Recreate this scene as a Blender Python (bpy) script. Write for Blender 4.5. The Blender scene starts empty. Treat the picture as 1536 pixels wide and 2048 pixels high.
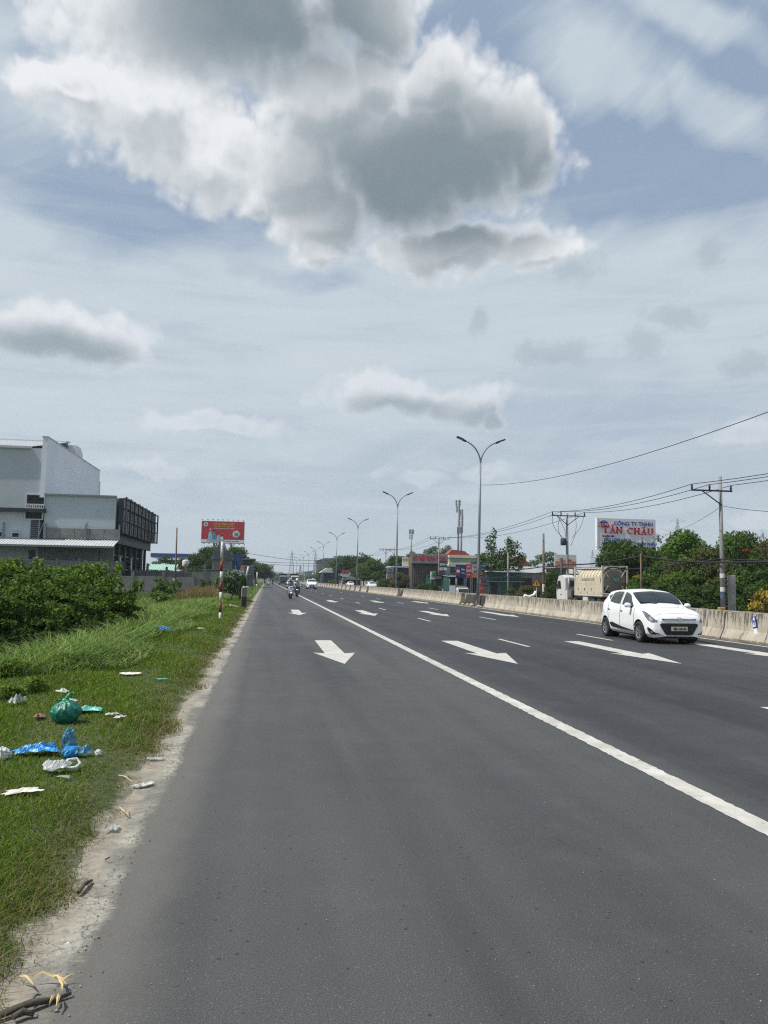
import bpy, bmesh, math, random
import numpy as np
from mathutils import Vector, Matrix

scene = bpy.context.scene
R = math.radians
# ------------------------------------------------------------------ camera, exposure
CAM_Z = 1.62
PITCH, HEAD, ROLL = 5.134, 8.575, 0.9        # degrees: tilted up, turned right of the road, slight roll
FPX, IW, IH = 1538.0, 1536.0, 2048.0         # focal length in photograph pixels
_p, _h, _r = R(PITCH), R(HEAD), R(ROLL)
FWD = Vector((math.sin(_h)*math.cos(_p), math.cos(_h)*math.cos(_p), math.sin(_p)))
_rt0 = Vector((math.cos(_h), -math.sin(_h), 0.0)); _up0 = _rt0.cross(FWD)
CRT = _rt0*math.cos(_r) + _up0*math.sin(_r); CUP = -_rt0*math.sin(_r) + _up0*math.cos(_r)
cam_data = bpy.data.cameras.new('camera'); cam = bpy.data.objects.new('camera', cam_data)
scene.collection.objects.link(cam); scene.camera = cam
cam_data.sensor_fit = 'VERTICAL'; cam_data.sensor_height = 36.0; cam_data.lens = FPX*36.0/IH
cam_data.clip_start = 0.05; cam_data.clip_end = 12000
_m = Matrix((( CRT.x, CUP.x, -FWD.x, 0.0), (CRT.y, CUP.y, -FWD.y, 0.0), (CRT.z, CUP.z, -FWD.z, CAM_Z), (0, 0, 0, 1)))
cam.matrix_world = _m
def ray(px, py): return CRT*((px-IW/2)/FPX) - CUP*((py-IH/2)/FPX) + FWD
def at(px, py, Y):
    d = ray(px, py); t = Y/d.y; return Vector((d.x*t, Y, CAM_Z + d.z*t))
def atx(px, py, X):
    d = ray(px, py); t = X/d.x; return Vector((X, d.y*t, CAM_Z + d.z*t))
def gp(px, py, z=0.0):
    d = ray(px, py); t = (z-CAM_Z)/d.z; return Vector((d.x*t, d.y*t, z))
vs = scene.view_settings
vs.view_transform = 'Standard'; vs.look = 'None'; vs.exposure = 0.55; vs.gamma = 1.0; vs.use_curve_mapping = False
scene.cycles.max_bounces = 4; scene.cycles.diffuse_bounces = 2; scene.cycles.glossy_bounces = 2; scene.cycles.transparent_max_bounces = 6
scene.cycles.volume_bounces = 0
scene.cycles.use_adaptive_sampling = True; scene.cycles.adaptive_threshold = 0.01; scene.cycles.adaptive_min_samples = 24
scene.cycles.use_denoising = False; scene.cycles.pixel_filter_type = 'BLACKMAN_HARRIS'; scene.cycles.filter_width = 1.2
scene.cycles.sample_clamp_indirect = 4.0

# ------------------------------------------------------------------ sun and sky
SUN_EL, SUN_AZ = 56.0, -98.0                 # azimuth from the road's direction, clockwise; the sun stands to the left
sun_dir = Vector((math.sin(R(SUN_AZ))*math.cos(R(SUN_EL)), math.cos(R(SUN_AZ))*math.cos(R(SUN_EL)), math.sin(R(SUN_EL))))
sd = bpy.data.lights.new('sun', 'SUN'); sd.energy = 3.4; sd.angle = R(0.6); sd.color = (1.0, 0.955, 0.88)
sun = bpy.data.objects.new('sun', sd); scene.collection.objects.link(sun)
sun.rotation_euler = (-sun_dir).to_track_quat('-Z', 'Y').to_euler()

world = bpy.data.worlds.new('World'); scene.world = world; world.use_nodes = True
wt = world.node_tree; wt.nodes.clear()
class NT:
    """small helper around a node tree"""
    def __init__(s, tree): s.t = tree
    def n(s, typ, **kw):
        nd = s.t.nodes.new(typ)
        for k, v in kw.items(): setattr(nd, k, v)
        return nd
    def link(s, a, b): s.t.links.new(a, b)
    def put(s, sock, v):
        if isinstance(v, bpy.types.NodeSocket): s.t.links.new(v, sock)
        elif v is not None: sock.default_value = v
    def math(s, op, a, b=None, c=None, clamp=False):
        nd = s.n('ShaderNodeMath', operation=op, use_clamp=clamp)
        for i, v in enumerate((a, b, c)): s.put(nd.inputs[i], v)
        return nd.outputs[0]
    def vmath(s, op, a, b=None, c=None, scale=None):
        nd = s.n('ShaderNodeVectorMath', operation=op)
        for i, v in enumerate((a, b, c)):
            if v is not None: s.put(nd.inputs[i], v)
        if scale is not None: s.put(nd.inputs['Scale'], scale)
        return nd.outputs['Value'] if op in ('LENGTH', 'DOT_PRODUCT') else nd.outputs['Vector']
    def noise(s, vec, scale, detail=4, rough=0.55, dist=0.0, dim='3D', color=False):
        nd = s.n('ShaderNodeTexNoise', noise_dimensions=dim)
        if vec is not None: s.put(nd.inputs['Vector'], vec)
        nd.inputs['Scale'].default_value = scale; nd.inputs['Detail'].default_value = detail
        nd.inputs['Roughness'].default_value = rough; nd.inputs['Distortion'].default_value = dist
        return nd.outputs['Color'] if color else nd.outputs[0]
    def ramp(s, v, a, b, c=0.0, d=1.0, mode='SMOOTHSTEP'):
        nd = s.n('ShaderNodeMapRange', interpolation_type=mode, clamp=True)
        s.put(nd.inputs[0], v)
        for i, x in enumerate((a, b, c, d)): s.put(nd.inputs[1+i], x)
        return nd.outputs[0]
    def mix(s, f, a, b, typ='MIX'):
        nd = s.n('ShaderNodeMix', data_type='RGBA', blend_type=typ)
        s.put(nd.inputs['Factor'], f)
        for sock, v in ((nd.inputs[6], a), (nd.inputs[7], b)):
            if isinstance(v, (tuple, list)): v = tuple(v)[:3] + (1.0,)
            s.put(sock, v)
        return nd.outputs[2]
    def xyz(s, v):
        nd = s.n('ShaderNodeSeparateXYZ'); s.put(nd.inputs[0], v); return nd.outputs
    def comb(s, x, y, z=0.0):
        nd = s.n('ShaderNodeCombineXYZ')
        for i, v in enumerate((x, y, z)): s.put(nd.inputs[i], v)
        return nd.outputs[0]

def azel(px, py):
    d = ray(px, py).normalized()
    return math.degrees(math.atan2(d.x, d.y)), math.degrees(math.asin(d.z))
PXD = 27.5                                   # photograph pixels per degree, for the sizes of clouds
def blob_group(name, blobs, smooth):
    """node group: direction (azimuth, elevation in degrees) -> largest of 1-r over a list of soft ellipses"""
    g = bpy.data.node_groups.new(name, 'ShaderNodeTree')
    g.interface.new_socket('p', in_out='INPUT', socket_type='NodeSocketVector')
    g.interface.new_socket('d', in_out='OUTPUT', socket_type='NodeSocketFloat')
    t = NT(g); gi = t.n('NodeGroupInput'); go = t.n('NodeGroupOutput'); acc = None
    for (az, el, rx, ry, ang, wgt) in blobs:
        ax, ay = 1.0/(rx*(0.4+0.6*wgt)), 1.0/(ry*(0.4+0.6*wgt)); v = gi.outputs[0]
        if ang:
            rot = t.n('ShaderNodeVectorRotate', rotation_type='Z_AXIS'); t.link(v, rot.inputs['Vector']); rot.inputs['Center'].default_value = (az, el, 0); rot.inputs['Angle'].default_value = R(ang); v = rot.outputs[0]
        v = t.vmath('MULTIPLY_ADD', v, (ax, ay, 0.0), (-az*ax, -el*ay, 0.0))
        d = t.vmath('DOT_PRODUCT', v, v)
        acc = d if acc is None else t.math('SMOOTH_MIN', acc, d, smooth)
    t.link(t.math('SUBTRACT', 1.0, t.math('SQRT', t.math('MAXIMUM', acc, 0.0))), go.inputs[0]); return g
def B(px, py, rx, ry, ang=0.0, w=1.0):
    a, e = azel(px, py); return (a, e, rx/PXD, ry/PXD, ang, w)
# cumulus bodies
CUMULUS = [B(420, 40, 330, 130), B(740, 20, 130, 75), B(150, 170, 120, 45, 0), B(300, 200, 180, 110), B(420, 290, 150, 95, 20),
    B(520, 390, 70, 50), B(640, 210, 150, 110), B(745, 150, 95, 70), B(890, 160, 95, 75), B(985, 230, 95, 80), B(1040, 300, 65, 80),
    B(840, 320, 270, 130), B(590, 345, 110, 80), B(650, 430, 120, 70), B(640, 490, 75, 38), B(900, 490, 160, 45), B(1060, 500, 110, 36),
    B(110, 670, 170, 62), B(200, 690, 90, 45), B(780, 790, 150, 46), B(930, 805, 110, 36), B(1000, 835, 30, 22),
    B(440, 855, 150, 28),
    B(1505, 875, 75, 34),
    B(820, 958, 60, 18), B(965, 945, 60, 18), B(300, 945, 55, 15), B(1510, 1045, 45, 16)]
# the same kind of sky goes on round the rest of the horizon
_rs = random.Random(5)
for k in range(6):
    az_ = 58 + k*42 + _rs.uniform(-8, 8)
    CUMULUS.append((((az_+180) % 360)-180, _rs.uniform(10, 45), _rs.uniform(7, 13), _rs.uniform(2.2, 5.0), 0.0, 1.0))
DARKS = [B(865, 360, 420, 205), B(940, 430, 300, 110), B(560, 20, 420, 170), B(120, 705, 210, 60), B(790, 820, 230, 36), B(970, 834, 130, 36),
    ]
SCRAPS = [B(1105, 712, 80, 30), B(1290, 690, 62, 42), B(1355, 637, 68, 28, 12), B(1403, 510, 42, 34), B(1500, 725, 70, 36), B(960, 632, 26, 30), B(1155, 548, 60, 34)]
VEILS = [B(800, 640, 1500, 150), B(300, 700, 700, 180), B(1300, 600, 420, 140), B(1170, 120, 190, 80, 20, .8), B(1270, 190, 110, 50, 30, .8), B(1420, 50, 170, 36, 28, .8), B(60, 120, 250, 120, 0, .6), B(1430, 230, 190, 50, 35, .6), B(60, 480, 240, 70, 0, .7)]
BLUES = [B(300, 430, 330, 90), B(1000, 130, 170, 130), B(1330, 330, 330, 130), B(120, 110, 110, 60, 0, .8), B(1500, 120, 100, 100, 0, .8), B(420, 770, 280, 50, 0, .8), B(620, 560, 260, 40, 0, .5)]
W = NT(wt)
g_scrap = blob_group('cloud_scraps', SCRAPS, 0.2)
g_cum, g_dark, g_veil, g_blue = (blob_group('cloud_bodies', CUMULUS, 0.18), blob_group('cloud_bases', DARKS, 0.2), blob_group('high_cloud', VEILS, 0.3), blob_group('open_sky', BLUES, 0.3))
def grp(g, p):
    nd = W.n('ShaderNodeGroup'); nd.node_tree = g; W.put(nd.inputs[0], p); return nd.outputs[0]
tc = W.n('ShaderNodeTexCoord'); Dv = tc.outputs['Generated']
sx, sy, sz = W.xyz(Dv)
az = W.math('MULTIPLY', W.math('ARCTAN2', sx, sy), 57.29578); el = W.math('MULTIPLY', W.math('ARCSINE', W.math('MAXIMUM', sz, -0.05)), 57.29578)
P = W.comb(az, el, 0.0)
big = W.vmath('SUBTRACT', W.noise(W.vmath('ADD', P, (3.0, 0, 0)), 0.11, 2, 0.6, color=True), (0.5, 0.5, 0.5))
sm = W.vmath('SUBTRACT', W.noise(W.vmath('ADD', P, (3.0, 0, 0)), 0.42, 3, 0.5, color=True), (0.5, 0.5, 0.5))
wq = W.vmath('ADD', W.vmath('MULTIPLY_ADD', big, (6.0, 4.0, 0), P), W.vmath('MULTIPLY', sm, (2.2, 2.0, 0)))
def puffs(p, scale, feat='SMOOTH_F1'):
    v = W.n('ShaderNodeTexVoronoi', voronoi_dimensions='2D', feature=feat); W.put(v.inputs['Vector'], p); v.inputs['Scale'].default_value = scale; 
    if feat != 'F1': v.inputs['Smoothness'].default_value = 0.5
    v.inputs['Randomness'].default_value = 0.95
    return v.outputs['Distance']
def billow(off, det):
    """rounded heads of cumulus: cells in two sizes with a little fibre on top"""
    p = W.vmath('ADD', P, off) if off else P
    q = W.vmath('MULTIPLY_ADD', sm, (1.6, 1.4, 0), p)
    a_ = W.math('MULTIPLY_ADD', puffs(q, 0.42), -0.50, 0.24); b_ = W.math('MULTIPLY_ADD', puffs(q, 1.1, 'F1'), -0.20, 0.09)
    f_ = W.math('MULTIPLY', W.math('SUBTRACT', W.noise(p, 0.7, det, 0.58, 0.2), 0.5), 0.55)
    return W.math('ADD', W.math('ADD', a_, b_), f_)
body = grp(g_cum, wq); nz0 = billow(None, 6); nz1 = billow((-0.25, 0.6, 0.0), 3)
d0 = W.math('ADD', nz0, W.math('ADD', body, 0.05))
top = W.math('SUBTRACT', body, grp(g_cum, W.vmath('ADD', wq, (-0.3, 1.3, 0.0))))
alpha = W.math('MULTIPLY', W.ramp(d0, -0.20, 0.40), W.ramp(el, 4.0, 25.0, 0.24, 1.0))
pd = W.vmath('ADD', P, W.vmath('MULTIPLY_ADD', big, (3.5, 2.5, 0), W.vmath('MULTIPLY', sm, (1.2, 1.0, 0))))
dk = W.math('MULTIPLY', W.ramp(grp(g_dark, pd), -0.12, 0.72, mode='SMOOTHSTEP'), W.ramp(W.math('MULTIPLY_ADD', nz0, 0.35, body), -0.12, 0.55))
relief = W.math('MULTIPLY', W.math('SUBTRACT', nz0, nz1), W.ramp(dk, 0.0, 0.7, 0.6, 0.16))
shade = W.math('SUBTRACT', W.math('MULTIPLY_ADD', W.ramp(d0, 0.05, 1.0), 0.40, W.math('MULTIPLY', dk, 0.3)), W.math('MULTIPLY_ADD', W.ramp(top, -0.35, 0.32, -0.34, 0.40), 1.0, relief))
c_lit, c_mid, c_dark = (0.85, 0.87, 0.90), (0.52, 0.57, 0.61), (0.20, 0.258, 0.298)
cloud = W.mix(W.ramp(shade, -0.22, 0.78), c_lit, c_mid); cloud = W.mix(W.math('ADD', W.math('MULTIPLY', dk, 0.92), W.math('MULTIPLY', relief, -0.4), clamp=True), cloud, c_dark)
cloud = W.mix(W.ramp(el, 22.0, 14.0, 0.0, 0.12), cloud, (0.56, 0.62, 0.67))
sky = W.n('ShaderNodeTexSky', sky_type='NISHITA', sun_disc=False, sun_elevation=R(SUN_EL), sun_rotation=R(SUN_AZ), air_density=1.0, dust_density=2.0, ozone_density=1.5)
nish = W.vmath('MULTIPLY', sky.outputs[0], (0.10, 0.10, 0.10))
blue = (0.285, 0.385, 0.54); veil_c = (0.565, 0.645, 0.71)
base = W.mix(0.2, blue, nish)
rotv = W.n('ShaderNodeVectorRotate', rotation_type='Z_AXIS'); W.link(P, rotv.inputs['Vector']); rotv.inputs['Angle'].default_value = R(-28)
vn = W.noise(W.vmath('MULTIPLY', rotv.outputs[0], (0.55, 1.7, 1.0)), 0.13, 4, 0.62, 0.5)
vmask = W.math('ADD', W.ramp(grp(g_veil, pd), -0.55, 0.65), W.math('MULTIPLY', W.math('SUBTRACT', vn, 0.5), W.ramp(el, 12.0, 30.0, 0.7, 1.9)))
vmask = W.math('SUBTRACT', vmask, W.math('MULTIPLY', W.ramp(grp(g_blue, pd), -0.1, 0.7), 0.5))
vmask = W.math('ADD', vmask, W.ramp(el, 22.0, 2.0, 0.0, 0.7))
base = W.mix(W.ramp(vmask, -0.15, 0.9, 0.14, 0.97, 'LINEAR'), base, veil_c)
strk = W.noise(W.vmath('MULTIPLY', P, (0.22, 1.5, 1.0)), 0.33, 4, 0.6, 0.6)
base = W.mix(W.math('MULTIPLY', W.ramp(strk, 0.42, 0.68), W.ramp(el, 30.0, 20.0, 0.0, 0.42)), base, (0.64, 0.705, 0.755)); base = W.mix(W.math('MULTIPLY', W.ramp(strk, 0.48, 0.30), W.ramp(el, 30.0, 20.0, 0.0, 0.36)), base, (0.43, 0.525, 0.625))
base = W.mix(W.ramp(el, 7.0, 0.0), base, (0.52, 0.605, 0.665))
scr = W.ramp(W.math('MULTIPLY_ADD', W.math('SUBTRACT', W.noise(P, 0.75, 5, .65), .5), 1.9, grp(g_scrap, pd)), -0.15, 0.75)
base = W.mix(W.math('MULTIPLY', scr, 0.5), base, (0.38, 0.455, 0.52))
skycol = W.mix(alpha, base, cloud)
bgn = W.n('ShaderNodeBackground'); W.link(skycol, bgn.inputs['Color']); bgn.inputs['Strength'].default_value = 0.68
wo = W.n('ShaderNodeOutputWorld'); W.link(bgn.outputs[0], wo.inputs['Surface'])
world.cycles.sampling_method = 'MANUAL'; world.cycles.sample_map_resolution = 512

# ------------------------------------------------------------------ helpers
COL = scene.collection
rnd = random.Random(11)
def setp(o, label=None, cat=None, group=None, kind=None):
    if label: o['label'] = label
    if cat: o['category'] = cat
    if group: o['group'] = group
    if kind: o['kind'] = kind
    return o
def thing(name, label, cat, loc=(0, 0, 0), rz=0.0, group=None, kind=None):
    o = bpy.data.objects.new(name, None); COL.objects.link(o); o.empty_display_size = 0.2
    o.location = loc; o.rotation_euler = (0, 0, rz); return setp(o, label, cat, group, kind)
def link(name, me, parent=None, m=None):
    o = bpy.data.objects.new(name, me); COL.objects.link(o)
    if m is not None and not me.materials: me.materials.append(m)
    if parent is not None: o.parent = parent
    return o
def dup_tree(root, label=None, group=None):
    """a copy of a thing with copies of its parts and sub-parts"""
    r = root.copy(); COL.objects.link(r)
    if label: r['label'] = label
    if group: r['group'] = group
    for ch in root.children:
        c = ch.copy(); COL.objects.link(c); c.parent = r
        for g in ch.children:
            d = g.copy(); COL.objects.link(d); d.parent = c
    return r
def mesh_np(name, co, quads=None, tris=None, smooth=False):
    me = bpy.data.meshes.new(name); co = np.asarray(co, dtype=np.float32)
    fs = []; ls = []; tot = []
    if quads is not None and len(quads): q = np.asarray(quads, dtype=np.int32); ls.append(q.ravel()); tot.append(np.full(len(q), 4, np.int32))
    if tris is not None and len(tris): t = np.asarray(tris, dtype=np.int32); ls.append(t.ravel()); tot.append(np.full(len(t), 3, np.int32))
    ls = np.concatenate(ls); tot = np.concatenate(tot)
    me.vertices.add(len(co)); me.vertices.foreach_set('co', co.ravel())
    me.loops.add(len(ls)); me.loops.foreach_set('vertex_index', ls)
    me.polygons.add(len(tot)); st = np.concatenate(([0], np.cumsum(tot)[:-1])).astype(np.int32)
    me.polygons.foreach_set('loop_start', st); me.polygons.foreach_set('loop_total', tot)
    if smooth: me.polygons.foreach_set('use_smooth', np.ones(len(tot), dtype=bool))
    me.update(calc_edges=True); return me
class MB:
    """collects simple shapes, then becomes ONE mesh object"""
    def __init__(s): s.v = []; s.f = []; s.sm = []
    def add(s, vs_, fs_, smooth=False):
        o = len(s.v); s.v.extend([tuple(x) for x in vs_])
        for f in fs_: s.f.append([i+o for i in f]); s.sm.append(smooth)
        return s
    def box(s, c, d, rz=0.0, M=None):
        x, y, z = (k/2 for k in d); pts = [Vector((a*x, b*y, e*z)) for e in (-1, 1) for a, b in ((-1, -1), (1, -1), (1, 1), (-1, 1))]
        rot = Matrix.Rotation(rz, 3, 'Z') if M is None else M
        pts = [rot @ p + Vector(c) for p in pts]
        return s.add(pts, [(0, 3, 2, 1), (4, 5, 6, 7), (0, 1, 5, 4), (1, 2, 6, 5), (2, 3, 7, 6), (3, 0, 4, 7)])
    def bar(s, a, b, w, h=None):
        """a square bar from a to b"""
        a = Vector(a); b = Vector(b); d = (b-a); L = d.length; q = d.to_track_quat('Y', 'Z').to_matrix()
        return s.box((a+b)/2, (w, L, h or w), M=q)
    def tube(s, pts, rad, n=8, cap=True, smooth=True):
        pts = [Vector(p) for p in pts]; rad = rad if isinstance(rad, (list, tuple)) else [rad]*len(pts)
        vs_ = []; prev = None
        for i, p in enumerate(pts):
            t = (pts[min(i+1, len(pts)-1)] - pts[max(i-1, 0)]).normalized()
            if prev is None: u = t.orthogonal().normalized()
            else:
                u = prev - t*prev.dot(t); u = u.normalized() if u.length > 1e-6 else t.orthogonal().normalized()
            prev = u; w = t.cross(u)
            for k in range(n):
                a = 2*math.pi*k/n; vs_.append(p + (u*math.cos(a) + w*math.sin(a))*rad[i])
        fs_ = [(i*n+k, i*n+(k+1) % n, (i+1)*n+(k+1) % n, (i+1)*n+k) for i in range(len(pts)-1) for k in range(n)]
        s.add(vs_, fs_, smooth)
        if cap:
            o = len(s.v)-len(vs_); s.f.append([o+k for k in reversed(range(n))]); s.sm.append(False)
            s.f.append([o+(len(pts)-1)*n+k for k in range(n)]); s.sm.append(False)
        return s
    def lathe(s, prof, n=16, c=(0, 0, 0), axis='Z', smooth=True):
        vs_ = []
        for r, z in prof:
            for k in range(n):
                a = 2*math.pi*k/n; x, y = r*math.cos(a), r*math.sin(a)
                p = (x, y, z) if axis == 'Z' else ((z, x, y) if axis == 'X' else (x, z, y))
                vs_.append((p[0]+c[0], p[1]+c[1], p[2]+c[2]))
        return s.add(vs_, [(i*n+k, i*n+(k+1) % n, (i+1)*n+(k+1) % n, (i+1)*n+k) for i in range(len(prof)-1) for k in range(n)], smooth)
    def prism(s, poly, y0, y1, axis='Y'):
        """poly: (a, b) outline; extruded along axis"""
        def P(a, b, t): return (a, t, b) if axis == 'Y' else ((t, a, b) if axis == 'X' else (a, b, t))
        n = len(poly); vs_ = [P(a, b, y0) for a, b in poly] + [P(a, b, y1) for a, b in poly]
        return s.add(vs_, [tuple(range(n)), tuple(reversed(range(n, 2*n)))] + [(i, i+n, (i+1) % n+n, (i+1) % n) for i in range(n)])
    def quad(s, a, b, c, d): return s.add([a, b, c, d], [(0, 1, 2, 3)])
    def build(s, name, m=None, parent=None, bevel=0.0, loc=None):
        me = bpy.data.meshes.new(name); me.from_pydata(s.v, [], s.f)
        me.polygons.foreach_set('use_smooth', s.sm); me.update()
        bm = bmesh.new(); bm.from_mesh(me); bmesh.ops.recalc_face_normals(bm, faces=bm.faces); bm.to_mesh(me); bm.free()
        o = link(name, me, parent, m)
        if loc is not None: o.location = loc
        if bevel: b = o.modifiers.new('bevel', 'BEVEL'); b.width = bevel; b.segments = 2; b.limit_method = 'ANGLE'
        return o
def text(name, body, size, m, parent, loc, rot=(math.pi/2, 0, 0), bold=0.0, ax='CENTER', sx=1.0, ext=0.004):
    c = bpy.data.curves.new(name, 'FONT'); c.body = body; c.size = size; c.align_x = ax; c.align_y = 'CENTER'; c.offset = bold; c.extrude = ext; c.resolution_u = 3
    tmp = bpy.data.objects.new(name, c); me = bpy.data.meshes.new_from_object(tmp); bpy.data.objects.remove(tmp); bpy.data.curves.remove(c); me.materials.clear(); me.materials.append(m)
    o = bpy.data.objects.new(name, me); COL.objects.link(o); o.parent = parent; o.location = loc; o.rotation_euler = rot; o.scale = (sx, 1, 1)
    return o

# ------------------------------------------------------------------ materials
MATS = {}
def new_mat(name):
    m = bpy.data.materials.new(name); m.use_nodes = True; t = NT(m.node_tree); b = m.node_tree.nodes['Principled BSDF']; MATS[name] = m
    return m, t, b
def mat(name, col, rough=0.65, var=0.14, vs=2.0, metal=0.0, bump=0.0, bs=40.0, dirt=None, dirt_amt=0.0, ds=1.2, spec=0.4, coat=0.0, alpha=None, trans=0.0, grime=None):
    """procedural paint / metal / concrete: base colour with slow noise, optional dirt patches with their own shape, fine relief"""
    if name in MATS: return MATS[name]
    m, t, b = new_mat(name); tc_ = t.n('ShaderNodeTexCoord'); o = tc_.outputs['Object']
    f = t.noise(o, vs, 5, 0.6); hi = tuple(min(1, c*(1+var)) for c in col); lo = tuple(c*(1-var) for c in col)
    c = t.mix(t.ramp(f, 0.3, 0.7), lo, hi)
    if dirt:
        dn = t.ramp(t.noise(o, ds, 7, 0.68, 0.3), 0.62-dirt_amt*0.35, 0.78-dirt_amt*0.25); c = t.mix(dn, c, dirt)
    t.put(b.inputs['Base Color'], c); b.inputs['Metallic'].default_value = metal; b.inputs['Specular IOR Level'].default_value = spec
    t.put(b.inputs['Roughness'], t.ramp(t.noise(o, vs*3, 4), 0.25, 0.75, max(0.02, rough-0.08), min(1, rough+0.1)))
    if coat: b.inputs['Coat Weight'].default_value = coat; b.inputs['Coat Roughness'].default_value = 0.05
    if trans: b.inputs['Transmission Weight'].default_value = trans
    if alpha is not None: b.inputs['Alpha'].default_value = alpha
    if bump:
        bn = t.n('ShaderNodeBump'); bn.inputs['Strength'].default_value = bump; bn.inputs['Distance'].default_value = 0.02
        t.link(t.noise(o, bs, 5, 0.6), bn.inputs['Height']); t.link(bn.outputs[0], b.inputs['Normal'])
    return m
def leaf_mat(name, cols, rough=0.5, transl=0.35, patch=None):
    if name in MATS: return MATS[name]
    m, t, b = new_mat(name); g = t.n('ShaderNodeNewGeometry'); rv = g.outputs['Random Per Island']
    c = t.mix(t.ramp(rv, 0.0, 0.55, mode='LINEAR'), cols[0], cols[1]); c = t.mix(t.ramp(rv, 0.6, 1.0, mode='LINEAR'), c, cols[2])
    if patch:
        pn = t.noise(t.n('ShaderNodeTexCoord').outputs['Object'], patch[1], 4, 0.6); c = t.mix(t.ramp(pn, 0.5, 0.72, 0.0, patch[2]), c, patch[0])
    t.put(b.inputs['Base Color'], c); b.inputs['Roughness'].default_value = rough; b.inputs['Specular IOR Level'].default_value = 0.1
    tr = t.n('ShaderNodeBsdfTranslucent'); t.put(tr.inputs[0], t.mix(0.4, c, (0.16, 0.22, 0.03)))
    mx = t.n('ShaderNodeMixShader'); mx.inputs[0].default_value = transl; t.link(b.outputs[0], mx.inputs[1]); t.link(tr.outputs[0], mx.inputs[2])
    t.link(mx.outputs[0], m.node_tree.nodes['Material Output'].inputs['Surface']); return m
M_CONC = mat('old_concrete', (0.37, 0.335, 0.275), 0.85, 0.16, 1.6, bump=0.35, bs=25, dirt=(0.085, 0.075, 0.065), dirt_amt=0.15, ds=2.2)
M_CONCD = mat('dark_concrete', (0.055, 0.05, 0.044), 0.9, 0.3, 2.0, bump=0.4, bs=20, dirt=(0.028, 0.026, 0.024), dirt_amt=0.5)  # dark enough to carry the shade of the barrier gaps on the infill
M_CONCG = mat('grey_concrete', (0.205, 0.205, 0.2), 0.88, 0.14, 0.8, bump=0.3, bs=14, dirt=(0.09, 0.09, 0.085), dirt_amt=0.25, ds=0.8)
M_BLOCK = mat('grey_block', (0.19, 0.19, 0.185), 0.9, 0.2, 1.2, bump=0.35, bs=20, dirt=(0.10, 0.1, 0.095), dirt_amt=0.2)
M_GALV = mat('galvanised_steel', (0.20, 0.22, 0.235), 0.5, 0.1, 3, metal=0.35)
M_STEELD = mat('dark_steel', (0.035, 0.04, 0.045), 0.5, 0.2, 3, metal=0.3)
M_WHITE = mat('white_paint', (0.74, 0.75, 0.74), 0.5, 0.05, 2)
M_WHITEW = mat('worn_white_paint', (0.56, 0.56, 0.53), 0.6, 0.08, 4, dirt=(0.32, 0.3, 0.27), dirt_amt=0.1, ds=5)
M_RED = mat('red_paint', (0.20, 0.020, 0.016), 0.6, 0.2, 5, dirt=(0.10, 0.03, 0.022), dirt_amt=0.3, ds=8)
M_REDT = mat('red_lettering', (0.46, 0.02, 0.03), 0.5, 0.06)
M_BLUET = mat('blue_lettering', (0.03, 0.07, 0.32), 0.5, 0.06)
M_BLACK = mat('black_plastic', (0.014, 0.014, 0.016), 0.45, 0.2, 8)
M_RUBBER = mat('tyre_rubber', (0.022, 0.022, 0.023), 0.85, 0.2, 10, bump=0.2, bs=60)
M_GLASS = mat('dark_glass', (0.022, 0.028, 0.031), 0.12, 0.3, 1.5, spec=0.7)
M_ALU = mat('rim_metal', (0.36, 0.36, 0.37), 0.35, 0.1, 6, metal=0.8)
M_CARW = mat('white_car_paint', (0.80, 0.81, 0.82), 0.28, 0.02, 1.0, coat=0.6)
M_CHROME = mat('chrome', (0.75, 0.76, 0.77), 0.15, 0.03, 4, metal=0.9)
M_LAMP = mat('headlamp_glass', (0.16, 0.18, 0.21), 0.12, 0.6, 11, metal=0.3, spec=0.8, coat=0.5)
M_BARK = mat('bark', (0.12, 0.095, 0.072), 0.9, 0.3, 5, bump=0.5, bs=20)
M_WOOD = mat('weathered_wood', (0.15, 0.105, 0.075), 0.85, 0.25, 3, bump=0.3, bs=30)
M_CABLE = mat('cable_rubber', (0.014, 0.015, 0.016), 0.6, 0.1)
M_POLE = mat('pole_concrete', (0.235, 0.23, 0.22), 0.85, 0.14, 1.2, bump=0.2, bs=20, dirt=(0.12, 0.11, 0.10), dirt_amt=0.2)
M_SKIN = mat('skin', (0.36, 0.2, 0.13), 0.5, 0.08, 10)
M_TIN = mat('grey_tin', (0.12, 0.14, 0.145), 0.5, 0.12, 0.7, metal=0.35)
M_TEAL = mat('teal_paint', (0.13, 0.31, 0.30), 0.6, 0.14, 1.4, dirt=(0.07, 0.13, 0.12), dirt_amt=0.25)
M_GREEN = mat('green_paint', (0.010, 0.075, 0.058), 0.5, 0.16, 0.9, dirt=(0.02, 0.06, 0.05), dirt_amt=0.2)
M_BROWN = mat('brown_sheet', (0.115, 0.095, 0.08), 0.6, 0.1, 0.6, metal=0.2)
M_CREAM = mat('cream_paint', (0.62, 0.6, 0.47), 0.6, 0.08, 0.8)
M_ROOFR = mat('red_roof', (0.26, 0.05, 0.04), 0.7, 0.2, 1.5)
M_NAVY = mat('navy_print', (0.02, 0.045, 0.19), 0.45, 0.1, 0.8)
M_ORANGE = mat('orange_print', (0.62, 0.20, 0.07), 0.5, 0.1, 0.8)
M_PRINTR = mat('red_print', (0.50, 0.035, 0.05), 0.45, 0.1, 0.5)
M_YELLOW = mat('yellow_paint', (0.62, 0.42, 0.04), 0.55, 0.1, 2)
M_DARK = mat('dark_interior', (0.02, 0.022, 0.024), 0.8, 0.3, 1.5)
M_BLUEP = mat('blue_paint', (0.015, 0.05, 0.26), 0.45, 0.1, 1)
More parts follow.
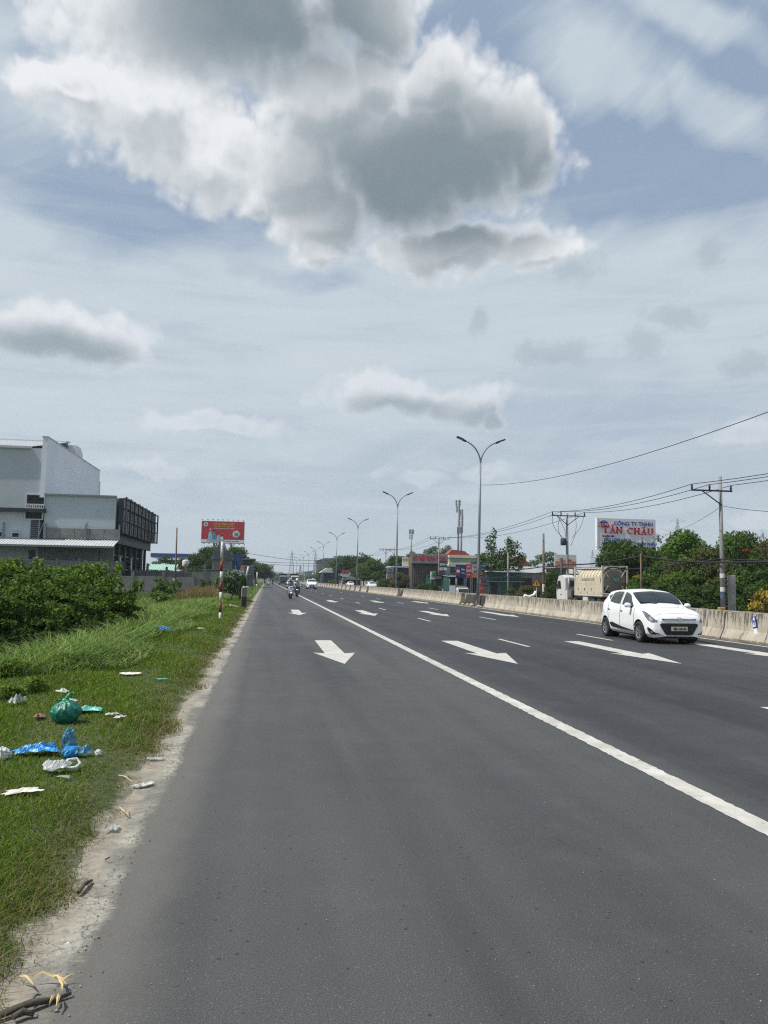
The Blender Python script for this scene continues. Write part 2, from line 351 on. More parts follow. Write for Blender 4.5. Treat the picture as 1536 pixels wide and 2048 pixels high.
L_DARK = leaf_mat('dark_leaves', ((0.022, 0.050, 0.012), (0.040, 0.085, 0.018), (0.08, 0.125, 0.03)))
L_MID = leaf_mat('green_leaves', ((0.028, 0.066, 0.012), (0.055, 0.115, 0.02), (0.105, 0.165, 0.035)))
L_BRIGHT = leaf_mat('bright_leaves', ((0.055, 0.115, 0.016), (0.085, 0.17, 0.024), (0.15, 0.22, 0.05)))
L_OLIVE = leaf_mat('olive_leaves', ((0.045, 0.068, 0.02), (0.08, 0.10, 0.03), (0.15, 0.125, 0.05)))
L_DRY = leaf_mat('dry_leaves', ((0.10, 0.075, 0.035), (0.16, 0.12, 0.06), (0.09, 0.10, 0.03)))
L_BLOOM = leaf_mat('blossom_leaves', ((0.04, 0.08, 0.022), (0.08, 0.14, 0.04), (0.48, 0.50, 0.42)))
L_REDB = leaf_mat('red_blossom', ((0.38, 0.02, 0.025), (0.5, 0.04, 0.04), (0.3, 0.05, 0.03)))
L_YELB = leaf_mat('yellow_flower', ((0.30, 0.22, 0.03), (0.45, 0.32, 0.04), (0.12, 0.15, 0.03)))

# ------------------------------------------------------------------ ground
def sstep(a, b, x):
    t = np.clip((x-a)/(b-a), 0, 1); return t*t*(3-2*t)
def gz(x, y):
    """height of the land"""
    x = np.asarray(x, float); y = np.asarray(y, float)
    right = -0.62*sstep(15.6, 29.0, x)
    d = -0.78 - x
    left = -0.03 + 0.075*sstep(0, 0.6, d) + 0.012*np.sin(y*2.3)*sstep(0, .2, d)*(1-sstep(.5, .9, d)) + 0.010*np.sin(y*5.7+x*4)*sstep(0, .2, d)*(1-sstep(.5, .9, d)) + 0.03*np.sin(x*2.1+y*0.7)*sstep(0.6, 2.5, d) + 0.02*np.sin(y*1.9-x)*sstep(0.6, 2.5, d)
    ditch = -1.25*np.exp(-((x+6.3)/1.55)**2)*sstep(11.0, 16.0, y)*(1-sstep(25, 31, y)) - 0.35*np.exp(-((x+7)/2.4)**2)*sstep(28, 34, y)*(1-sstep(60, 70, y))
    left = left + ditch - 0.25*sstep(9, 16, d)*sstep(20, 40, y)*(1-sstep(58, 70, y))
    base = np.where(x > 0, right, np.where(x < -0.785, left, -0.045))
    return np.where((x > -0.78) & (x < 15.6), -0.045, base)
def zg(x, y): return float(gz(x, y))
xs = np.unique(np.concatenate([-np.geomspace(60, 6000, 14), np.arange(-60, -12, 2.0), np.arange(-12, -0.78, 0.3), [-0.78, -0.7, 6, 13.7, 15.55, 15.7], np.arange(17, 40, 2.0), np.geomspace(42, 6000, 14)]))
ys = np.unique(np.concatenate([[-400, -60, -15, -5], np.arange(-2, 34, 0.5), np.arange(34, 120, 2.5), np.geomspace(122, 9000, 24)]))
gx, gy = np.meshgrid(xs, ys); gzz = gz(gx, gy)
co = np.stack([gx, gy, gzz], -1).reshape(-1, 3); nx = len(xs); ny = len(ys)
ii = (np.arange(ny-1)[:, None]*nx + np.arange(nx-1)[None, :]).ravel()
gme = mesh_np('ground', co, quads=np.stack([ii, ii+1, ii+nx+1, ii+nx], 1), smooth=True)
m, t, b = new_mat('soil_and_turf'); oc = t.n('ShaderNodeTexCoord').outputs['Object']
turf = t.mix(t.ramp(t.noise(oc, 2.2, 6, 0.65), 0.3, 0.7), (0.035, 0.055, 0.015), (0.075, 0.088, 0.03))
turf = t.mix(t.ramp(t.noise(oc, 0.45, 5, 0.6), 0.52, 0.7), turf, (0.12, 0.095, 0.05))
soil = t.mix(t.ramp(t.noise(oc, 7, 8, 0.75), 0.3, 0.7), (0.19, 0.165, 0.13), (0.33, 0.30, 0.245)); soil = t.mix(t.ramp(t.noise(oc, 45, 5, 0.7), 0.56, 0.66, 0, .6), soil, (0.11, 0.085, 0.06))
ox, oy, oz = t.xyz(oc)
edge = t.ramp(t.math('MULTIPLY_ADD', t.math('SUBTRACT', t.noise(oc, 3.0, 6, 0.7), 0.5), 0.6, ox), -1.12, -0.95)
rightside = t.math('GREATER_THAN', ox, 14.5)
c = t.mix(edge, turf, soil); c = t.mix(rightside, c, t.mix(t.ramp(t.noise(oc, 1.0, 6, 0.7), 0.3, 0.7), (0.16, 0.14, 0.115), (0.25, 0.225, 0.185)))
t.put(b.inputs['Base Color'], c); b.inputs['Roughness'].default_value = 0.95
bn = t.n('ShaderNodeBump'); bn.inputs['Strength'].default_value = 0.6; bn.inputs['Distance'].default_value = 0.03; t.link(t.noise(oc, 22, 7, 0.7), bn.inputs['Height']); t.link(bn.outputs[0], b.inputs['Normal'])
ground = link('ground', gme, None, m); setp(ground, 'green and dusty land spreading out on both sides of the road', 'ground', kind='structure')

# ------------------------------------------------------------------ road with its paint
EDGE, LINE, DA, DB, EL = -0.72, 3.38, 6.70, 10.02, 13.5
def asphalt(name, left_dust):
    m, t, b = new_mat(name); oc = t.n('ShaderNodeTexCoord').outputs['Object']; ox, oy, oz = t.xyz(oc)
    stretch = t.vmath('MULTIPLY', oc, (1.0, 0.06, 1.0))
    c = t.mix(t.ramp(t.noise(oc, 130, 3, 0.7), 0.32, 0.68), (0.044, 0.046, 0.047), (0.104, 0.106, 0.106))
    lanes = t.math('ADD', t.noise(stretch, 0.85, 4, 0.55), t.math('MULTIPLY', t.noise(oc, 0.22, 5, 0.6), 0.6))
    c = t.mix(t.ramp(lanes, 0.55, 1.05), c, t.mix(1.0, c, (0.62, 0.63, 0.66), 'MULTIPLY'))
    c = t.mix(t.ramp(ox, 3.2, 4.2, 0, 0.9), c, t.mix(1.0, c, (0.58, 0.59, 0.63), 'MULTIPLY'))
    v = t.n('ShaderNodeTexVoronoi'); t.link(oc, v.inputs['Vector']); v.inputs['Scale'].default_value = 105
    sc = t.xyz(v.outputs['Color'])[0]
    speck = t.math('MULTIPLY', t.math('LESS_THAN', v.outputs['Distance'], 0.30), t.math('GREATER_THAN', sc, 0.94))
    c = t.mix(t.math('MULTIPLY', speck, 0.42), c, (0.30, 0.295, 0.28))
    tyr = t.math('COSINE', t.math('MULTIPLY', t.math('SUBTRACT', ox, 0.85), 3.79)); c = t.mix(t.math('MULTIPLY', t.ramp(tyr, 0.1, 1.0), t.ramp(t.noise(t.vmath('MULTIPLY', oc, (1, .05, 1)), .9, 4, .6), .3, .65, .05, .4)), c, t.mix(1.0, c, (0.68, 0.69, 0.71), 'MULTIPLY'))
    trk = t.noise(t.vmath('MULTIPLY', oc, (1.0, 0.012, 1.0)), 1.5, 3, 0.5); c = t.mix(t.ramp(trk, 0.5, 0.7, 0, .5), c, t.mix(1.0, c, (0.60, 0.61, 0.63), 'MULTIPLY'))
    drip = t.ramp(t.noise(t.vmath('MULTIPLY', oc, (1.0, 0.25, 1.0)), 2.6, 6, 0.7), 0.64, 0.72, 0, .22); c = t.mix(drip, c, (0.03, 0.03, 0.031))
    c = t.mix(t.ramp(t.noise(oc, 0.7, 7, 0.72), 0.5, 0.75, 0, .16), c, (0.15, 0.147, 0.137))
    v2 = t.n('ShaderNodeTexVoronoi'); t.link(oc, v2.inputs['Vector']); v2.inputs['Scale'].default_value = 26
    hole = t.math('MULTIPLY', t.math('LESS_THAN', v2.outputs['Distance'], 0.24), t.math('GREATER_THAN', t.xyz(v2.outputs['Color'])[0], 0.955))
    c = t.mix(t.math('MULTIPLY', hole, 0.75), c, (0.018, 0.018, 0.018))
    if left_dust:
        n1 = t.math('SUBTRACT', t.noise(t.vmath('MULTIPLY', oc, (1, 0.6, 1)), 1.7, 8, 0.74), 0.5); n2 = t.math('SUBTRACT', t.noise(t.vmath('MULTIPLY', oc, (0.35, 1.6, 1)), 40, 4, 0.75), 0.5)
        xe = t.math('ADD', ox, t.math('MULTIPLY_ADD', n1, 0.30, t.math('MULTIPLY', n2, 0.13)))
        c = t.mix(t.ramp(xe, -0.25, -0.66, 0.0, 0.38), c, (0.22, 0.205, 0.175))
        vc = t.n('ShaderNodeTexVoronoi', feature='DISTANCE_TO_EDGE'); t.link(t.vmath('ADD', t.vmath('MULTIPLY', oc, (1.0, 1.0, 1)), t.vmath('MULTIPLY', t.noise(oc, 30, 3, color=True), (.03, .03, 0))), vc.inputs['Vector']); vc.inputs['Scale'].default_value = 55
        paint = t.mix(t.ramp(vc.outputs['Distance'], 0.0, 0.10), (0.22, 0.205, 0.17), (0.43, 0.41, 0.34))
        paint = t.mix(t.ramp(t.noise(oc, 60, 4, .7), .4, .65), paint, (0.34, 0.315, 0.26))
        along = t.ramp(t.noise(t.vmath('MULTIPLY', oc, (0.3, 1.0, 1)), 0.9, 5, .7), .36, .58, .15, .95)
        c = t.mix(t.math('MULTIPLY', t.math('MULTIPLY', t.ramp(xe, -0.70, -0.78), along), t.ramp(t.noise(oc, 17, 6, 0.78), 0.34, 0.56, 0.25, 1.0)), c, paint)
        sand = t.mix(t.ramp(t.noise(oc, 7, 8, 0.75), 0.3, 0.7), (0.19, 0.165, 0.13), (0.33, 0.30, 0.245)); sand = t.mix(t.ramp(t.noise(oc, 45, 5, 0.7), 0.56, 0.66, 0, .6), sand, (0.11, 0.085, 0.06))
        c = t.mix(t.ramp(xe, -0.82, -0.90), c, sand)
    t.put(b.inputs['Base Color'], c); t.put(b.inputs['Roughness'], t.ramp(t.noise(oc, 3, 4), 0.3, 0.7, 0.62, 0.78)); b.inputs['Specular IOR Level'].default_value = 0.3
    bn = t.n('ShaderNodeBump'); bn.inputs['Strength'].default_value = 0.55; bn.inputs['Distance'].default_value = 0.006
    t.link(t.noise(oc, 160, 3, 0.7), bn.inputs['Height']); t.link(bn.outputs[0], b.inputs['Normal']); return m
def strip(name, pts, z, m, parent):
    """flat painted polygon of (x, y) points"""
    o = MB().add([(x, y, z) for x, y in pts], [tuple(range(len(pts)))]).build(name, m, parent); return o
rx = np.concatenate([[-1.3, -0.95], np.linspace(-0.4, 13.75, 10)]); ry = np.concatenate([[-30, 0], np.arange(3, 60, 3), np.geomspace(62, 7000, 20)])
qx, qy = np.meshgrid(rx, ry); qz = np.where(qx < -1.2, -0.03, np.where(qx < -0.8, -0.006, 0.0))
ii = (np.arange(len(ry)-1)[:, None]*len(rx) + np.arange(len(rx)-1)[None, :]).ravel()
road = link('road', mesh_np('road', np.stack([qx, qy, qz], -1).reshape(-1, 3), quads=np.stack([ii, ii+1, ii+len(rx)+1, ii+len(rx)], 1)), None, asphalt('asphalt', True))
setp(road, 'grey asphalt carriageway with white lane arrows and dusty edge', 'road', kind='structure')
rx = np.linspace(15.45, 28.5, 8); qx, qy = np.meshgrid(rx, ry); qz = gz(qx+0.15, qy)+0.02
ii = (np.arange(len(ry)-1)[:, None]*len(rx) + np.arange(len(rx)-1)[None, :]).ravel()
road2 = link('road_opposite', mesh_np('road_opposite', np.stack([qx, qy, qz], -1).reshape(-1, 3), quads=np.stack([ii, ii+1, ii+len(rx)+1, ii+len(rx)], 1)), None, asphalt('asphalt_opposite', False))
setp(road2, 'asphalt carriageway beyond the concrete median barriers', 'road', kind='structure')
med = MB().box((14.6, 300, -0.02), (1.72, 1200, 0.1)).build('median_strip', mat('median_dust', (0.2, 0.175, 0.14), 0.95, 0.3, 1.5, bump=0.4, bs=20)); setp(med, 'dusty strip between the two rows of median barriers', 'median', kind='structure')
# road paint: worn thermoplastic with nicks that let the asphalt through
m, t, b = new_mat('road_paint'); oc = t.n('ShaderNodeTexCoord').outputs['Object']
pc = t.mix(t.ramp(t.noise(oc, 3.0, 6, 0.65), 0.3, 0.7), (0.40, 0.388, 0.345), (0.56, 0.55, 0.505))
chip = t.ramp(t.noise(t.vmath('MULTIPLY', oc, (1.6, 0.7, 1)), 11, 7, 0.76, 0.4), 0.585, 0.64)
pc = t.mix(t.ramp(t.noise(t.vmath('MULTIPLY', oc, (1, .2, 1)), 1.1, 5, .65), .45, .75, 0, .5), pc, (0.26, 0.25, 0.23))
t.put(b.inputs['Base Color'], t.mix(t.math('MULTIPLY', chip, 0.85), pc, (0.12, 0.118, 0.11))); b.inputs['Roughness'].default_value = 0.6; M_PAINT = m
Z1 = 0.004
def ragged(x0, x1, y0, y1, step, amp, seed):
    r = random.Random(seed); n = max(2, int((y1-y0)/step)); ysq = [y0+(y1-y0)*i/n for i in range(n+1)]
    vs_ = []; 
    for y in ysq: vs_ += [(x0+r.uniform(-amp, amp), y, Z1), (x1+r.uniform(-amp, amp), y, Z1)]
    return vs_, [(2*i, 2*i+1, 2*i+3, 2*i+2) for i in range(n)]
vsq, fsq = ragged(LINE-0.095, LINE+0.095, 1.0, 30.0, 0.06, 0.009, 1); mbl = MB().add(vsq, fsq); vsq, fsq = ragged(LINE-0.095, LINE+0.095, 30.0, 2500.0, 40.0, 0.0, 1); mbl.add(vsq, fsq); mbl.build('lane_line', M_PAINT, road)
MB().add([(EL-0.07, 0, Z1), (EL+0.07, 0, Z1), (EL+0.07, 2500, Z1), (EL-0.07, 2500, Z1)], [(0, 1, 2, 3)]).build('edge_line', M_PAINT, road)
dash = MB().add([(-0.055, 0, 0), (0.055, 0, 0), (0.055, 2.6, 0), (-0.055, 2.6, 0)], [(0, 1, 2, 3)]).build('lane_dash', M_PAINT, road); dash.location = (DA, 7.1, Z1)
for X, y0, dy in ((DA, 7.1, 12.05), (DB, 21.4, 11.6)):
    for k in range(0 if X == DB else 1, 17):
        d = dash.copy(); COL.objects.link(d); d.location = (X, y0+k*dy, Z1)
def arrow(X, y0, wid, L=5.9):
    h = wid/2; s_ = 0.085*wid/0.62
    a = MB().add([(0, 0, 0), (-h, L*0.40, 0), (-s_*1.7, L*0.40-0.18, 0), (-s_*1.7, L, 0), (s_*1.7, L, 0), (s_*1.7, L*0.40-0.18, 0), (h, L*0.40, 0)], [(0, 6, 5), (0, 5, 2), (0, 2, 1), (2, 5, 4, 3)])
    o = a.build('arrow_marking', M_PAINT, road); o.location = (X, y0, Z1); return o
for y0, yl in ((15.1, 5.9), (35.8, 6.4), (57.0, 6.0)):
    for X, wd in ((1.55, 0.95), (5.05, 1.0), (8.6, 1.0), (12.05, 1.0)):
        if X == 1.55 and y0 > 50: continue
        arrow(X, y0, wd, yl)

# ------------------------------------------------------------------ built things, left side
def corr(mb, o, u, v, nrm, L, Hh, pitch, amp):
    """folded sheet: runs L along u, Hh along v, folds stick out along nrm"""
    o, u, v, nrm = Vector(o), Vector(u), Vector(v), Vector(nrm); n = max(2, int(L/pitch)); vs_ = []; 
    prof = []
    for i in range(n):
        a = i*L/n; w = L/n; prof += [(a, 0), (a+w*0.35, 0), (a+w*0.5, amp), (a+w*0.85, amp)]
    prof.append((L, 0))
    for a, h in prof: p = o+u*a+nrm*h; vs_ += [p, p+v*Hh]
    return mb.add(vs_, [(2*i, 2*i+2, 2*i+3, 2*i+1) for i in range(len(prof)-1)])
M_PANEL = mat('wall_panel', (0.44, 0.485, 0.51), 0.55, 0.04, 0.25, dirt=(0.38, 0.415, 0.43), dirt_amt=0.2, ds=0.3)
M_PANELW = mat('gable_panel', (0.70, 0.725, 0.76), 0.5, 0.03, 0.25)
M_ROOFW = mat('white_roof_sheet', (0.62, 0.64, 0.65), 0.4, 0.06, 0.6, metal=0.2)
M_TINT = mat('tinted_glass', (0.028, 0.042, 0.05), 0.3, 0.35, 0.5, spec=0.35)
YW = 78.0; XC = at(250, 995, YW).x; ZC = at(250, 995, YW).z; XP = at(97, 876, YW).x; ZP = at(97, 876, YW).z; YB = 100.0; YG = 101.5
wh = thing('warehouse', 'unfinished grey warehouse with raised parapet and glazed steel street front', 'building', (XC, YW, 0))
def W_(x, y, z): return (x-XC, y-YW, z)
wb = MB().box(W_((XP+XC)/2-0.4, (YW+YB)/2, 5.0+ZC/2-2.5+0.0), (XC-XP-0.8, YB-YW, ZC-5.0)); wb.build('wall', M_PANEL, wh)
MB().box(W_((-50+XP)/2-0.2, (YW+104)/2, 7.0), (XP-0.4+50, 104-YW-0.02, 13.86)).build('wall', M_PANEL, wh)
MB().box(W_((XP+XC)/2-0.4, YW-0.06, ZC+0.06), (XC-XP-0.7, 0.3, 0.16)).build('coping', mat('coping_grey', (0.2, 0.22, 0.23), 0.5), wh)
MB().box(W_(-36.4, YW-0.08, 13.95), (27.0, 0.4, 0.2)).build('gutter', M_PANEL, wh)
MB().box(W_(XP-0.23, (YW+YG)/2-0.1, (ZC+ZP)/2-0.1), (0.46, YG-YW+0.2, ZP-ZC+0.3)).build('parapet', M_PANELW, wh)
MB().box(W_(XP-0.23, (YW+YG)/2-0.1, ZP+0.09), (0.56, YG-YW+0.3, 0.1)).build('parapet_cap', M_PANEL, wh)
rf = MB(); yr, zr = 91.0, 16.75
corr(rf, W_(-50, YW-0.2, 14.03), (1, 0, 0), (0, (yr-YW+0.2), zr-14.03), (0, -0.2, 0.98), 27.1, 1.0, 0.33, 0.05)
corr(rf, W_(-50, 104.2, 14.03), (1, 0, 0), (0, (yr-104.2), zr-14.03), (0, 0.2, 0.98), 27.1, 1.0, 0.33, 0.05)
rfo = rf.build('roof', M_ROOFW, wh)
MB().box(W_(-36.0, yr, zr+0.05), (26.8, 0.7, 0.14)).build('ridge_cap', M_ROOFW, rfo)
MB().prism([(91.0-YW, 15.0), (94.2-YW, 15.0), (94.2-YW, zr-0.8), (93.2-YW, zr-0.25), (91.0-YW, zr-0.25)], XP-1.4-XC, XP-0.5-XC, 'X').build('roof_end', M_PANELW, wh)
# lower storey: concrete, steel awning
low = MB().box(W_((-50+XC)/2-1.1, YW+10, 2.5), (XC+50-2.2, 19.9, 5.0)).build('lower_wall', M_CONCG, wh); MB().box(W_(XC-1.5, YW+0.25, 2.5), (1.3, .45, 4.99)).build('lower_wall', M_CONCG, wh)
aw = MB(); zb, zf, yf = 5.15, 4.42, 75.4
corr(aw, W_(-50, YW, zb), (1, 0, 0), (0, yf-YW, zf-zb), (0, 0.25, 0.97), XC+49.6, 1.0, 0.28, 0.05)
awo = aw.build('awning', M_ROOFW, wh)
MB().box(W_((-50+XC)/2-0.2, yf-0.02, zf-0.02), (XC+49.6, 0.08, 0.18)).build('awning_edge', M_GALV, awo)
for px_, w_ in ((90, 0), (171, 0), (238, 0), (6, 0)):
    p = at(px_, 1075, YW-0.25); MB().box(W_(p.x, p.y, 5.9), (0.14, 0.14, 1.5)).build('awning_post', M_GALV, wh)
for px_ in (75, 163):
    p = at(px_, 1078, YW-0.4); MB().bar(W_(p.x, p.y, 5.2), W_(p.x+0.55, p.y, 6.9), 0.07).build('brace', M_GALV, wh)
bx0, bx1 = at(90, 1070, YW).x, at(238, 1070, YW).x
for k in range(5):
    w_ = (bx1-bx0)/5; MB().box(W_(bx0+w_*(k+0.5), YW-0.08, 5.72), (w_-0.04, 0.16, 1.0)).build('concrete_panel', M_BLOCK, wh)
def opening(px0, py0, px1, py1, nm='opening', depth=0.5):
    a, c_ = at(px0, py0, YW-0.02), at(px1, py1, YW-0.02); o = MB().box(W_((a.x+c_.x)/2, YW+0.0, (a.z+c_.z)/2), (abs(c_.x-a.x), 0.05, abs(a.z-c_.z))).build(nm, M_DARK, wh)
    fr = MB(); w_, h_ = abs(c_.x-a.x), abs(a.z-c_.z); cx, cz = (a.x+c_.x)/2, (a.z+c_.z)/2
    for sx_ in (-1, 1): fr.box(W_(cx+sx_*(w_/2+0.05), YW-0.06, cz), (0.1, 0.16, h_+0.2))
    for sz_ in (-1, 1): fr.box(W_(cx, YW-0.06, cz+sz_*(h_/2+0.05)), (w_, 0.16, 0.1))
    fr.build('opening_frame', M_PANEL, o); return o
opening(55, 990, 88, 1010); opening(52, 1023, 84, 1038); opening(25, 1066, 38, 1074); opening(-12, 1064, 4, 1073)
rl = MB(); a, c_ = at(52, 1008, YW-0.3), at(87, 1017, YW-0.3)
rl.bar(W_(a.x, a.y, a.z), W_(c_.x, a.y, a.z), 0.07); rl.bar(W_(a.x, a.y, c_.z), W_(c_.x, a.y, c_.z), 0.07)
for k in range(9): xx = a.x+(c_.x-a.x)*k/8; rl.bar(W_(xx, a.y, c_.z), W_(xx, a.y, a.z), 0.05)
rl.build('balcony_railing', M_WHITE, wh)
a, c_ = at(-40, 1015, YW-0.5), at(90, 1022, YW-0.5); MB().box(W_((a.x+c_.x)/2, YW-0.3, (a.z+c_.z)/2-0.05), (c_.x-a.x, 0.9, 0.36)).build('ledge', M_STEELD, wh)
a, c_ = at(62, 1040, YW-0.05), at(75, 1078, YW-0.05); lv = MB().box(W_((a.x+c_.x)/2, YW-0.01, (a.z+c_.z)/2), (c_.x-a.x, 0.06, a.z-c_.z)).build('louvre_window', M_TINT, wh)
for k in range(9): MB().box(W_((a.x+c_.x)/2, YW-0.07, c_.z+(a.z-c_.z)*(k+0.5)/9), (c_.x-a.x, 0.06, 0.05)).build('slat', M_BLOCK, lv)
a, c_ = at(58, 1100, YW-0.05), at(70, 1118, YW-0.05); MB().box(W_((a.x+c_.x)/2, YW-0.01+0.02, (a.z+c_.z)/2), (c_.x-a.x, 0.1, a.z-c_.z)).build('window', M_TINT, wh)
# street front: glass behind a dark steel lattice above, open dark frames below
GZ0 = 5.9
[MB().box(W_(XC-0.12, YW+0.05+(YB-YW-.1)*(k+.5)/9, GZ0+(ZC-GZ0)*(j+.5)/3), (0.1, (YB-YW-.1)/9-.06, (ZC-GZ0)/3-.06)).build('glass_pane', M_TINT, wh) for k in range(9) for j in range(3)]; MB().box(W_(XC-0.4, (YW+YB)/2+0.1, (GZ0+ZC)/2), (0.4, YB-YW-0.3, ZC-GZ0-0.1)).build('facade_backing', M_STEELD, wh)
MB().box(W_(XC-1.5, (YW+YB)/2, GZ0/2), (0.2, YB-YW-1.0, GZ0-0.1)).build('shopfront_glass', M_DARK, wh)
MB().box(W_(XC-0.75, (YW+YB)/2, GZ0+0.02), (1.4, YB-YW, 0.12)).build('soffit', M_STEELD, wh); MB().box(W_(XC-0.68, (YW+YB)/2+.1, 5.4), (0.2, YB-YW-.1, 1.0)).build('dark_fascia', M_STEELD, wh)
nV = 9
for k in range(nV+1):
    yy = YW-0.1+(YB-YW+0.2)*k/nV; MB().box(W_(XC+0.16, yy, (GZ0+ZC)/2), (0.16, 0.13, ZC-GZ0+0.1)).build('lattice_upright', M_STEELD, wh)
for zz in (GZ0, GZ0+1.25, GZ0+2.5, ZC-0.05):
    MB().box(W_(XC+0.1, (YW+YB)/2, zz), (0.12, YB-YW, 0.1)).build('lattice_rail', M_STEELD, wh)
for k in range(nV):
    for j in (0.33, 0.66):
        yy = YW-0.1+(YB-YW+0.2)*(k+j)/nV; MB().box(W_(XC+0.08, yy, GZ0+1.25+(0.6 if k % 2 else 0)), (0.06, 0.06, 2.4+(1.2 if k % 2 else 0))).build('lattice_bar', M_STEELD, wh)
for k in range(7):
    yy = YW+0.4+(YB-YW-0.8)*k/6; MB().box(W_(XC-1.2, yy, GZ0/2), (0.3, 0.3, GZ0-0.15)).build('column', M_STEELD, wh)
for zz in (2.4, 3.8): MB().box(W_(XC-1.3, (YW+YB)/2, zz), (0.15, YB-YW-1, 0.12)).build('transom', M_GALV, wh)
for yy in (84.5, 91.3): MB().box(W_(XC-1.36, yy, 3.0), (0.1, 0.5, 1.7)).build('painted_lit_pane', M_WHITE, wh)  # white paint stands in for the lit opening in the street front

# block yard wall in front of the warehouse: posts and panels, then a lower rendered wall on a stone footing
yw = thing('yard_wall', 'grey concrete panel wall standing close before the warehouse', 'wall', (-22, 76.2, 0))
for k in range(9):
    x0 = -9.5+k*2.0
    for j in range(3): MB().box((x0+1.0, 0, 0.62+j*0.99), (1.82, 0.12, 0.97)).build('panel', M_BLOCK, yw)
    MB().box((x0, -0.03, 1.6), (0.2, 0.24, 3.4)).build('post', M_CONCG, yw)
bw = thing('boundary_wall', 'low rendered grey wall on rough stone footing along the field edge', 'wall', (-16, 73.2, 0))
for k in range(10):
    x0 = -15+k*2.7; MB().box((x0+1.35, 0.02*math.sin(k*3), 1.1), (2.6, 0.18, 1.25+0.05*math.sin(k*2.1))).build('panel', M_CONCG, bw)
    MB().box((x0, -0.02, 1.2), (0.22, 0.26, 1.9 if k in (7, 8, 9) else 1.55)).build('post', M_BLOCK, bw)
rs = random.Random(3)
for k in range(56):
    for j in range(2):
        MB().box((-14.9+k*0.48+rs.uniform(-.05, .05)+0.2*j, -0.08+rs.uniform(-.05, .05), 0.12+j*0.24), (0.42+rs.uniform(-.08, .04), 0.35, 0.22), rs.uniform(-.1, .1)).build('stone', M_BLOCK, bw)
bw2 = thing('boundary_wall', 'grey yard wall with tall end posts beside the wooden pole', 'wall', (-11.5, 90, 0))
for k in range(6): MB().box((-5+k*2.1, 0, 1.2), (2.05, 0.16, 2.3+0.06*math.sin(k*2.7))).build('panel', M_CONCG, bw2)
for k in range(7): MB().box((-6+k*2.1, -0.04, 1.5), (0.24, 0.24, 3.4 if k in (2, 4, 5) else 2.7)).build('post', M_BLOCK, bw2)

wp = at(351, 1165, 74); p2 = at(357, 1057, 74)
pole = thing('wooden_pole', 'thin bare wooden pole in front of the low yard wall', 'pole', (wp.x, 74-1.3, 0))
MB().tube([(0, 0, -0.3), (0.12, 0, 3.0), (p2.x-wp.x, 0, p2.z)], [0.09, 0.08, 0.06], 8).build('shaft', M_WOOD, pole)
MB().box((0, -0.09, 1.42), (0.2, 0.06, 0.24)).build('meter_tag', M_WHITE, pole)

# petrol station canopy, green-roofed shed, water tank, far on the left
a, c_ = at(300, 1106, 260), at(378, 1115, 260)
gs = thing('station_canopy', 'long blue edged flat canopy beyond the glazed warehouse front', 'canopy', (c_.x-6.0, 260, 0))
MB().box((0, 5, (a.z+c_.z)/2), (c_.x-a.x, 10, a.z-c_.z)).build('fascia', M_BLUEP, gs); MB().box((0, 5, c_.z-0.1), (c_.x-a.x-0.4, 9.6, 0.2)).build('underside', M_WHITE, gs)
for sx_ in (-4, 0, 4): MB().box((sx_, 5, c_.z/2-0.1), (0.6, 0.6, c_.z)).build('column', M_WHITE, gs)
MB().box((-1.0, 5.6, c_.z-1.4), (7, 0.3, 1.2)).build('banner', mat('pale_blue', (0.3, 0.45, 0.6), 0.5), gs)
a, c_ = at(296, 1130, 118), at(353, 1137, 118)
sh = thing('roadside_shed', 'low shed with pale green sheet roof behind the yard wall', 'shed', ((a.x+c_.x)/2, 118, 0)); w_ = c_.x-a.x
MB().box((0, 2.5, 1.3), (w_-0.4, 5, 2.6)).build('wall', M_CONCG, sh)
rf = MB(); corr(rf, (-w_/2, -0.5, 2.75), (1, 0, 0), (0, 3, 0.85), (0, -0.2, 0.98), w_, 1.0, 0.3, 0.05); rf.build('roof', mat('pale_green_sheet', (0.32, 0.52, 0.42), 0.5, 0.08, 0.7), sh)
for k in range(5): MB().box((-w_/2+0.7+k*0.85, -0.04, 1.9), (0.6, 0.08, 0.6)).build('window', M_DARK if k != 3 else M_ROOFR, sh)
a = at(370, 1143, 112); tk = thing('water_tank', 'white water tank on square brick stand by the dark trees', 'tank', (a.x, 112, 0))
mbk = mat('brown_brick', (0.2, 0.12, 0.09), 0.85, 0.25, 4)
for sx_ in (-.28, .28):
    for sy_ in (-.28, .28): MB().box((sx_, sy_, 1.6), (0.16, 0.16, 3.2)).build('leg', mbk, tk)
MB().box((0, 0, 3.2), (0.85, 0.85, 0.1)).build('platform', mbk, tk); MB().lathe([(0, 3.25), (0.4, 3.25), (0.42, 3.4), (0.42, 4.0), (0.3, 4.15), (0.0, 4.2)], 16).build('barrel', M_WHITEW, tk)

# teal hut and the tall gabled tin house behind the striped post
a, c_ = at(398, 1141, 100), at(468, 1160, 100)
hut = thing('teal_hut', 'low teal painted hut with flat roof behind the tall grass', 'hut', ((a.x+c_.x)/2, 100, 0)); w_ = c_.x-a.x
MB().box((0, 2, 1.33), (w_, 4, 2.7)).build('wall', M_TEAL, hut); MB().box((0, 1.9, 2.74), (w_+0.3, 4.4, 0.1)).build('roof', M_GALV, hut)
for fx, fz in ((-1.1, 1.9), (0.2, 1.5), (1.0, 1.9)): MB().box((fx, -0.03, fz), (0.22, 0.06, 0.22)).build('vent', M_DARK, hut)
YH = 125.0; a, c_ = at(424, 1140, YH), at(464, 1140, YH); apx = at(442, 1083, YH); sh_ = at(424, 1117, YH).z
th = thing('tin_house', 'tall grey tin house with steep pointed gable below the red billboard', 'house', ((a.x+c_.x)/2, YH, 0)); w_ = c_.x-a.x; ax_ = apx.x-(a.x+c_.x)/2
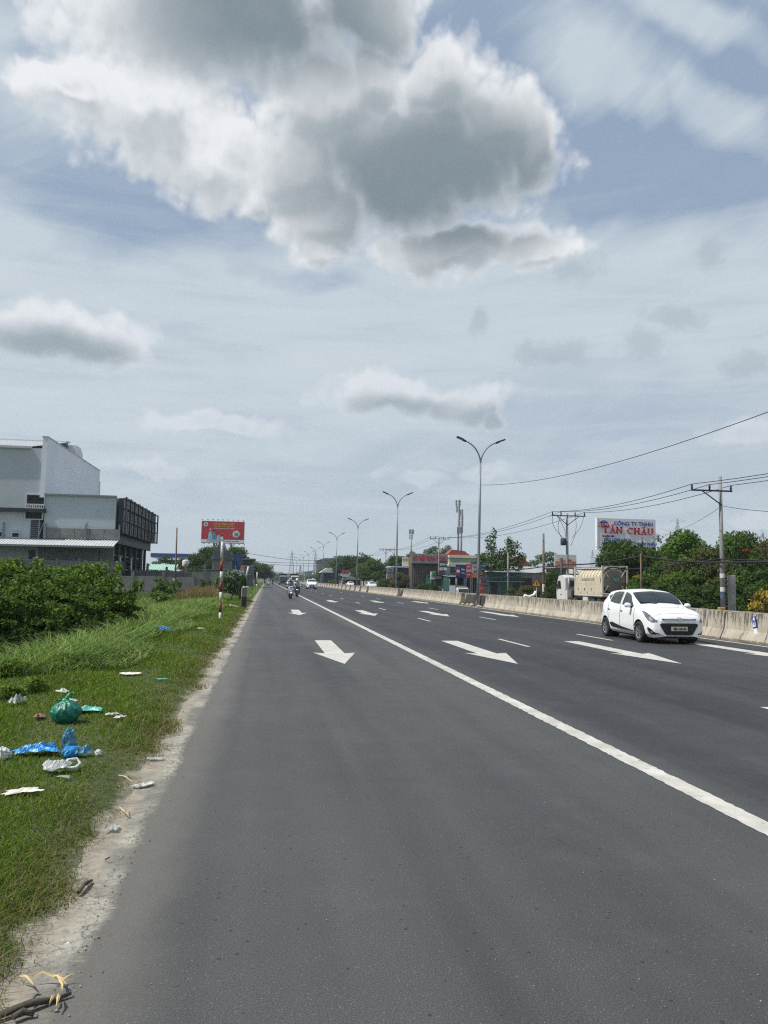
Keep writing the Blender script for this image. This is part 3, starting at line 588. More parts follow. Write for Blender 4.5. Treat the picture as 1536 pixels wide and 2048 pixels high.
wl = MB(); corr(wl, (-w_/2, -0.02, 0.0), (1, 0, 0), (0, 0, 1), (0, -1, 0), w_, sh_-0.2, 0.25, 0.04); wl.build('front_wall', mat('pale_tin', (0.20, 0.215, 0.21), 0.55, 0.12, 0.8, metal=0.3), th)
MB().box((0, 4.0, sh_/2), (w_-0.1, 7.9, sh_-0.1)).build('wall', M_TIN, th)
pts = [(-w_/2-0.35, sh_-0.15), (-w_/2+0.1, sh_+1.2), (ax_-0.7, apx.z-1.2), (ax_-0.22, apx.z), (ax_+0.22, apx.z), (ax_+0.75, apx.z-1.3), (w_/2-0.3, sh_+1.1), (w_/2+0.4, sh_-0.15)]
MB().prism(pts, -0.35, 8.0).build('gable', M_TIN, th)
for k in range(9):
    xx = -w_/2+0.3+k*(w_-0.6)/8; f = 1-abs(xx-ax_)/(w_/2+0.6); MB().box((xx, -0.37, sh_+0.1+0.5*f*(apx.z-sh_)*0.8), (0.05, 0.05, 0.4+f*(apx.z-sh_)*0.75)).build('rib', M_TIN, th)
MB().box((w_/2+0.75, 1.0, sh_*0.72), (1.5, 2.0, sh_*0.9)).build('side_lean_to', mat('dark_blue_tarp', (0.02, 0.06, 0.16), 0.6), th)
# shophouse row further on, blue roofed, with hoardings before it
a = at(482, 1150, 150); hs = thing('roadside_house', 'small grey shophouse with layered awnings past the tin house', 'house', (a.x, 150, 0))
MB().box((0, 3, 2.6), (4.6, 6, 5.2)).build('wall', M_CONCG, hs); MB().box((0, -0.4, 5.3), (5.4, 7.4, 0.25)).build('roof', M_TIN, hs); MB().box((0.2, -1.0, 3.4), (5.0, 2.2, 0.16)).build('awning', M_TIN, hs)
MB().box((-0.8, -0.05, 1.4), (1.4, 0.1, 2.4)).build('door', M_DARK, hs); MB().box((1.2, -0.05, 4.2), (1.2, 0.1, 0.9)).build('window', M_TINT, hs)
a, c_ = at(471, 1130, 96), at(489, 1151, 96)
bn_ = thing('fabric_banner', 'tattered orange white and blue banner beside the road hoarding', 'banner', ((a.x+c_.x)/2, 96, 0)); w_ = c_.x-a.x; h_ = a.z-c_.z
MB().prism([(-w_/2, c_.z), (w_/2, c_.z-0.1), (w_/2, c_.z+h_*0.62), (-w_/2, c_.z+h_*0.45)], -0.02, 0.02).build('cloth', mat('faded_white_blue', (0.42, 0.48, 0.6), 0.8, 0.35, 2.5), bn_)
MB().prism([(0.0, c_.z+h_*0.55), (w_/2, c_.z+h_*0.62), (w_/2, a.z), (0.1, a.z-0.05)], -0.025, 0.015).build('cloth', M_ORANGE, bn_)
for sx_ in (-w_/2, w_/2): MB().tube([(sx_, 0, -0.1), (sx_, 0, a.z)], 0.03, 6).build('post', M_WOOD, bn_)
a, c_ = at(488, 1130, 92), at(508, 1151, 92)
hb = thing('road_hoarding', 'grey slatted back of a square road hoarding on the verge', 'sign', ((a.x+c_.x)/2, 92, 0)); w_ = c_.x-a.x; h_ = a.z-c_.z
MB().box((0, 0, (a.z+c_.z)/2), (w_, 0.05, h_)).build('board', mat('hoarding_back', (0.15, 0.17, 0.17), 0.6), hb)
for j in range(4): MB().box((0, -0.05, c_.z+h_*(j+0.4)/4), (w_, 0.05, 0.07)).build('rail', M_GALV, hb)
for sx_ in (-w_/2+0.1, w_/2-0.1): MB().tube([(sx_, 0.06, -0.1), (sx_, 0.06, a.z)], 0.04, 6).build('post', M_GALV, hb)

# red billboard
YBB = 175.0; tl, br = at(403.5, 1041, YBB), at(488, 1087, YBB); bw_ = br.x-tl.x; tr_z = at(488, 1046, YBB).z; bh = tr_z-br.z+0.25
bb = thing('billboard', 'red billboard with family picture and yellow heading beyond the striped post', 'billboard', ((tl.x+br.x)/2, YBB, 0)); bz = br.z
MB().box((0, 0.25, bz+bh/2), (bw_, 0.4, bh)).build('panel', M_GALV, bb)
MB().box((0, 0.03, bz+bh*0.57), (bw_-0.12, 0.04, bh*0.82)).build('red_print', M_PRINTR, bb)
wst = MB().box((0, 0.025, bz+bh*0.085), (bw_-0.12, 0.04, bh*0.14)).build('white_strip', M_WHITE, bb)
text('heading', 'HỒ SƠ KIÊN THIẾT', bh*0.115, M_YELLOW, bb, (0.25*1, -0.0, bz+bh*0.87), bold=0.02)
text('heading', 'TRÁI CÂY TƯƠI - VIỆT NAM', bh*0.075, M_YELLOW, bb, (0.25, -0.0, bz+bh*0.76), bold=0.012)
text('subheading', 'AN TÂM TIÊU DÙNG - CHẤT LƯỢNG', bh*0.055, M_WHITE, bb, (0.2, -0.0, bz+bh*0.665), bold=0.008)
text('strip_text', 'XÂY DỰNG QUÊ HƯƠNG GIÀU ĐẸP - VĂN MINH - THÂN THIỆN', bh*0.05, M_BLUET, bb, (0, -0.01, bz+bh*0.085), bold=0.01)
def disc(name, r, m, parent, loc, n=24, sy=1.0):
    return MB().add([(r*math.cos(2*math.pi*k/n), 0, sy*r*math.sin(2*math.pi*k/n)) for k in range(n)] + [(r*math.cos(2*math.pi*k/n), 0.03, sy*r*math.sin(2*math.pi*k/n)) for k in range(n)], [tuple(range(n)), tuple(reversed(range(n, 2*n)))] + [(k, k+n, (k+1) % n+n, (k+1) % n) for k in range(n)]).build(name, m, parent, loc=loc)
disc('emblem', bh*0.1, M_WHITE, bb, (-bw_*0.4, -0.03, bz+bh*0.84)); disc('emblem_core', bh*0.055, mat('emblem_grey', (0.2, 0.22, 0.28), 0.5), bb, (-bw_*0.4, -0.05, bz+bh*0.84))
disc('picture_ring', bh*0.19, M_ORANGE, bb, (bw_*0.31, -0.02, bz+bh*0.42)); disc('picture', bh*0.15, M_WHITE, bb, (bw_*0.31, -0.04, bz+bh*0.42)); MB().box((bw_*0.31, -0.05, bz+bh*0.41), (bh*0.17, 0.03, bh*0.16)).build('picture_scene', M_TEAL, bb)
M_CYAN = mat('pale_cyan_print', (0.30, 0.55, 0.62), 0.5, 0.12, 3); M_BLUEC = mat('sky_blue_print', (0.06, 0.28, 0.55), 0.5, 0.15, 3); M_DBL = mat('navy_trousers', (0.02, 0.04, 0.18), 0.5)
for cx, hh, mcol in ((-0.29, 0.53, M_CYAN), (-0.2, 0.45, M_BLUEC), (-0.105, 0.31, M_CYAN), (-0.02, 0.22, M_WHITE)):
    fg = MB(); x0 = cx*bw_; wv = bh*0.11*(0.6+hh*0.8)
    fg.prism([(x0-wv*0.8, bz+bh*0.16), (x0+wv*0.8, bz+bh*0.16), (x0+wv*0.7, bz+bh*(0.16+hh*0.55)), (x0+wv*0.35, bz+bh*(0.16+hh*0.7)), (x0-wv*0.35, bz+bh*(0.16+hh*0.7)), (x0-wv*0.75, bz+bh*(0.16+hh*0.5))], -0.035, 0.0); fg.build('printed_figure', mcol, bb)
    disc('printed_head', bh*0.045, M_SKIN, bb, (x0, -0.045, bz+bh*(0.16+hh*0.8))); disc('printed_hair', bh*0.04, M_DARK if cx != -0.29 else M_WHITE, bb, (x0, -0.055, bz+bh*(0.16+hh*0.88)), sy=0.6)
for sx_ in (-bw_*0.2, bw_*0.2): MB().tube([(sx_, 0.6, -0.1), (sx_, 0.6, bz+bh*0.5)], 0.22, 10).build('mast', M_GALV, bb)
for k in range(9):
    xx = -bw_/2+0.3+k*(bw_-0.6)/8; lp = MB(); lp.bar((xx, 0.1, bz+bh), (xx, -0.9, bz+bh+0.28), 0.05); lp.box((xx, -0.95, bz+bh+0.28), (0.28, 0.22, 0.12)); lp.build('flood_light', M_STEELD, bb)
    lp = MB(); lp.bar((xx+0.4, 0.1, bz), (xx+0.4, -0.9, bz-0.28), 0.05); lp.box((xx+0.4, -0.95, bz-0.28), (0.28, 0.22, 0.12)); lp.build('flood_light', M_STEELD, bb)
MB().box((0, -0.3, bz-0.06), (bw_, 0.5, 0.06)).build('catwalk', M_GALV, bb)

# striped guide posts on the verge
def striped_post(base, top, r, bands, label, white_top):
    o = thing('striped_post', label, 'post', base, group='red and white guide posts'); base = Vector(base); top = Vector(top)-base
    n = len(bands); z0 = 0.0; 
    for i, (f, red) in enumerate(bands):
        a_ = top*z0; b_ = top*(z0+f); z0 += f
        MB().tube([a_-Vector((0, 0, 0.15 if i == 0 else 0)), b_], r, 12).build('band', M_RED if red else M_WHITEW, o)
    return o
g1 = gp(440, 1241); t1 = at(444.5, 1083, g1.y); g1.z = zg(g1.x, g1.y)
sp = striped_post(g1, t1, 0.052, [(0.09, 0), (0.13, 1), (0.13, 0), (0.13, 1), (0.135, 0), (0.125, 1), (0.26, 0)], 'tall red and white striped post standing nearest on the verge', 1)
for k in range(5):
    f = 0.62+0.08*k; v_ = (t1-g1)*f; MB().lathe([(0, -0.004), (0.014, -0.004), (0.014, 0.004), (0, 0.004)], 10, axis='Y').build('bolt_hole', M_DARK, sp, loc=(v_.x, v_.y-0.052, v_.z))
g2 = gp(482, 1196); g2.z = 0.0; t2 = at(497, 1133, g2.y); striped_post(g2, at(497, 1133, g2.y), 0.075, [(0.12, 0), (0.14, 1), (0.14, 0), (0.2, 1), (0.4, 0)], 'leaning faded striped post just behind the concrete stump', 1)
g3 = gp(513, 1180); g3.z = 0.0; striped_post(g3, at(514.5, 1144, g3.y), 0.09, [(0.16, 1), (0.16, 0), (0.16, 1), (0.52, 0)], 'pale guide post farthest along the left verge', 1)
# concrete stump with a tipped slab
gs_ = gp(487, 1217); gs_.z = zg(gs_.x, gs_.y)
st = thing('concrete_stump', 'stained broken concrete stump with a white cap beside the road edge', 'marker', gs_, 0.2)
MB().box((0, 0, 0.28), (0.28, 0.24, 0.7)).build('base', M_CONCD, st, 0.02); MB().box((0, 0, 0.87), (0.27, 0.23, 0.5)).build('upper_block', M_BLOCK, st, 0.02); MB().box((0.08, -0.03, 1.15), (0.3, 0.25, 0.09)).build('cap', M_WHITEW, st, 0.015)
sl = MB().box((0, 0, 0.05), (0.5, 0.36, 0.07)).build('broken_slab', M_CONC, None, 0.01, loc=(gs_.x-0.5, gs_.y-0.1, gs_.z+0.05)); sl.rotation_euler = (0.1, 0.25, 0.3); setp(sl, 'pale broken concrete slab lying at the foot of the stump', 'slab')

# ------------------------------------------------------------------ median barriers and street lamps
def barrier_mesh(L, seed):
    prof = [(-0.30, 0.0), (-0.30, 0.08), (-0.17, 0.34), (-0.10, 0.86), (0.10, 0.86), (0.17, 0.34), (0.30, 0.08), (0.30, 0.0)]
    r = random.Random(seed); n = max(2, int(L/0.5)); mb = MB(); vs_ = []
    for i in range(n+1):
        y = L*i/n; 
        for x, z in prof: vs_.append((x+r.uniform(-.008, .008), y, z + (r.uniform(-.012, .006) if z > 0.5 else 0)))
    k = len(prof); fs_ = [(i*k+j, i*k+j+1, (i+1)*k+j+1, (i+1)*k+j) for i in range(n) for j in range(k-1)] + [tuple(range(k)), tuple(reversed(range(n*k, n*k+k)))]
    mb.add(vs_, fs_); return mb
XB = 14.02
m, t, b = new_mat('barrier_concrete'); oc = t.n('ShaderNodeTexCoord').outputs['Object']; ox, oy, oz = t.xyz(oc)
c = t.mix(t.ramp(t.noise(oc, 1.1, 6, 0.62), 0.3, 0.7), (0.31, 0.275, 0.215), (0.43, 0.39, 0.315))
streak = t.noise(t.vmath('MULTIPLY', oc, (1, 5.0, 0.7)), 2.2, 6, 0.7, 0.3); upper = t.ramp(oz, 0.38, 0.80)
c = t.mix(t.math('MULTIPLY', t.ramp(t.math('ADD', streak, t.math('MULTIPLY', upper, 0.1)), 0.54, 0.63), 0.9), c, (0.07, 0.063, 0.055))
c = t.mix(t.math('MULTIPLY', t.ramp(t.noise(oc, 3.5, 6, 0.7), 0.5, 0.72), 0.4), c, (0.46, 0.42, 0.35)); c = t.mix(t.ramp(t.math('MULTIPLY_ADD', t.noise(oc, 6, 5), 0.16, oz), 0.2, 0.1), c, (0.2, 0.175, 0.14))
t.put(b.inputs['Base Color'], c); b.inputs['Roughness'].default_value = 0.9
bn = t.n('ShaderNodeBump'); bn.inputs['Strength'].default_value = 0.5; bn.inputs['Distance'].default_value = 0.03; t.link(t.noise(oc, 9, 7, 0.7), bn.inputs['Height']); t.link(bn.outputs[0], b.inputs['Normal']); M_BARR = m
LAMPY = [51.1, 84.6, 122.4, 159.8, 198.3, 233.5, 269.7, 306.0, 342.0, 378.0]
segs = []; y = 10.0
while y < 47.5: segs.append((y, min(5.9, 47.9-y))); y += 5.95
y = 54.2
while y < 76: segs.append((y, min(5.9, 78.0-y))); y += 5.95
segs += [(81.2, 5.9), (87.15, 5.9), (93.1, 5.9), (99.05, 5.6), (107.0, 5.9)]
y = 115.3
while y < 330: segs.append((y, 4.9)); y += 7.1
named = {0: 'weathered concrete barrier with the blue number plate, nearest of the median', 1: 'stained concrete barrier directly behind the white hatchback', 2: 'stained concrete barrier in line with the tank truck wheels', 3: 'concrete barrier with black streaks left of the hatchback'}
cache = {}; ORD = ['first', 'second', 'third', 'fourth', 'fifth', 'sixth', 'seventh', 'eighth', 'ninth', 'tenth', 'eleventh', 'twelfth', 'thirteenth', 'fourteenth', 'fifteenth', 'sixteenth', 'seventeenth', 'eighteenth', 'nineteenth', 'twentieth']
for i, (y0, L) in enumerate(segs):
    key = (round(L, 1), i % 3 if L > 5 else 0)
    if key not in cache: o = barrier_mesh(L, i).build('concrete_barrier', M_BARR, None); cache[key] = o
    else: o = cache[key].copy(); COL.objects.link(o)
    o.location = (XB+rnd.uniform(-.015, .015), y0, 0.0); o.rotation_euler = (0, 0, rnd.uniform(-.002, .002))
    setp(o, named.get(i, ORD[i]+' weathered concrete barrier counted away from the number plate' if y0 < 112 else 'short concrete barrier with a gap on each side, far along the median'), 'barrier', 'concrete barriers of the near median row')
# far row, and infill blocks coloured dark for the shade in the gaps
for i in range(32):
    key = 'far'
    if key not in cache: o = barrier_mesh(9.9, 99).build('concrete_barrier', M_BARR, None); cache[key] = o
    else: o = cache[key].copy(); COL.objects.link(o)
    o.location = (15.2, 8+i*10.0, -0.03); setp(o, 'concrete barrier of the second row behind the median lamps', 'barrier', 'concrete barriers of the far median row')
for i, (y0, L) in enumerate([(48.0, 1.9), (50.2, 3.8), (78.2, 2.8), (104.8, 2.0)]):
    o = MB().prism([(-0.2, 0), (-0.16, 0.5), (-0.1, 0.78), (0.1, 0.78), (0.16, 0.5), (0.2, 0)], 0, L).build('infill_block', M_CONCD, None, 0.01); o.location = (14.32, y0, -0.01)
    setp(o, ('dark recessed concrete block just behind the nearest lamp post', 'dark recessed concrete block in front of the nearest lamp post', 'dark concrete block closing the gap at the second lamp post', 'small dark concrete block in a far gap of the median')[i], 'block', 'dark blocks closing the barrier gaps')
for i, (yy, s_) in enumerate([(49.0, .16), (50.9, .2), (52.4, .15), (53.4, .13), (48.4, .1)]):
    mb = MB(); r = random.Random(i); mb.lathe([(0, -0.05), (s_*0.8, 0), (s_, s_*0.4), (s_*0.6, s_*0.85), (0, s_)], 7)
    mb.v = [(x*r.uniform(.8, 1.2), y*r.uniform(.8, 1.3), z*r.uniform(.9, 1.1)) for x, y, z in mb.v]; o = mb.build('rubble_stone', M_CONC, None, loc=(13.8+r.uniform(-.1, .1), yy, 0.02)); setp(o, ('middle sized lump of concrete rubble left of the nearest lamp post', 'largest lump of concrete rubble at the nearest lamp foot', 'lump of concrete rubble right of the nearest lamp foot', 'lump of rubble farther right in the barrier gap', 'smallest chip of rubble in the barrier gap')[i], 'rubble', 'rubble in the barrier gap')
# blue chainage plate on the first barrier
kp = thing('chainage_plate', 'small blue number plate with 4 over 61 fixed to the barrier', 'plate', (XB-0.17, 20.35, 0.62)); kp.rotation_euler = (0, R(-11), R(-90)); kp.location.z = 0.52
MB().box((0, 0, 0.09), (0.17, 0.012, 0.34)).build('plate', M_BLUEP, kp); MB().box((0, 0.0, -0.17), (0.17, 0.012, 0.17)).build('lower_plate', M_WHITE, kp)
text('digits', '4', 0.17, M_WHITE, kp, (0, -0.009, 0.18), bold=0.006); text('digits', '61', 0.15, M_WHITE, kp, (0, -0.009, 0.01), bold=0.006)
MB().box((0, -0.008, 0.1), (0.11, 0.004, 0.012)).build('rule', M_WHITE, kp)
# twin arm lamps
def make_lamp():
    o = thing('street_lamp', '', 'street lamp', group='twin armed street lamps on the median')
    MB().tube([(0, 0, 0), (0, 0, 3.0), (0, 0, 6), (0, 0, 9.85)], [0.115, 0.1, 0.085, 0.062], 14).build('pole', M_GALV, o)
    MB().lathe([(0.2, -0.02), (0.2, 0.03), (0.14, 0.05), (0.125, 0.4)], 14).build('base_plate', M_GALV, o); MB().box((-0.118, 0, 0.9), (0.03, 0.11, 0.32)).build('inspection_door', M_GALV, o)
    for s_ in (-1, 1):
        pts = []
        for k in range(11):
            a_ = k/10; th_ = a_*R(74); pts.append((s_*(1.35*(1-math.cos(th_)) + 0.12*a_*a_), 0, 9.75+1.65*math.sin(th_)))
        ar = MB().tube(pts, [0.055-0.012*k/10 for k in range(11)], 10).build('arm', M_GALV, o)
        e = Vector(pts[-1]); d = (Vector(pts[-1])-Vector(pts[-2])).normalized()
        hd = MB(); q = d.to_track_quat('Y', 'Z').to_matrix(); hd.box(e+d*0.1+Vector((0, 0, -0.0)), (0.13, 0.26, 0.14), M=q); hd.box(e+d*0.42+Vector((0, 0, 0.03)), (0.3, 0.5, 0.09), M=q); hd.build('lamp_head', M_STEELD, ar, 0.02)
        MB().box(e+d*0.42+Vector((0, 0, -0.03)), (0.22, 0.38, 0.02), M=q).build('lens', M_LAMP, ar)
    return o
lampnames = ['tallest twin armed street lamp, nearest on the median', 'second twin armed street lamp along the median', 'third twin armed street lamp along the median', 'fourth twin armed street lamp along the median', 'fifth twin armed street lamp along the median', 'sixth twin armed street lamp along the median', 'seventh twin armed street lamp along the median', 'eighth twin armed street lamp along the median', 'ninth twin armed street lamp along the median', 'tenth and last twin armed street lamp along the median']
lp0 = make_lamp(); lp0.location = (14.25, LAMPY[0], 0); lp0['label'] = lampnames[0]; lp0.rotation_euler = (0, R(0.9), 0)
for i, yy in enumerate(LAMPY[1:], 1):
    o = dup_tree(lp0, lampnames[i]); o.location = (14.25, yy, 0); o.rotation_euler = (0, R(rnd.uniform(0.1, 0.6)), R(rnd.uniform(-3, 3)))

# ------------------------------------------------------------------ poles, wires and towers, right side
XU = 30.0
def util_pole(px, ptop, X, label, kind, group='utility poles along the far side', mat_=None, name='utility_pole', r=0.16):
    top = atx(px, ptop, X); z0 = zg(X, top.y); o = thing(name, label, 'pole', (X, top.y, z0), group=group); H_ = top.z-z0
    MB().tube([(0, 0, -0.2), (0, 0, H_*0.5), (0, 0, H_)], [r, r*0.84, r*0.66], 10).build('shaft', mat_ or M_POLE, o)
    if kind >= 1:
        zz = H_-(1.0 if kind == 1 else 0.25); w_ = 3.0 if kind == 1 else 3.4; x0, x1 = (-2.2, 0.75) if kind == 1 else (-1.7, 1.9)
        MB().bar((x0, -0.16, zz), (x1, -0.16, zz), 0.1).build('crossarm', M_STEELD, o)
        MB().bar((x0*0.66, -0.16, zz), (0, -0.12, zz-0.95), 0.06).build('brace', M_STEELD, o)
        if kind == 2: MB().bar((x1*0.66, -0.16, zz), (0, -0.12, zz-0.95), 0.06).build('brace', M_STEELD, o)
        for xx in ((x0+0.05, x0*0.4, x1-0.08) if kind == 1 else (x0+.1, -0.7, 0.8, x1-.1)):
            MB().lathe([(0, 0), (0.07, 0.02), (0.05, 0.1), (0.09, 0.14), (0.05, 0.2), (0.08, 0.25), (0.04, 0.34), (0, 0.35)], 8).build('insulator', M_STEELD, o, loc=(xx, -0.16, zz+0.05))
    return o, top, H_
pA, tA, hA = util_pole(1440, 953, XU, 'round concrete power pole rising above the hedge at the far right', 1)
for zz, c_ in ((1.9, M_WHITEW), (2.8, M_WHITEW), (1.45, mat('dull_blue', (.07, .1, .2), .6))): MB().lathe([(0.162, zz), (0.163, zz+0.3)], 12).build('sticker', c_, pA)
bxp = MB().box((0.62, -0.1, 1.45), (0.42, 0.3, 3.1)); bxo = bxp.build('ladder_post', mat('ladder_grey', (0.3, 0.3, 0.29), 0.7, 0.2, 2), None, 0.02, loc=(pA.location.x+0.1, pA.location.y+0.2, pA.location.z)); setp(bxo, 'square grey concrete post close beside the power pole', 'post')
oc_ = MB().box((0, 0, 0.04), (0.2, 0.16, 0.1)).build('orange_cap', mat('dull_yellow', (.4, .24, .05), .7, .2, 8), None, 0.02, loc=(15.2, atx(1443, 1222, 15.2).y, 0.83)); setp(oc_, 'small orange yellow block lying on top of the barrier', 'block')
pB, tB, hB = util_pole(1134, 1027, XU, 'power pole with wide crossarm, transformer and drooping leads above the truck', 2)
MB().lathe([(0, -0.35), (0.26, -0.35), (0.28, -0.3), (0.28, 0.3), (0.2, 0.38), (0, 0.4)], 14).build('transformer', M_STEELD, pB, loc=(-0.45, -0.1, hB-2.9))
for k, (x0, x1) in enumerate([(-1.6, -0.5), (-0.7, -0.45), (0.8, 0.3), (1.7, 0.4), (-1.2, -0.2)]):
    pts = [(x0+(x1-x0)*f+(-0.45 if k < 2 else 0.3)*math.sin(math.pi*f), -0.2, hB-0.2-(2.3+0.4*(k % 3))*f) for f in np.linspace(0, 1, 9)]
    MB().tube(pts, 0.022, 5).build('lead_wire', M_CABLE, pB)
MB().tube([(-0.5, 0.3, -0.2), (-0.5, 0.3, hB*0.52)], 0.13, 8).build('service_shaft', M_STEELD, pB)
pC, tC, hC = util_pole(1087, 1067, XU, 'dark wooden pole left of the transformer pole', 0, mat_=M_WOOD)
MB().lathe([(0.163, 1.0), (0.16, 2.2)], 12).build('painted_band', M_WHITEW, pC)
pD, tD, hD = util_pole(1016, 1105, XU, 'thin grey concrete post before the green sheet fence', 0, r=0.13)
pE, tE, hE = util_pole(878, 1075, XU, 'power pole with crossarm in front of the brown steel shop', 2)
MB().tube([(0.1, 0, hE-3.2), (-1.1, -0.4, hE-2.6)], 0.04, 6).build('lamp_arm', M_GALV, pE); MB().box((-1.35, -0.45, hE-2.5), (0.55, 0.25, 0.1)).build('lamp_head', M_STEELD, pE)
pF, tF, hF = util_pole(772, 1098, XU, 'double power pole beside the grey pillar sign', 2)
pG, tG, hG = util_pole(789, 1092, XU+1.5, 'slim mast with side fittings next to the double power pole', 1, r=0.12)
pH, tH, hH = util_pole(733, 1110, XU, 'far power pole standing in front of dark trees', 2)
pI, tI, hI = util_pole(739, 1112, XU+2, 'second far power pole close to its twin before dark trees', 1, r=0.13)
for px_, pt_, lb in ((690, 1122, 'thin pole before trees near the small red shop sign'), (706, 1120, 'pale thin pole among the far trees by the median'), (719, 1112, 'grey thin pole right of the pale one among far trees')): util_pole(px_, pt_, XU, lb, 0, group='far thin poles', r=0.2)
def wire(name, pts, r, label, cat='cable', group=None, sag=0.0, m=None):
    out = []
    for a_, b_ in zip(pts[:-1], pts[1:]):
        a_, b_ = Vector(a_), Vector(b_); L = (b_-a_).length; n = 14
        for k in range(n): f = k/n; p = a_.lerp(b_, f); p.z -= sag*L*4*f*(1-f); out.append(p)
    out.append(Vector(pts[-1])); o = MB().tube(out, r, 6, cap=False).build(name, m or M_CABLE, None); return setp(o, label, cat, group)
zt = lambda o, h, dx, dz: Vector((o.location.x+dx, o.location.y-0.16, o.location.z+h+dz))
right_end = lambda px, py, X=30.0: atx(px, py, X)
for k, (da, db, de) in enumerate([(-2.15, -1.6, -1.6), (-0.9, -0.7, -0.7), (0.7, 1.8, 1.8)]):
    far = zt(pF, hF, de*0.8, 0.1); e = Vector((XU+da*0.9, 12.0, tA.z-0.3+0.25*k))
    wire('power_line', [e, zt(pA, hA, da, -0.6), zt(pB, hB, db, 0.15), zt(pE, hE, de, 0.15), far, zt(pH, hH, de*.5, 0), (XU+de*.5, 420, 9.5)], 0.021, ('topmost phase wire strung along the roadside power poles', 'middle phase wire strung along the roadside power poles', 'lowest phase wire strung along the roadside power poles')[k], 'power line', 'phase wires', 0.018)
wire('cable_bundle', [(XU-0.3, 14, 4.1), (XU-0.3, pA.location.y, 3.2), (XU-0.4, pA.location.y+10.5, 3.95), (XU-0.3, pB.location.y, 3.55), (XU-0.3, pC.location.y, 3.45), (XU-0.3, pD.location.y, 3.4), (XU-0.3, pE.location.y, 3.4), (XU-.3, pF.location.y, 4.2)], 0.06, 'thick black bundle of telephone cables hanging low along the hedge', 'cable', None, 0.012)
wire('telephone_cable', [(XU-0.2, 14, 3.5), (XU-0.2, pA.location.y, 3.45), (XU-0.2, pB.location.y, 3.2), (XU-0.2, pE.location.y, 3.1)], 0.045, 'single dark cable below the thick bundle', 'cable', None, 0.015)
post2 = MB().tube([(0, 0, 0), (0, 0, 4.75)], 0.07, 8).build('cable_post', M_WOOD, None, loc=(XU-0.4, pA.location.y+10.5, zg(XU, 58))); setp(post2, 'thin dark post holding up the cable bundle within the hedge', 'post')
lw0 = atx(958, 970, 14.25); lw1 = at(1600, 800, 19.0)
wire('lamp_wire', [lw0, lw1], 0.012, 'single wire rising from the nearest street lamp to the upper right', 'cable', None, 0.02)
wire('mid_wire', [at(1320, 1056, 140), zt(pA, hA, 0, -2.0), at(1560, 1024, 40)], 0.016, 'faint thin wire crossing behind the big white signboard', 'cable', None, 0.01)
for k, (ya, yb) in enumerate([(1104, 1122), (1121, 1128), (1124, 1133)]):
    wire('crossing_wire', [at(480, ya, 300), at(585, yb-2, 300), at(700, yb-1, 300)], 0.07, ('uppermost', 'middle', 'lowest')[k] + ' wire crossing above the far end of the road', 'cable', 'wires crossing far road', 0.006)
def lattice(name, label, px, ptop, Y, w0, arms, group, z0=0.0, r=0.12, cat='pylon'):
    top = at(px, ptop, Y); o = thing(name, label, cat, (top.x, Y, z0), group=group); H_ = top.z-z0; n = 11
    lv = [(w0*(1-(k/n)**0.75)+0.5, H_*k/n) for k in range(n+1)]
    for sx_ in (-1, 1):
        for sy_ in (-1, 1): MB().tube([(sx_*w/2, sy_*w/2, z) for w, z in lv], r, 5).build('leg', M_GALV, o)
    br = MB()
    for k in range(n):
        (w, z), (w2, z2) = lv[k], lv[k+1]
        for sy_ in (-1, 1): br.tube([(-w/2, sy_*w/2, z), (w2/2, sy_*w2/2, z2)], r*.6, 4, False); br.tube([(w/2, sy_*w/2, z), (-w2/2, sy_*w2/2, z2)], r*.6, 4, False)
    br.build('bracing', M_GALV, o)
    for f, w in arms:
        MB().tube([(-w, 0, H_*f), (w, 0, H_*f)], r*.8, 5).tube([(-w, 0, H_*f), (0, 0, H_*(f+0.05))], r*.5, 4).tube([(w, 0, H_*f), (0, 0, H_*(f+0.05))], r*.5, 4).build('cross_arm', M_GALV, o)
    return o
lattice('power_pylon', 'left of two hazy lattice pylons above the road end', 584, 1101, 760, 7, [(0.78, 4.5), (0.88, 3.5)], 'lattice pylons', 0, 0.2)
lattice('power_pylon', 'right of two hazy lattice pylons, behind the sixth lamp', 631, 1103, 820, 7, [(0.78, 4.5), (0.88, 3.5)], 'lattice pylons', 0, 0.2)
lattice('power_pylon', 'lattice pylon top above the trees at right of the signboard', 1355, 1038, 420, 8, [(0.77, 10), (0.97, 5)], 'lattice pylons', 0, 0.1)
lattice('power_pylon', 'pale lattice pylon behind the small Tan Chau sign', 1185, 1100, 520, 6, [(0.6, 6), (0.8, 5)], 'lattice pylons', 0, 0.09)
lattice('church_spire', 'tiny pointed spire on the hazy skyline above the road', 601, 1131, 900, 5, [], None, 0, 0.4, 'spire')
def mast(px, ptop, Y, label, ants):
    top = at(px, ptop, Y); o = thing('telecom_mast', label, 'mast', (top.x, Y, -0.6), group='telecom masts'); H_ = top.z+0.6
    MB().tube([(0, 0, 0), (0, 0, H_)], [0.42, 0.26], 10).build('shaft', M_GALV, o)
    for zf, rr, n in ants:
        for k in range(n): a_ = 2*math.pi*k/n+zf; MB().box((rr*math.cos(a_), rr*math.sin(a_), H_*zf), (0.35, 0.28, 2.1)).build('antenna', M_GALV, o)
        MB().lathe([(rr, H_*zf-0.4), (rr, H_*zf-0.3)], 12).lathe([(rr, H_*zf+0.4), (rr, H_*zf+0.5)], 12).build('ring', M_STEELD, o)
    return o
mast(917, 1001, 240, 'taller slim telecom mast with antenna crown above the red roof', [(0.97, 0.75, 3), (0.9, 0.5, 3), (0.66, 0.4, 2)])
mast(923, 1019, 246, 'shorter telecom mast studded with antennas above the red roof', [(0.96, 0.5, 3), (0.89, 0.7, 3), (0.82, 0.7, 3), (0.74, 0.5, 2)])
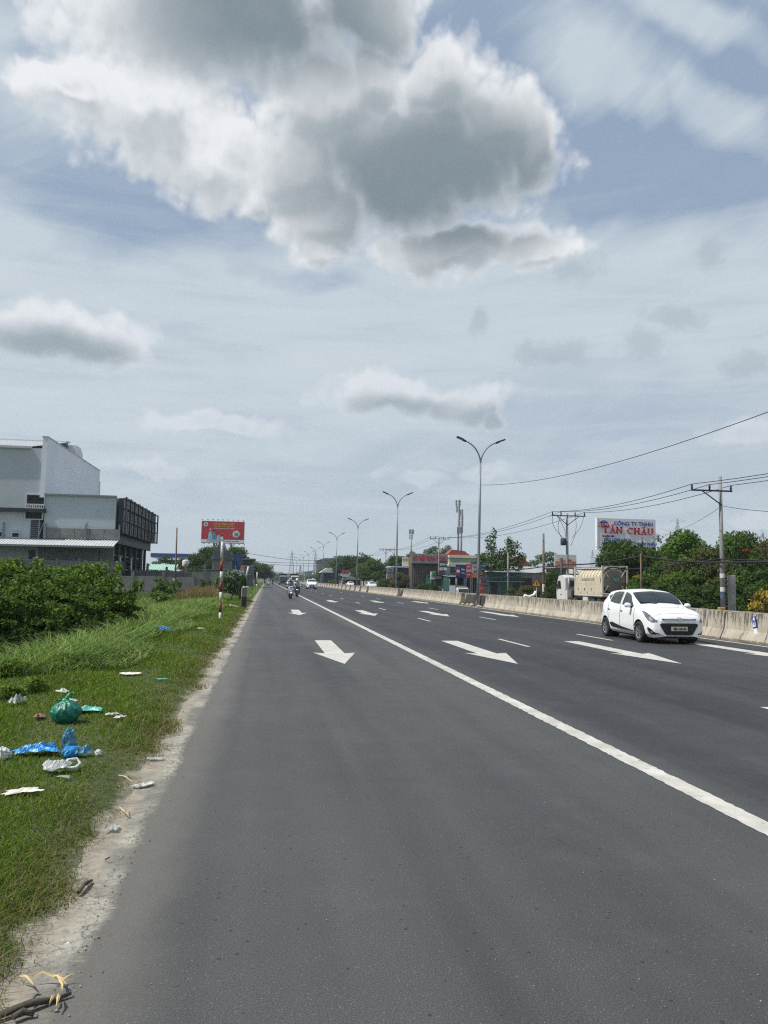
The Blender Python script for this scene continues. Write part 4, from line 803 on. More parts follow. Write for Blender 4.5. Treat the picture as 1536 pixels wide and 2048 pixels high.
mast(823, 1058, 330, 'distant telecom mast with antennas at left of the steel shop', [(0.95, 1.0, 4), (0.86, 0.7, 3)])
# ------------------------------------------------------------------ signs and shops, right side
def board(name, label, cat, px0, py0, px1, py1, Y, m, thick=0.3, legs=(), leg_m=None, side=None, z0=None, group=None):
    a, c_ = at(px0, py0, Y), at(px1, py1, Y); w_ = c_.x-a.x; h_ = a.z-c_.z; cx = (a.x+c_.x)/2; zb_ = zg(cx, Y) if z0 is None else z0
    o = thing(name, label, cat, (cx, Y, zb_), group=group); zc = (a.z+c_.z)/2-zb_
    MB().box((0, thick/2, zc), (w_, thick, h_)).build('panel', m, o)
    for f in legs: MB().tube([(f*w_, thick*.5+0.12, -0.1), (f*w_, thick*.5+0.12, zc)], 0.16 if h_ > 2 else 0.06, 8).build('post', leg_m or M_GALV, o)
    return o, w_, h_, zc
tcb, tw, thh, tz = board('signboard', 'large white company signboard with red and blue lettering above the trees', 'signboard', 1196.5, 1036, 1312, 1101, 76.0, mat('board_white', (0.66, 0.68, 0.68), 0.55, 0.04, 0.4), 0.42, (-0.22, 0.22), M_STEELD)
MB().box((-tw/2-0.09, 0.2, tz), (0.16, 0.44, thh+0.06)).build('sunlit_edge', M_WHITE, tcb)  # left side only, whiter paint to stand for its sunlit face
text('lettering', 'CÔNG TY TNHH', thh*0.175, M_BLUET, tcb, (tw*0.11, -0.02, tz+thh*0.335), bold=0.018, sx=1.0)
# slab-serif red letters drawn stroke by stroke
def slab(mb, ch, x, z, h, w, s_):
    def V(xx, a_, b_): mb.box((x+xx*w, -0.03, z+(a_+b_)/2*h), (s_, 0.05, (b_-a_)*h))
    def H_(x0, x1, zz, k=0.8): mb.box((x+(x0+x1)/2*w, -0.03, z+zz*h), ((x1-x0)*w, 0.05, s_*k))
    def Dg(x0, z0_, x1, z1_): mb.bar((x+x0*w, -0.03, z+z0_*h), (x+x1*w, -0.03, z+z1_*h), s_*0.95, 0.05)
    if ch == 'T': V(.5, 0, 1); H_(0.02, .98, .95); V(.06, .76, 1); V(.94, .76, 1); H_(.25, .75, .04, .6)
    if ch == 'A': Dg(.15, 0, .5, 1); Dg(.85, 0, .5, 1); H_(.25, .75, .34, .6); H_(-.02, .36, .04, .6); H_(.64, 1.02, .04, .6); Dg(.28, 1.12, .5, 1.3); Dg(.72, 1.12, .5, 1.3)
    if ch == 'N': V(.15, 0, 1); V(.85, 0, 1); Dg(.15, 1, .85, 0); H_(-.02, .34, .04, .6); H_(-.02, .3, .96, .6); H_(.68, 1.02, .96, .6)
    if ch == 'C':
        pts = [(x+(.5+.42*math.cos(a_))*w, -0.03, z+(.5+.46*math.sin(a_))*h) for a_ in np.linspace(R(42), R(318), 14)]
        for p, q in zip(pts[:-1], pts[1:]): mb.bar(p, q, s_*.95, 0.05)
        V(.86, .66, .98)
    if ch == 'H': V(.18, 0, 1); V(.82, 0, 1); H_(.2, .8, .5); [H_(c-.18, c+.18, zz, .6) for c in (.18, .82) for zz in (.04, .96)]
    if ch == 'U':
        V(.18, .3, 1); V(.82, .3, 1); pts = [(x+(.5+.32*math.cos(a_))*w, -0.03, z+(.32+.28*math.sin(a_))*h) for a_ in np.linspace(R(180), R(360), 9)]
        for p, q in zip(pts[:-1], pts[1:]): mb.bar(p, q, s_*.95, 0.05)
        H_(.02, .36, .96, .6); H_(.64, .98, .96, .6)
x = -tw*0.43; lw = tw*0.112; h_ = thh*0.205
for i, ch in enumerate('TAN CHAU'):
    if ch == ' ': x += lw*0.62; continue
    mb = MB(); slab(mb, ch, x, tz+thh*0.04-0.02*i, h_, lw*0.93, 0.17); mb.build('letter', M_REDT, tcb); x += lw*1.06
text('lettering', 'Chuyên bán:', thh*0.085, M_DARK, tcb, (-tw*0.33, -0.02, tz-thh*0.07), bold=0.012)
text('lettering', '- CÁC LOẠI GẠCH', thh*0.12, M_BLUET, tcb, (-tw*0.19, -0.02, tz-thh*0.19), bold=0.02)
text('lettering', '- THI CÔNG', thh*0.12, M_BLUET, tcb, (-tw*0.25, -0.02, tz-thh*0.31), bold=0.02); text('lettering', 'NHẬP KHẨU', thh*0.12, M_BLUET, tcb, (tw*0.34, -0.02, tz-thh*0.31), bold=0.02); text('lettering', 'ĐT: 0909', thh*0.08, M_DARK, tcb, (tw*0.42, -0.02, tz-thh*0.44), bold=0.01)
lg = MB(); lx, lz = -tw*0.41, tz+thh*0.33
lg.tube([(lx+0.55*math.cos(a_), -0.03, lz-0.25+0.55*math.sin(a_)) for a_ in np.linspace(0, math.pi, 13)], 0.035, 5); lg.bar((lx-0.68, -0.03, lz-0.3), (lx+0.68, -0.03, lz-0.3), 0.06); lg.build('logo_arch', M_REDT, tcb)
lg = MB(); lg.bar((lx-0.45, -0.03, lz+0.1), (lx, -0.03, lz+0.3), 0.08); lg.bar((lx+0.45, -0.03, lz+0.1), (lx, -0.03, lz+0.3), 0.08); lg.build('logo_roof', M_BLUET, tcb); text('logo_text', 'TC', 0.55, M_BLUET, tcb, (lx, -0.03, lz-0.08), bold=0.03)
# smaller sign of the same firm
stc, sw, shh, sz_ = board('signboard', 'faded small white sign over an orange panel beside the transformer pole', 'signboard', 1110, 1109, 1153, 1137, 100, mat('faded_board', (0.55, 0.55, 0.53), 0.6, 0.1, 0.8, dirt=(0.42, 0.4, 0.38), dirt_amt=.3), 0.2, (-0.4, 0.4), M_STEELD)
MB().box((0, -0.03, sz_-shh*0.24), (sw-0.05, 0.05, shh*0.5)).build('lower_panel', mat('faded_orange', (0.42, 0.19, 0.11), 0.6, 0.3, 1.4), stc); text('lettering', 'TÂN CHÂU', shh*0.2, M_REDT, stc, (0, -0.02, sz_+shh*0.06), bold=0.02)
# steel shop with its long red-lettered sign
sY = 137.0
a, c_ = at(823, 1107, sY), at(893, 1127, sY); gzr = -0.6
ss = thing('steel_shop', 'brown steel sheet shop front under a long grey sign with red letters', 'shop', ((a.x+c_.x)/2, sY, gzr)); w_ = c_.x-a.x; zt_ = a.z-gzr; zm = c_.z-gzr
MB().box((0, 1.5, zm/2+.6), (w_-0.2, 3, zm+1.2)).build('wall', M_BROWN, ss); cb = MB(); corr(cb, (-w_/2+0.3, -0.05, 1.9), (1, 0, 0), (0, 0, 1), (0, -1, 0), w_*0.72, zm-2.1, 0.3, 0.06); cb.build('shutter', M_BROWN, ss)
sg = MB().box((0, -0.25, (zt_+zm)/2), (w_+0.3, 0.4, zt_-zm)).build('sign_panel', mat('sign_grey', (0.24, 0.27, 0.265), 0.5, 0.08, 0.5), ss); text('lettering', 'SẮT THÉP TRUNG PHONG', (zt_-zm)*0.78, M_REDT, ss, (0, -0.48, (zt_+zm)/2-0.08), bold=0.045, sx=0.40)
MB().box((-w_*0.1, -0.1, 0.9), (w_*0.6, 0.1, 1.8)).build('doorway', M_DARK, ss); MB().box((0, -0.6, zm-0.06), (w_+0.2, 0.6, 0.1)).build('sign_ledge', M_TIN, ss)
# annex left with pale hoarding
an = thing('shop_annex', 'dark blue low shop with pale roof edge left of the steel shop', 'shop', (at(805, 1150, 165).x, 165, gzr)); MB().box((0, 3, 2.6), (5.4, 6, 5.2)).build('wall', mat('blue_grey_wall', (0.035, 0.06, 0.09), 0.6, 0.2, 0.8), an); MB().box((0, -0.4, 5.3), (6.4, 7, 0.25)).build('roof', M_ROOFW, an); MB().box((0.4, -0.05, 1.4), (2.6, 0.1, 2.7)).build('doorway', M_DARK, an)
yb, yw_, yh_, yz_ = board('shop_sign', 'white and yellow sign box on the roof left of the steel shop', 'sign', 805, 1114, 822, 1132, 162, M_WHITEW, 0.3, (-0.4, 0.4)); MB().box((yw_*0.25, -0.03, yz_), (yw_*0.3, 0.05, yh_)).build('yellow_band', M_YELLOW, yb); text('lettering', 'CỬA HÀNG', yh_*0.18, M_NAVY, yb, (-yw_*.18, -0.02, yz_+yh_*.18), bold=.01, sx=.8)
ps, pw, phh, pz_ = board('pillar_sign', 'tall grey pillar sign with red lines in front of the bushes', 'sign', 774, 1135, 787, 1163, 150, mat('pillar_grey', (0.26, 0.28, 0.29), 0.55, .1, 1), 0.3, (-0.42, 0.42))
for k, tx_ in enumerate(('CỬA', 'HÀNG', 'SẮT', 'THÉP')): text('lettering', tx_, phh*0.14, M_REDT if k > 1 else M_DARK, ps, (0, -0.02, pz_+phh*(0.34-0.22*k)), bold=.012)
ps2, pw, phh, pz_ = board('pillar_sign', 'dark pillar sign with rusty panels beside the brown shop', 'sign', 814, 1146, 824, 1172, 146, M_DARK, 0.25, (-0.4, 0.4))
for k in range(3): MB().box((0, -0.03, pz_+phh*(0.22-0.27*k)), (pw*0.86, 0.05, phh*0.17)).build('panel_text', mat('rust_panel', (0.25, 0.11, 0.07), 0.6, 0.2, 4), ps2)
# green shop
a, c_ = at(861, 1152, 132), at(900, 1198, 132)
gsx = thing('green_shop', 'dark green kiosk with white sign bands under the power pole', 'shop', ((a.x+c_.x)/2, 132, gzr)); w_ = c_.x-a.x
MB().box((0, 2, 1.6), (w_, 4, 3.3)).build('wall', M_GREEN, gsx); MB().box((0, -0.5, 3.35), (w_+0.5, 5, 0.12)).build('roof', M_GREEN, gsx)
MB().box((-w_*0.2, -0.05, 3.0), (w_*0.5, 0.1, 0.42)).build('sign_band', M_WHITE, gsx); MB().box((w_*0.12, -0.06, 1.15), (w_*0.62, 0.1, 0.62)).build('sign_band', mat('grey_lavender', (0.4, 0.38, 0.42), .6), gsx); MB().box((w_*0.2, -0.05, 2.3), (w_*0.36, 0.1, 0.4)).build('sign_band', M_TIN, gsx)
text('lettering', 'VẬT LIỆU XÂY DỰNG', 0.3, M_DARK, gsx, (w_*.12, -.12, 1.15), bold=.006, sx=.8); MB().box((0.1, -0.05, 0.45), (w_*0.7, 0.08, 0.7)).build('doorway', M_DARK, gsx)
b1, w1, h1, z1 = board('shop_sign', 'green and white square sign hung right of the power pole', 'sign', 877, 1122, 893, 1141, 134, M_GREEN, 0.2, (-0.4, 0.4)); MB().box((0, -0.03, z1-h1*.34), (w1, .05, h1*.3)).build('white_band', M_WHITE, b1); text('lettering', 'SMV', h1*.34, M_WHITE, b1, (0, -.02, z1+h1*.12), bold=.02)
text('lettering', 'THÉP', h1*.16, M_REDT, b1, (0, -.07, z1-h1*.34), bold=.01)
b2, w2, h2, z2 = board('shop_sign', 'small green and white sign over the kiosk left corner', 'sign', 861, 1143, 871, 1159, 130, M_WHITE, 0.15, (-0.35, 0.35)); MB().box((w2*.15, -.03, z2+h2*.24), (w2*.7, .05, h2*.45)).build('green_band', mat('leaf_green', (.03, .25, .07), .5), b2)
# long cream-banded building with the painted hoardings
a, c_ = at(897, 1111, 141), at(1010, 1124, 141)
lb = thing('shop_building', 'long building with cream and green roof bands behind the paint hoardings', 'building', ((a.x+c_.x)/2, 141, gzr)); w_ = c_.x-a.x; zt_ = a.z-gzr
MB().box((0, 2, zt_/2-1.0), (w_-0.6, 4, zt_-2.0)).build('wall', mat('slate_wall', (0.06, 0.075, 0.085), .6, .2, .5), lb)
MB().box((0, 1.8, zt_-0.15), (w_, 4.6, 0.5)).build('cornice', M_CREAM, lb); MB().box((0, 1.9, zt_-0.85), (w_-0.3, 4.3, 0.9)).build('frieze', mat('sage_band', (.25, .34, .26), .6), lb); MB().box((0, 1.8, zt_-1.55), (w_, 4.6, 0.5)).build('cornice', M_CREAM, lb)
for k in range(5): MB().box((-w_*.42+k*w_*.2, -0.04, zt_*0.5), (0.9, 0.1, 1.7)).build('window', M_TINT, lb)
rr = MB().prism([(-w_*.52, zt_+0.1), (-w_*.12, zt_+0.1), (-w_*.2, zt_+0.9), (-w_*.42, zt_+1.15)], .5, 3.6).build('red_roof', M_ROOFR, lb)
Yad = 116.0
for i, (p0, q0, p1, q1, mm, lb_) in enumerate([(912, 1129, 932, 1156, M_NAVY, 'navy paint hoarding with a shield emblem on the shop front'), (932, 1128, 943, 1155.5, mat('coral_print', (.55, .07, .09), .5, .15, .8), 'red paint hoarding between the navy and the white ones'), (943.5, 1127, 959, 1155, M_WHITEW, 'white hoarding with pale orange foot next to the lamp post')]):
    o, w_, h_, zc = board('hoarding', lb_, 'hoarding', p0, q0, p1, q1, Yad, mm, 0.25, (-0.4, 0.4), group='paint hoardings on the shop front')
    if i == 0:
        sx_ = -w_*.28; MB().prism([(sx_-.26, zc-.5), (sx_, zc-.72), (sx_+.26, zc-.5), (sx_+.26, zc-.3), (sx_-.26, zc-.3)], -.05, 0).build('emblem', M_REDT, o); MB().prism([(sx_-.26, zc+.32), (sx_+.26, zc+.32), (sx_+.26, zc+.5), (sx_, zc+.72), (sx_-.26, zc+.5)], -.05, 0).build('emblem', M_REDT, o); MB().box((sx_, -.03, zc+.02), (.46, .05, .42)).build('emblem', M_WHITE, o)
        text('lettering', 'Sơn', .36, M_WHITE, o, (w_*.2, -.02, zc+.28), bold=.012); text('lettering', 'Chống', .26, M_WHITE, o, (w_*.22, -.02, zc-.3), bold=.01, sx=.9)
    if i == 1: MB().box((0, -.03, zc), (w_*.94, .05, h_*.16)).build('pale_band', mat('pale_pink', (.6, .38, .36), .6), o); text('lettering', 'SƠN', .24, M_WHITE, o, (0, -.02, zc+.65), bold=.01); text('lettering', 'SALE', .2, M_WHITE, o, (0, -.02, zc-.6), bold=.01)
    if i == 2: MB().box((0, -.03, zc-h_*.38), (w_, .05, h_*.24)).build('orange_band', M_ORANGE, o); text('lettering', 'SƠN', .36, M_REDT, o, (0, -.02, zc+.5), bold=.012); text('lettering', 'MÀI', .4, M_DARK, o, (0, -.02, zc-.15), bold=.02); MB().box((-.1, -.03, zc+h_*.56), (w_*1.2, .05, h_*.16)).build('top_strip', M_TIN, o)
fl, w_, h_, zc = board('flex_sign', 'dark blue and rust service sign at right of the lamp post', 'sign', 960, 1127, 973, 1157, 114, M_NAVY, .2, (-.4, .4)); MB().box((0, -.03, zc-h_*.15), (w_*.9, .05, h_*.24)).build('rust_band', mat('rust_print', (.3, .15, .1), .6), fl); MB().box((0, -.03, zc-h_*.42), (w_*.9, .05, h_*.12)).build('rust_band', MATS['rust_print'], fl); text('lettering', 'ĐẠI LÝ', .28, M_WHITE, fl, (0, -.02, zc+h_*.33), bold=.015); text('lettering', 'SƠN NƯỚC', .17, M_WHITE, fl, (0, -.02, zc+h_*.12), bold=.01, sx=.85)
rs_, w_, h_, zc = board('red_poster', 'red shop poster standing low beside the lamp post', 'poster', 960, 1168, 971, 1190, 112, M_PRINTR, .1, (-.4, .4)); MB().box((-w_*.15, -.03, zc+h_*.1), (w_*.5, .04, h_*.2)).build('teal_patch', M_TEAL, rs_)
# open shed with awning under the hoardings
od = thing('open_garage', 'dark open garage bay with white awning edge under the hoardings', 'garage', (at(938, 1180, 118.5).x, 118.5, gzr)); MB().box((0, 4.5, 1.6), (6.2, .2, 3.6)).build('back_wall', M_DARK, od)
for sx_ in (-3.0, -1.0, 1.0, 3.0): MB().tube([(sx_, 0.4, 0), (sx_, 0.4, 3.3)], .06, 6).build('post', M_GALV, od)
rf = MB(); corr(rf, (-3.3, -.6, 3.05), (1, 0, 0), (0, 5.2, .25), (0, -.1, 1), 6.6, 1, .3, .05); rf.build('awning', M_GALV, od); MB().box((-3.05, 2.4, 1.6), (.1, 4, 3.4)).build('side_wall', M_GREEN, od)
# green sheet fence and sheds to the right
gf = thing('green_sheds', 'dark green corrugated sheds with a white eave right of the lamp post', 'shed', (at(1010, 1175, 104).x, 104, gzr))
cb = MB(); corr(cb, (-2.5, 0, 0), (1, 0, 0), (0, 0, 1), (0, -1, 0), 5.0, 2.4, .25, .05); cb.build('lower_sheet', mat('blue_green_sheet', (.07, .11, .115), .5, .2, .6, metal=.2), gf); cb = MB(); corr(cb, (-2.5, .3, 2.4), (1, 0, 0), (0, 0, 1), (0, -1, 0), 5.0, 1.35, .25, .05); cb.build('upper_sheet', M_GREEN, gf)
MB().box((0, .2, 3.8), (5.4, 1.2, .14)).build('eave', M_ROOFW, gf); MB().box((0, -.3, 2.42), (5.2, .9, .08)).build('canopy_edge', M_GALV, gf)
MB().box((0, 1.6, 1.9), (4.8, 2.4, 3.7)).build('shed_body', M_DARK, gf)
for k in range(3): MB().box((-1.6+k*1.6, -.1, 1.1), (.9, .1, 2.2)).build('door', M_GREEN if k == 1 else M_DARK, gf)
ws = thing('grey_workshop', 'low pale sheet roofed workshop behind the dark wooden pole', 'shed', (at(1085, 1160, 112).x, 112, gzr)); MB().box((0, 3, 1.9), (13, 6, 3.8)).build('wall', mat('workshop_grey', (.16, .17, .18), .6, .2, .6), ws); rf = MB(); corr(rf, (-7, -.6, 3.8), (1, 0, 0), (0, 4, 1.0), (0, -.2, .98), 14, 1, .35, .05); rf.build('roof', mat('dull_roof', (.30, .32, .33), .5, .12, .5), ws); MB().box((-3, -.05, 1.5), (2.6, .1, 3)).build('doorway', M_DARK, ws); MB().box((3.2, -.05, 2.2), (2, .1, 1.3)).build('window', M_TINT, ws)
gpst = thing('gate_pillar', 'square dark concrete gate pillar behind the truck cab', 'pillar', (at(1113, 1160, 90).x, 90, gzr)); MB().box((0, 0, 1.9), (1.9, 1.9, 4.1)).build('shaft', mat('pillar_dark', (.09, .095, .1), .8, .2, 1), gpst); MB().box((0, 0, 4.05), (2.2, 2.2, .2)).build('cap', M_CONCD, gpst)
rh = thing('red_roof_house', 'small house with steep red tiled roof behind the roadside tree', 'house', (at(1042, 1125, 150).x, 150, gzr)); MB().box((0, 3, 2.4), (5, 6, 4.8)).build('wall', M_CONCG, rh); MB().prism([(-3.2, 4.8), (3.2, 4.8), (0, 7.6)], -.5, 6.6).build('roof', M_ROOFR, rh); MB().box((0, -.05, 2.6), (1.2, .1, 1.2)).build('window', M_TINT, rh)
# triangular warning sign
wsn = thing('warning_sign', 'yellow and red triangular warning sign on a short post', 'sign', (at(1073, 1195, 82).x, 82, gzr)); zc = at(1073, 1165, 82).z-gzr
MB().tube([(0, 0, 0), (0, 0, zc)], .05, 8).build('post', M_WHITEW, wsn); MB().prism([(-.62, zc-.5), (.62, zc-.5), (0, zc+.55)], -.05, -.02).build('red_rim', M_RED, wsn); MB().prism([(-.43, zc-.39), (.43, zc-.39), (0, zc+.33)], -.07, -.04).build('yellow_face', M_YELLOW, wsn); MB().box((0, -.075, zc-.08), (.09, .02, .4)).build('symbol', M_BLACK, wsn)
wpi = MB().tube([at(1047, 1197, 80), at(1050, 1191, 80), at(1058, 1194, 80), at(1068, 1190, 80), at(1072, 1183, 80)], .16, 8).build('bent_pipe', M_WHITE, None); setp(wpi, 'white bent pipe lying at the foot of the warning sign', 'pipe')
# far right-hand boards
r1, w_, h_, zc = board('red_board', 'plain red board raised above the far trees', 'signboard', 662, 1120, 672, 1131, 330, M_PRINTR, .4, (-.3, .3))
r2, w_, h_, zc = board('shop_sign', 'small dull red sign over a pale panel at the far trees', 'sign', 684, 1140, 698, 1148, 205, mat('dull_red', (.32, .07, .08), .6), .3, (-.4, .4)); MB().box((0, -.03, zc-h_*.95), (w_*.9, .2, h_*.8)).build('lower_panel', mat('pale_panel', (.33, .42, .45), .6), r2); text('lettering', 'GARA', h_*.4, M_NAVY, r2, (0, -.02, zc), bold=.02)
r3, w_, h_, zc = board('shop_sign', 'small red and white sign left of the dull red one', 'sign', 677, 1147, 684, 1152, 208, M_WHITE, .2, (0.0,)); MB().box((-w_*.28, -.03, zc), (w_*.45, .05, h_)).build('red_half', M_PRINTR, r3)
r4, w_, h_, zc = board('shop_sign', 'white square sign low under the dark trees', 'sign', 744, 1155, 752, 1165, 175, M_WHITEW, .2, (-.3, .3)); text('lettering', 'XE', h_*.4, M_DARK, r4, (0, -.02, zc), bold=.02)
ta = thing('roadside_stall', 'low roadside stall with faded striped awning at the far trees', 'stall', (at(706, 1160, 200).x, 200, gzr)); MB().box((0, 2, 2.6), (5, 4, .2)).build('awning', mat('stall_awning', (.4, .36, .3), .7, .3, 1), ta); MB().box((0, 3, 1.3), (4.8, .2, 2.6)).build('back_wall', M_BROWN, ta)
for sx_ in (-2.3, 2.3): MB().tube([(sx_, .2, 0), (sx_, .2, 2.6)], .06, 6).build('post', M_WOOD, ta)
for i, (px_, py_, Y_, w_, h_, mm) in enumerate([(654, 1150, 262, 6, 4.2, mat('dark_canvas', (.012, .022, .06), .7, .2, 1)), (648, 1127, 420, 14, 12, M_CONCG), (640, 1150, 520, 16, 7, M_WHITEW), (625, 1152, 650, 22, 8, M_CONCG), (607, 1150, 800, 26, 9, M_CREAM), (590, 1154, 900, 30, 7, M_WHITEW), (545, 1152, 620, 12, 6, M_TIN)]):
    p = at(px_, py_, Y_); o = thing('far_building', ('low blue canvas shed at the far trees by the median', 'grey box building above the far right trees', 'small pale house in the hazy distance right of the road', 'wide grey roofed house in the hazy distance', 'cream house beneath the hazy spire', 'flat white house at the very end of the road', 'grey roofed house at the far left road end')[i], 'building', (p.x+w_*0.2, Y_, 0), group='distant buildings')
    MB().box((0, 4, h_/2), (w_, 8, h_)).build('wall', mm, o); MB().prism([(-w_/2-.5, h_), (w_/2+.5, h_), (w_*.2, h_+1.6), (-w_*.2, h_+1.6)], -.5, 8.5).build('roof', M_TIN if i % 2 else M_ROOFW, o)
    for k in range(3): MB().box((-w_*.3+k*w_*.3, -.05, h_*.55), (w_*.14, .1, h_*.25)).build('window', M_TINT, o)

# ------------------------------------------------------------------ cars: a lofted shell sampled smoothly, details laid on its surface
LOW = [(.73, .19), (.80, .28), (.83, .50), (.825, .745)]
HATCH = [
 (0.00, [(.42, .22), (.50, .29), (.54, .42), (.535, .55), (.50, .64), (.42, .68), (.30, .70), (.15, .71), (0, .715)]),
 (0.06, [(.58, .19), (.655, .28), (.695, .42), (.69, .57), (.645, .69), (.54, .755), (.38, .785), (.2, .80), (0, .805)]),
 (0.20, [(.67, .18), (.745, .28), (.775, .44), (.77, .63), (.72, .785), (.60, .84), (.42, .865), (.2, .88), (0, .885)]),
 (0.45, [(.71, .18), (.785, .28), (.81, .46), (.805, .69), (.765, .87), (.64, .915), (.45, .94), (.22, .955), (0, .96)]),
 (0.76, [(.73, .18), (.80, .28), (.83, .48), (.82, .73), (.78, .915), (.655, .965), (.47, .995), (.23, 1.01), (0, 1.015)]),
 (1.00, LOW+[(.79, .935), (.715, 1.0), (.63, 1.045), (.32, 1.075), (0, 1.085)]),
 (1.30, LOW+[(.795, .95), (.735, 1.10), (.66, 1.215), (.34, 1.255), (0, 1.265)]),
 (1.60, LOW+[(.795, .96), (.715, 1.19), (.625, 1.355), (.33, 1.395), (0, 1.41)]),
 (1.85, LOW+[(.795, .97), (.70, 1.24), (.60, 1.415), (.32, 1.46), (0, 1.475)]),
 (2.30, LOW+[(.79, .99), (.69, 1.265), (.588, 1.438), (.31, 1.488), (0, 1.505)]),
 (2.85, LOW+[(.78, 1.015), (.68, 1.27), (.578, 1.428), (.31, 1.475), (0, 1.492)]),
 (3.20, LOW[:3]+[(.82, .75), (.77, 1.04), (.668, 1.265), (.568, 1.40), (.3, 1.44), (0, 1.455)]),
 (3.45, [(.70, .22), (.775, .32), (.80, .52), (.795, .76), (.755, 1.03), (.655, 1.19), (.565, 1.28), (.3, 1.315), (0, 1.33)]),
 (3.62, [(.68, .24), (.75, .34), (.775, .52), (.765, .74), (.73, .93), (.64, 1.0), (.55, 1.04), (.3, 1.06), (0, 1.065)]),
 (3.73, [(.60, .27), (.68, .36), (.70, .5), (.69, .66), (.64, .79), (.55, .83), (.44, .845), (.25, .85), (0, .855)]),
 (3.765, [(.48, .3), (.56, .38), (.58, .5), (.56, .6), (.5, .68), (.42, .70), (.3, .71), (.15, .71), (0, .71)])]
def hermite(xk, yk, x):
    """monotone cubic through the stations (yk: n x k)"""
    xk = np.asarray(xk, float); h = np.diff(xk)[:, None]; d = np.diff(yk, axis=0)/h; m_ = np.zeros_like(yk)
    m_[1:-1] = np.where(d[:-1]*d[1:] > 0, 2*d[:-1]*d[1:]/(d[:-1]+d[1:]+1e-12), 0); m_[0] = d[0]; m_[-1] = d[-1]
    i = np.clip(np.searchsorted(xk, x, side='right')-1, 0, len(xk)-2); hh = h[i]; t_ = ((x-xk[i])[:, None])/hh
    return (2*t_**3-3*t_**2+1)*yk[i]+(t_**3-2*t_**2+t_)*hh*m_[i]+(-2*t_**3+3*t_**2)*yk[i+1]+(t_**3-t_**2)*hh*m_[i+1]
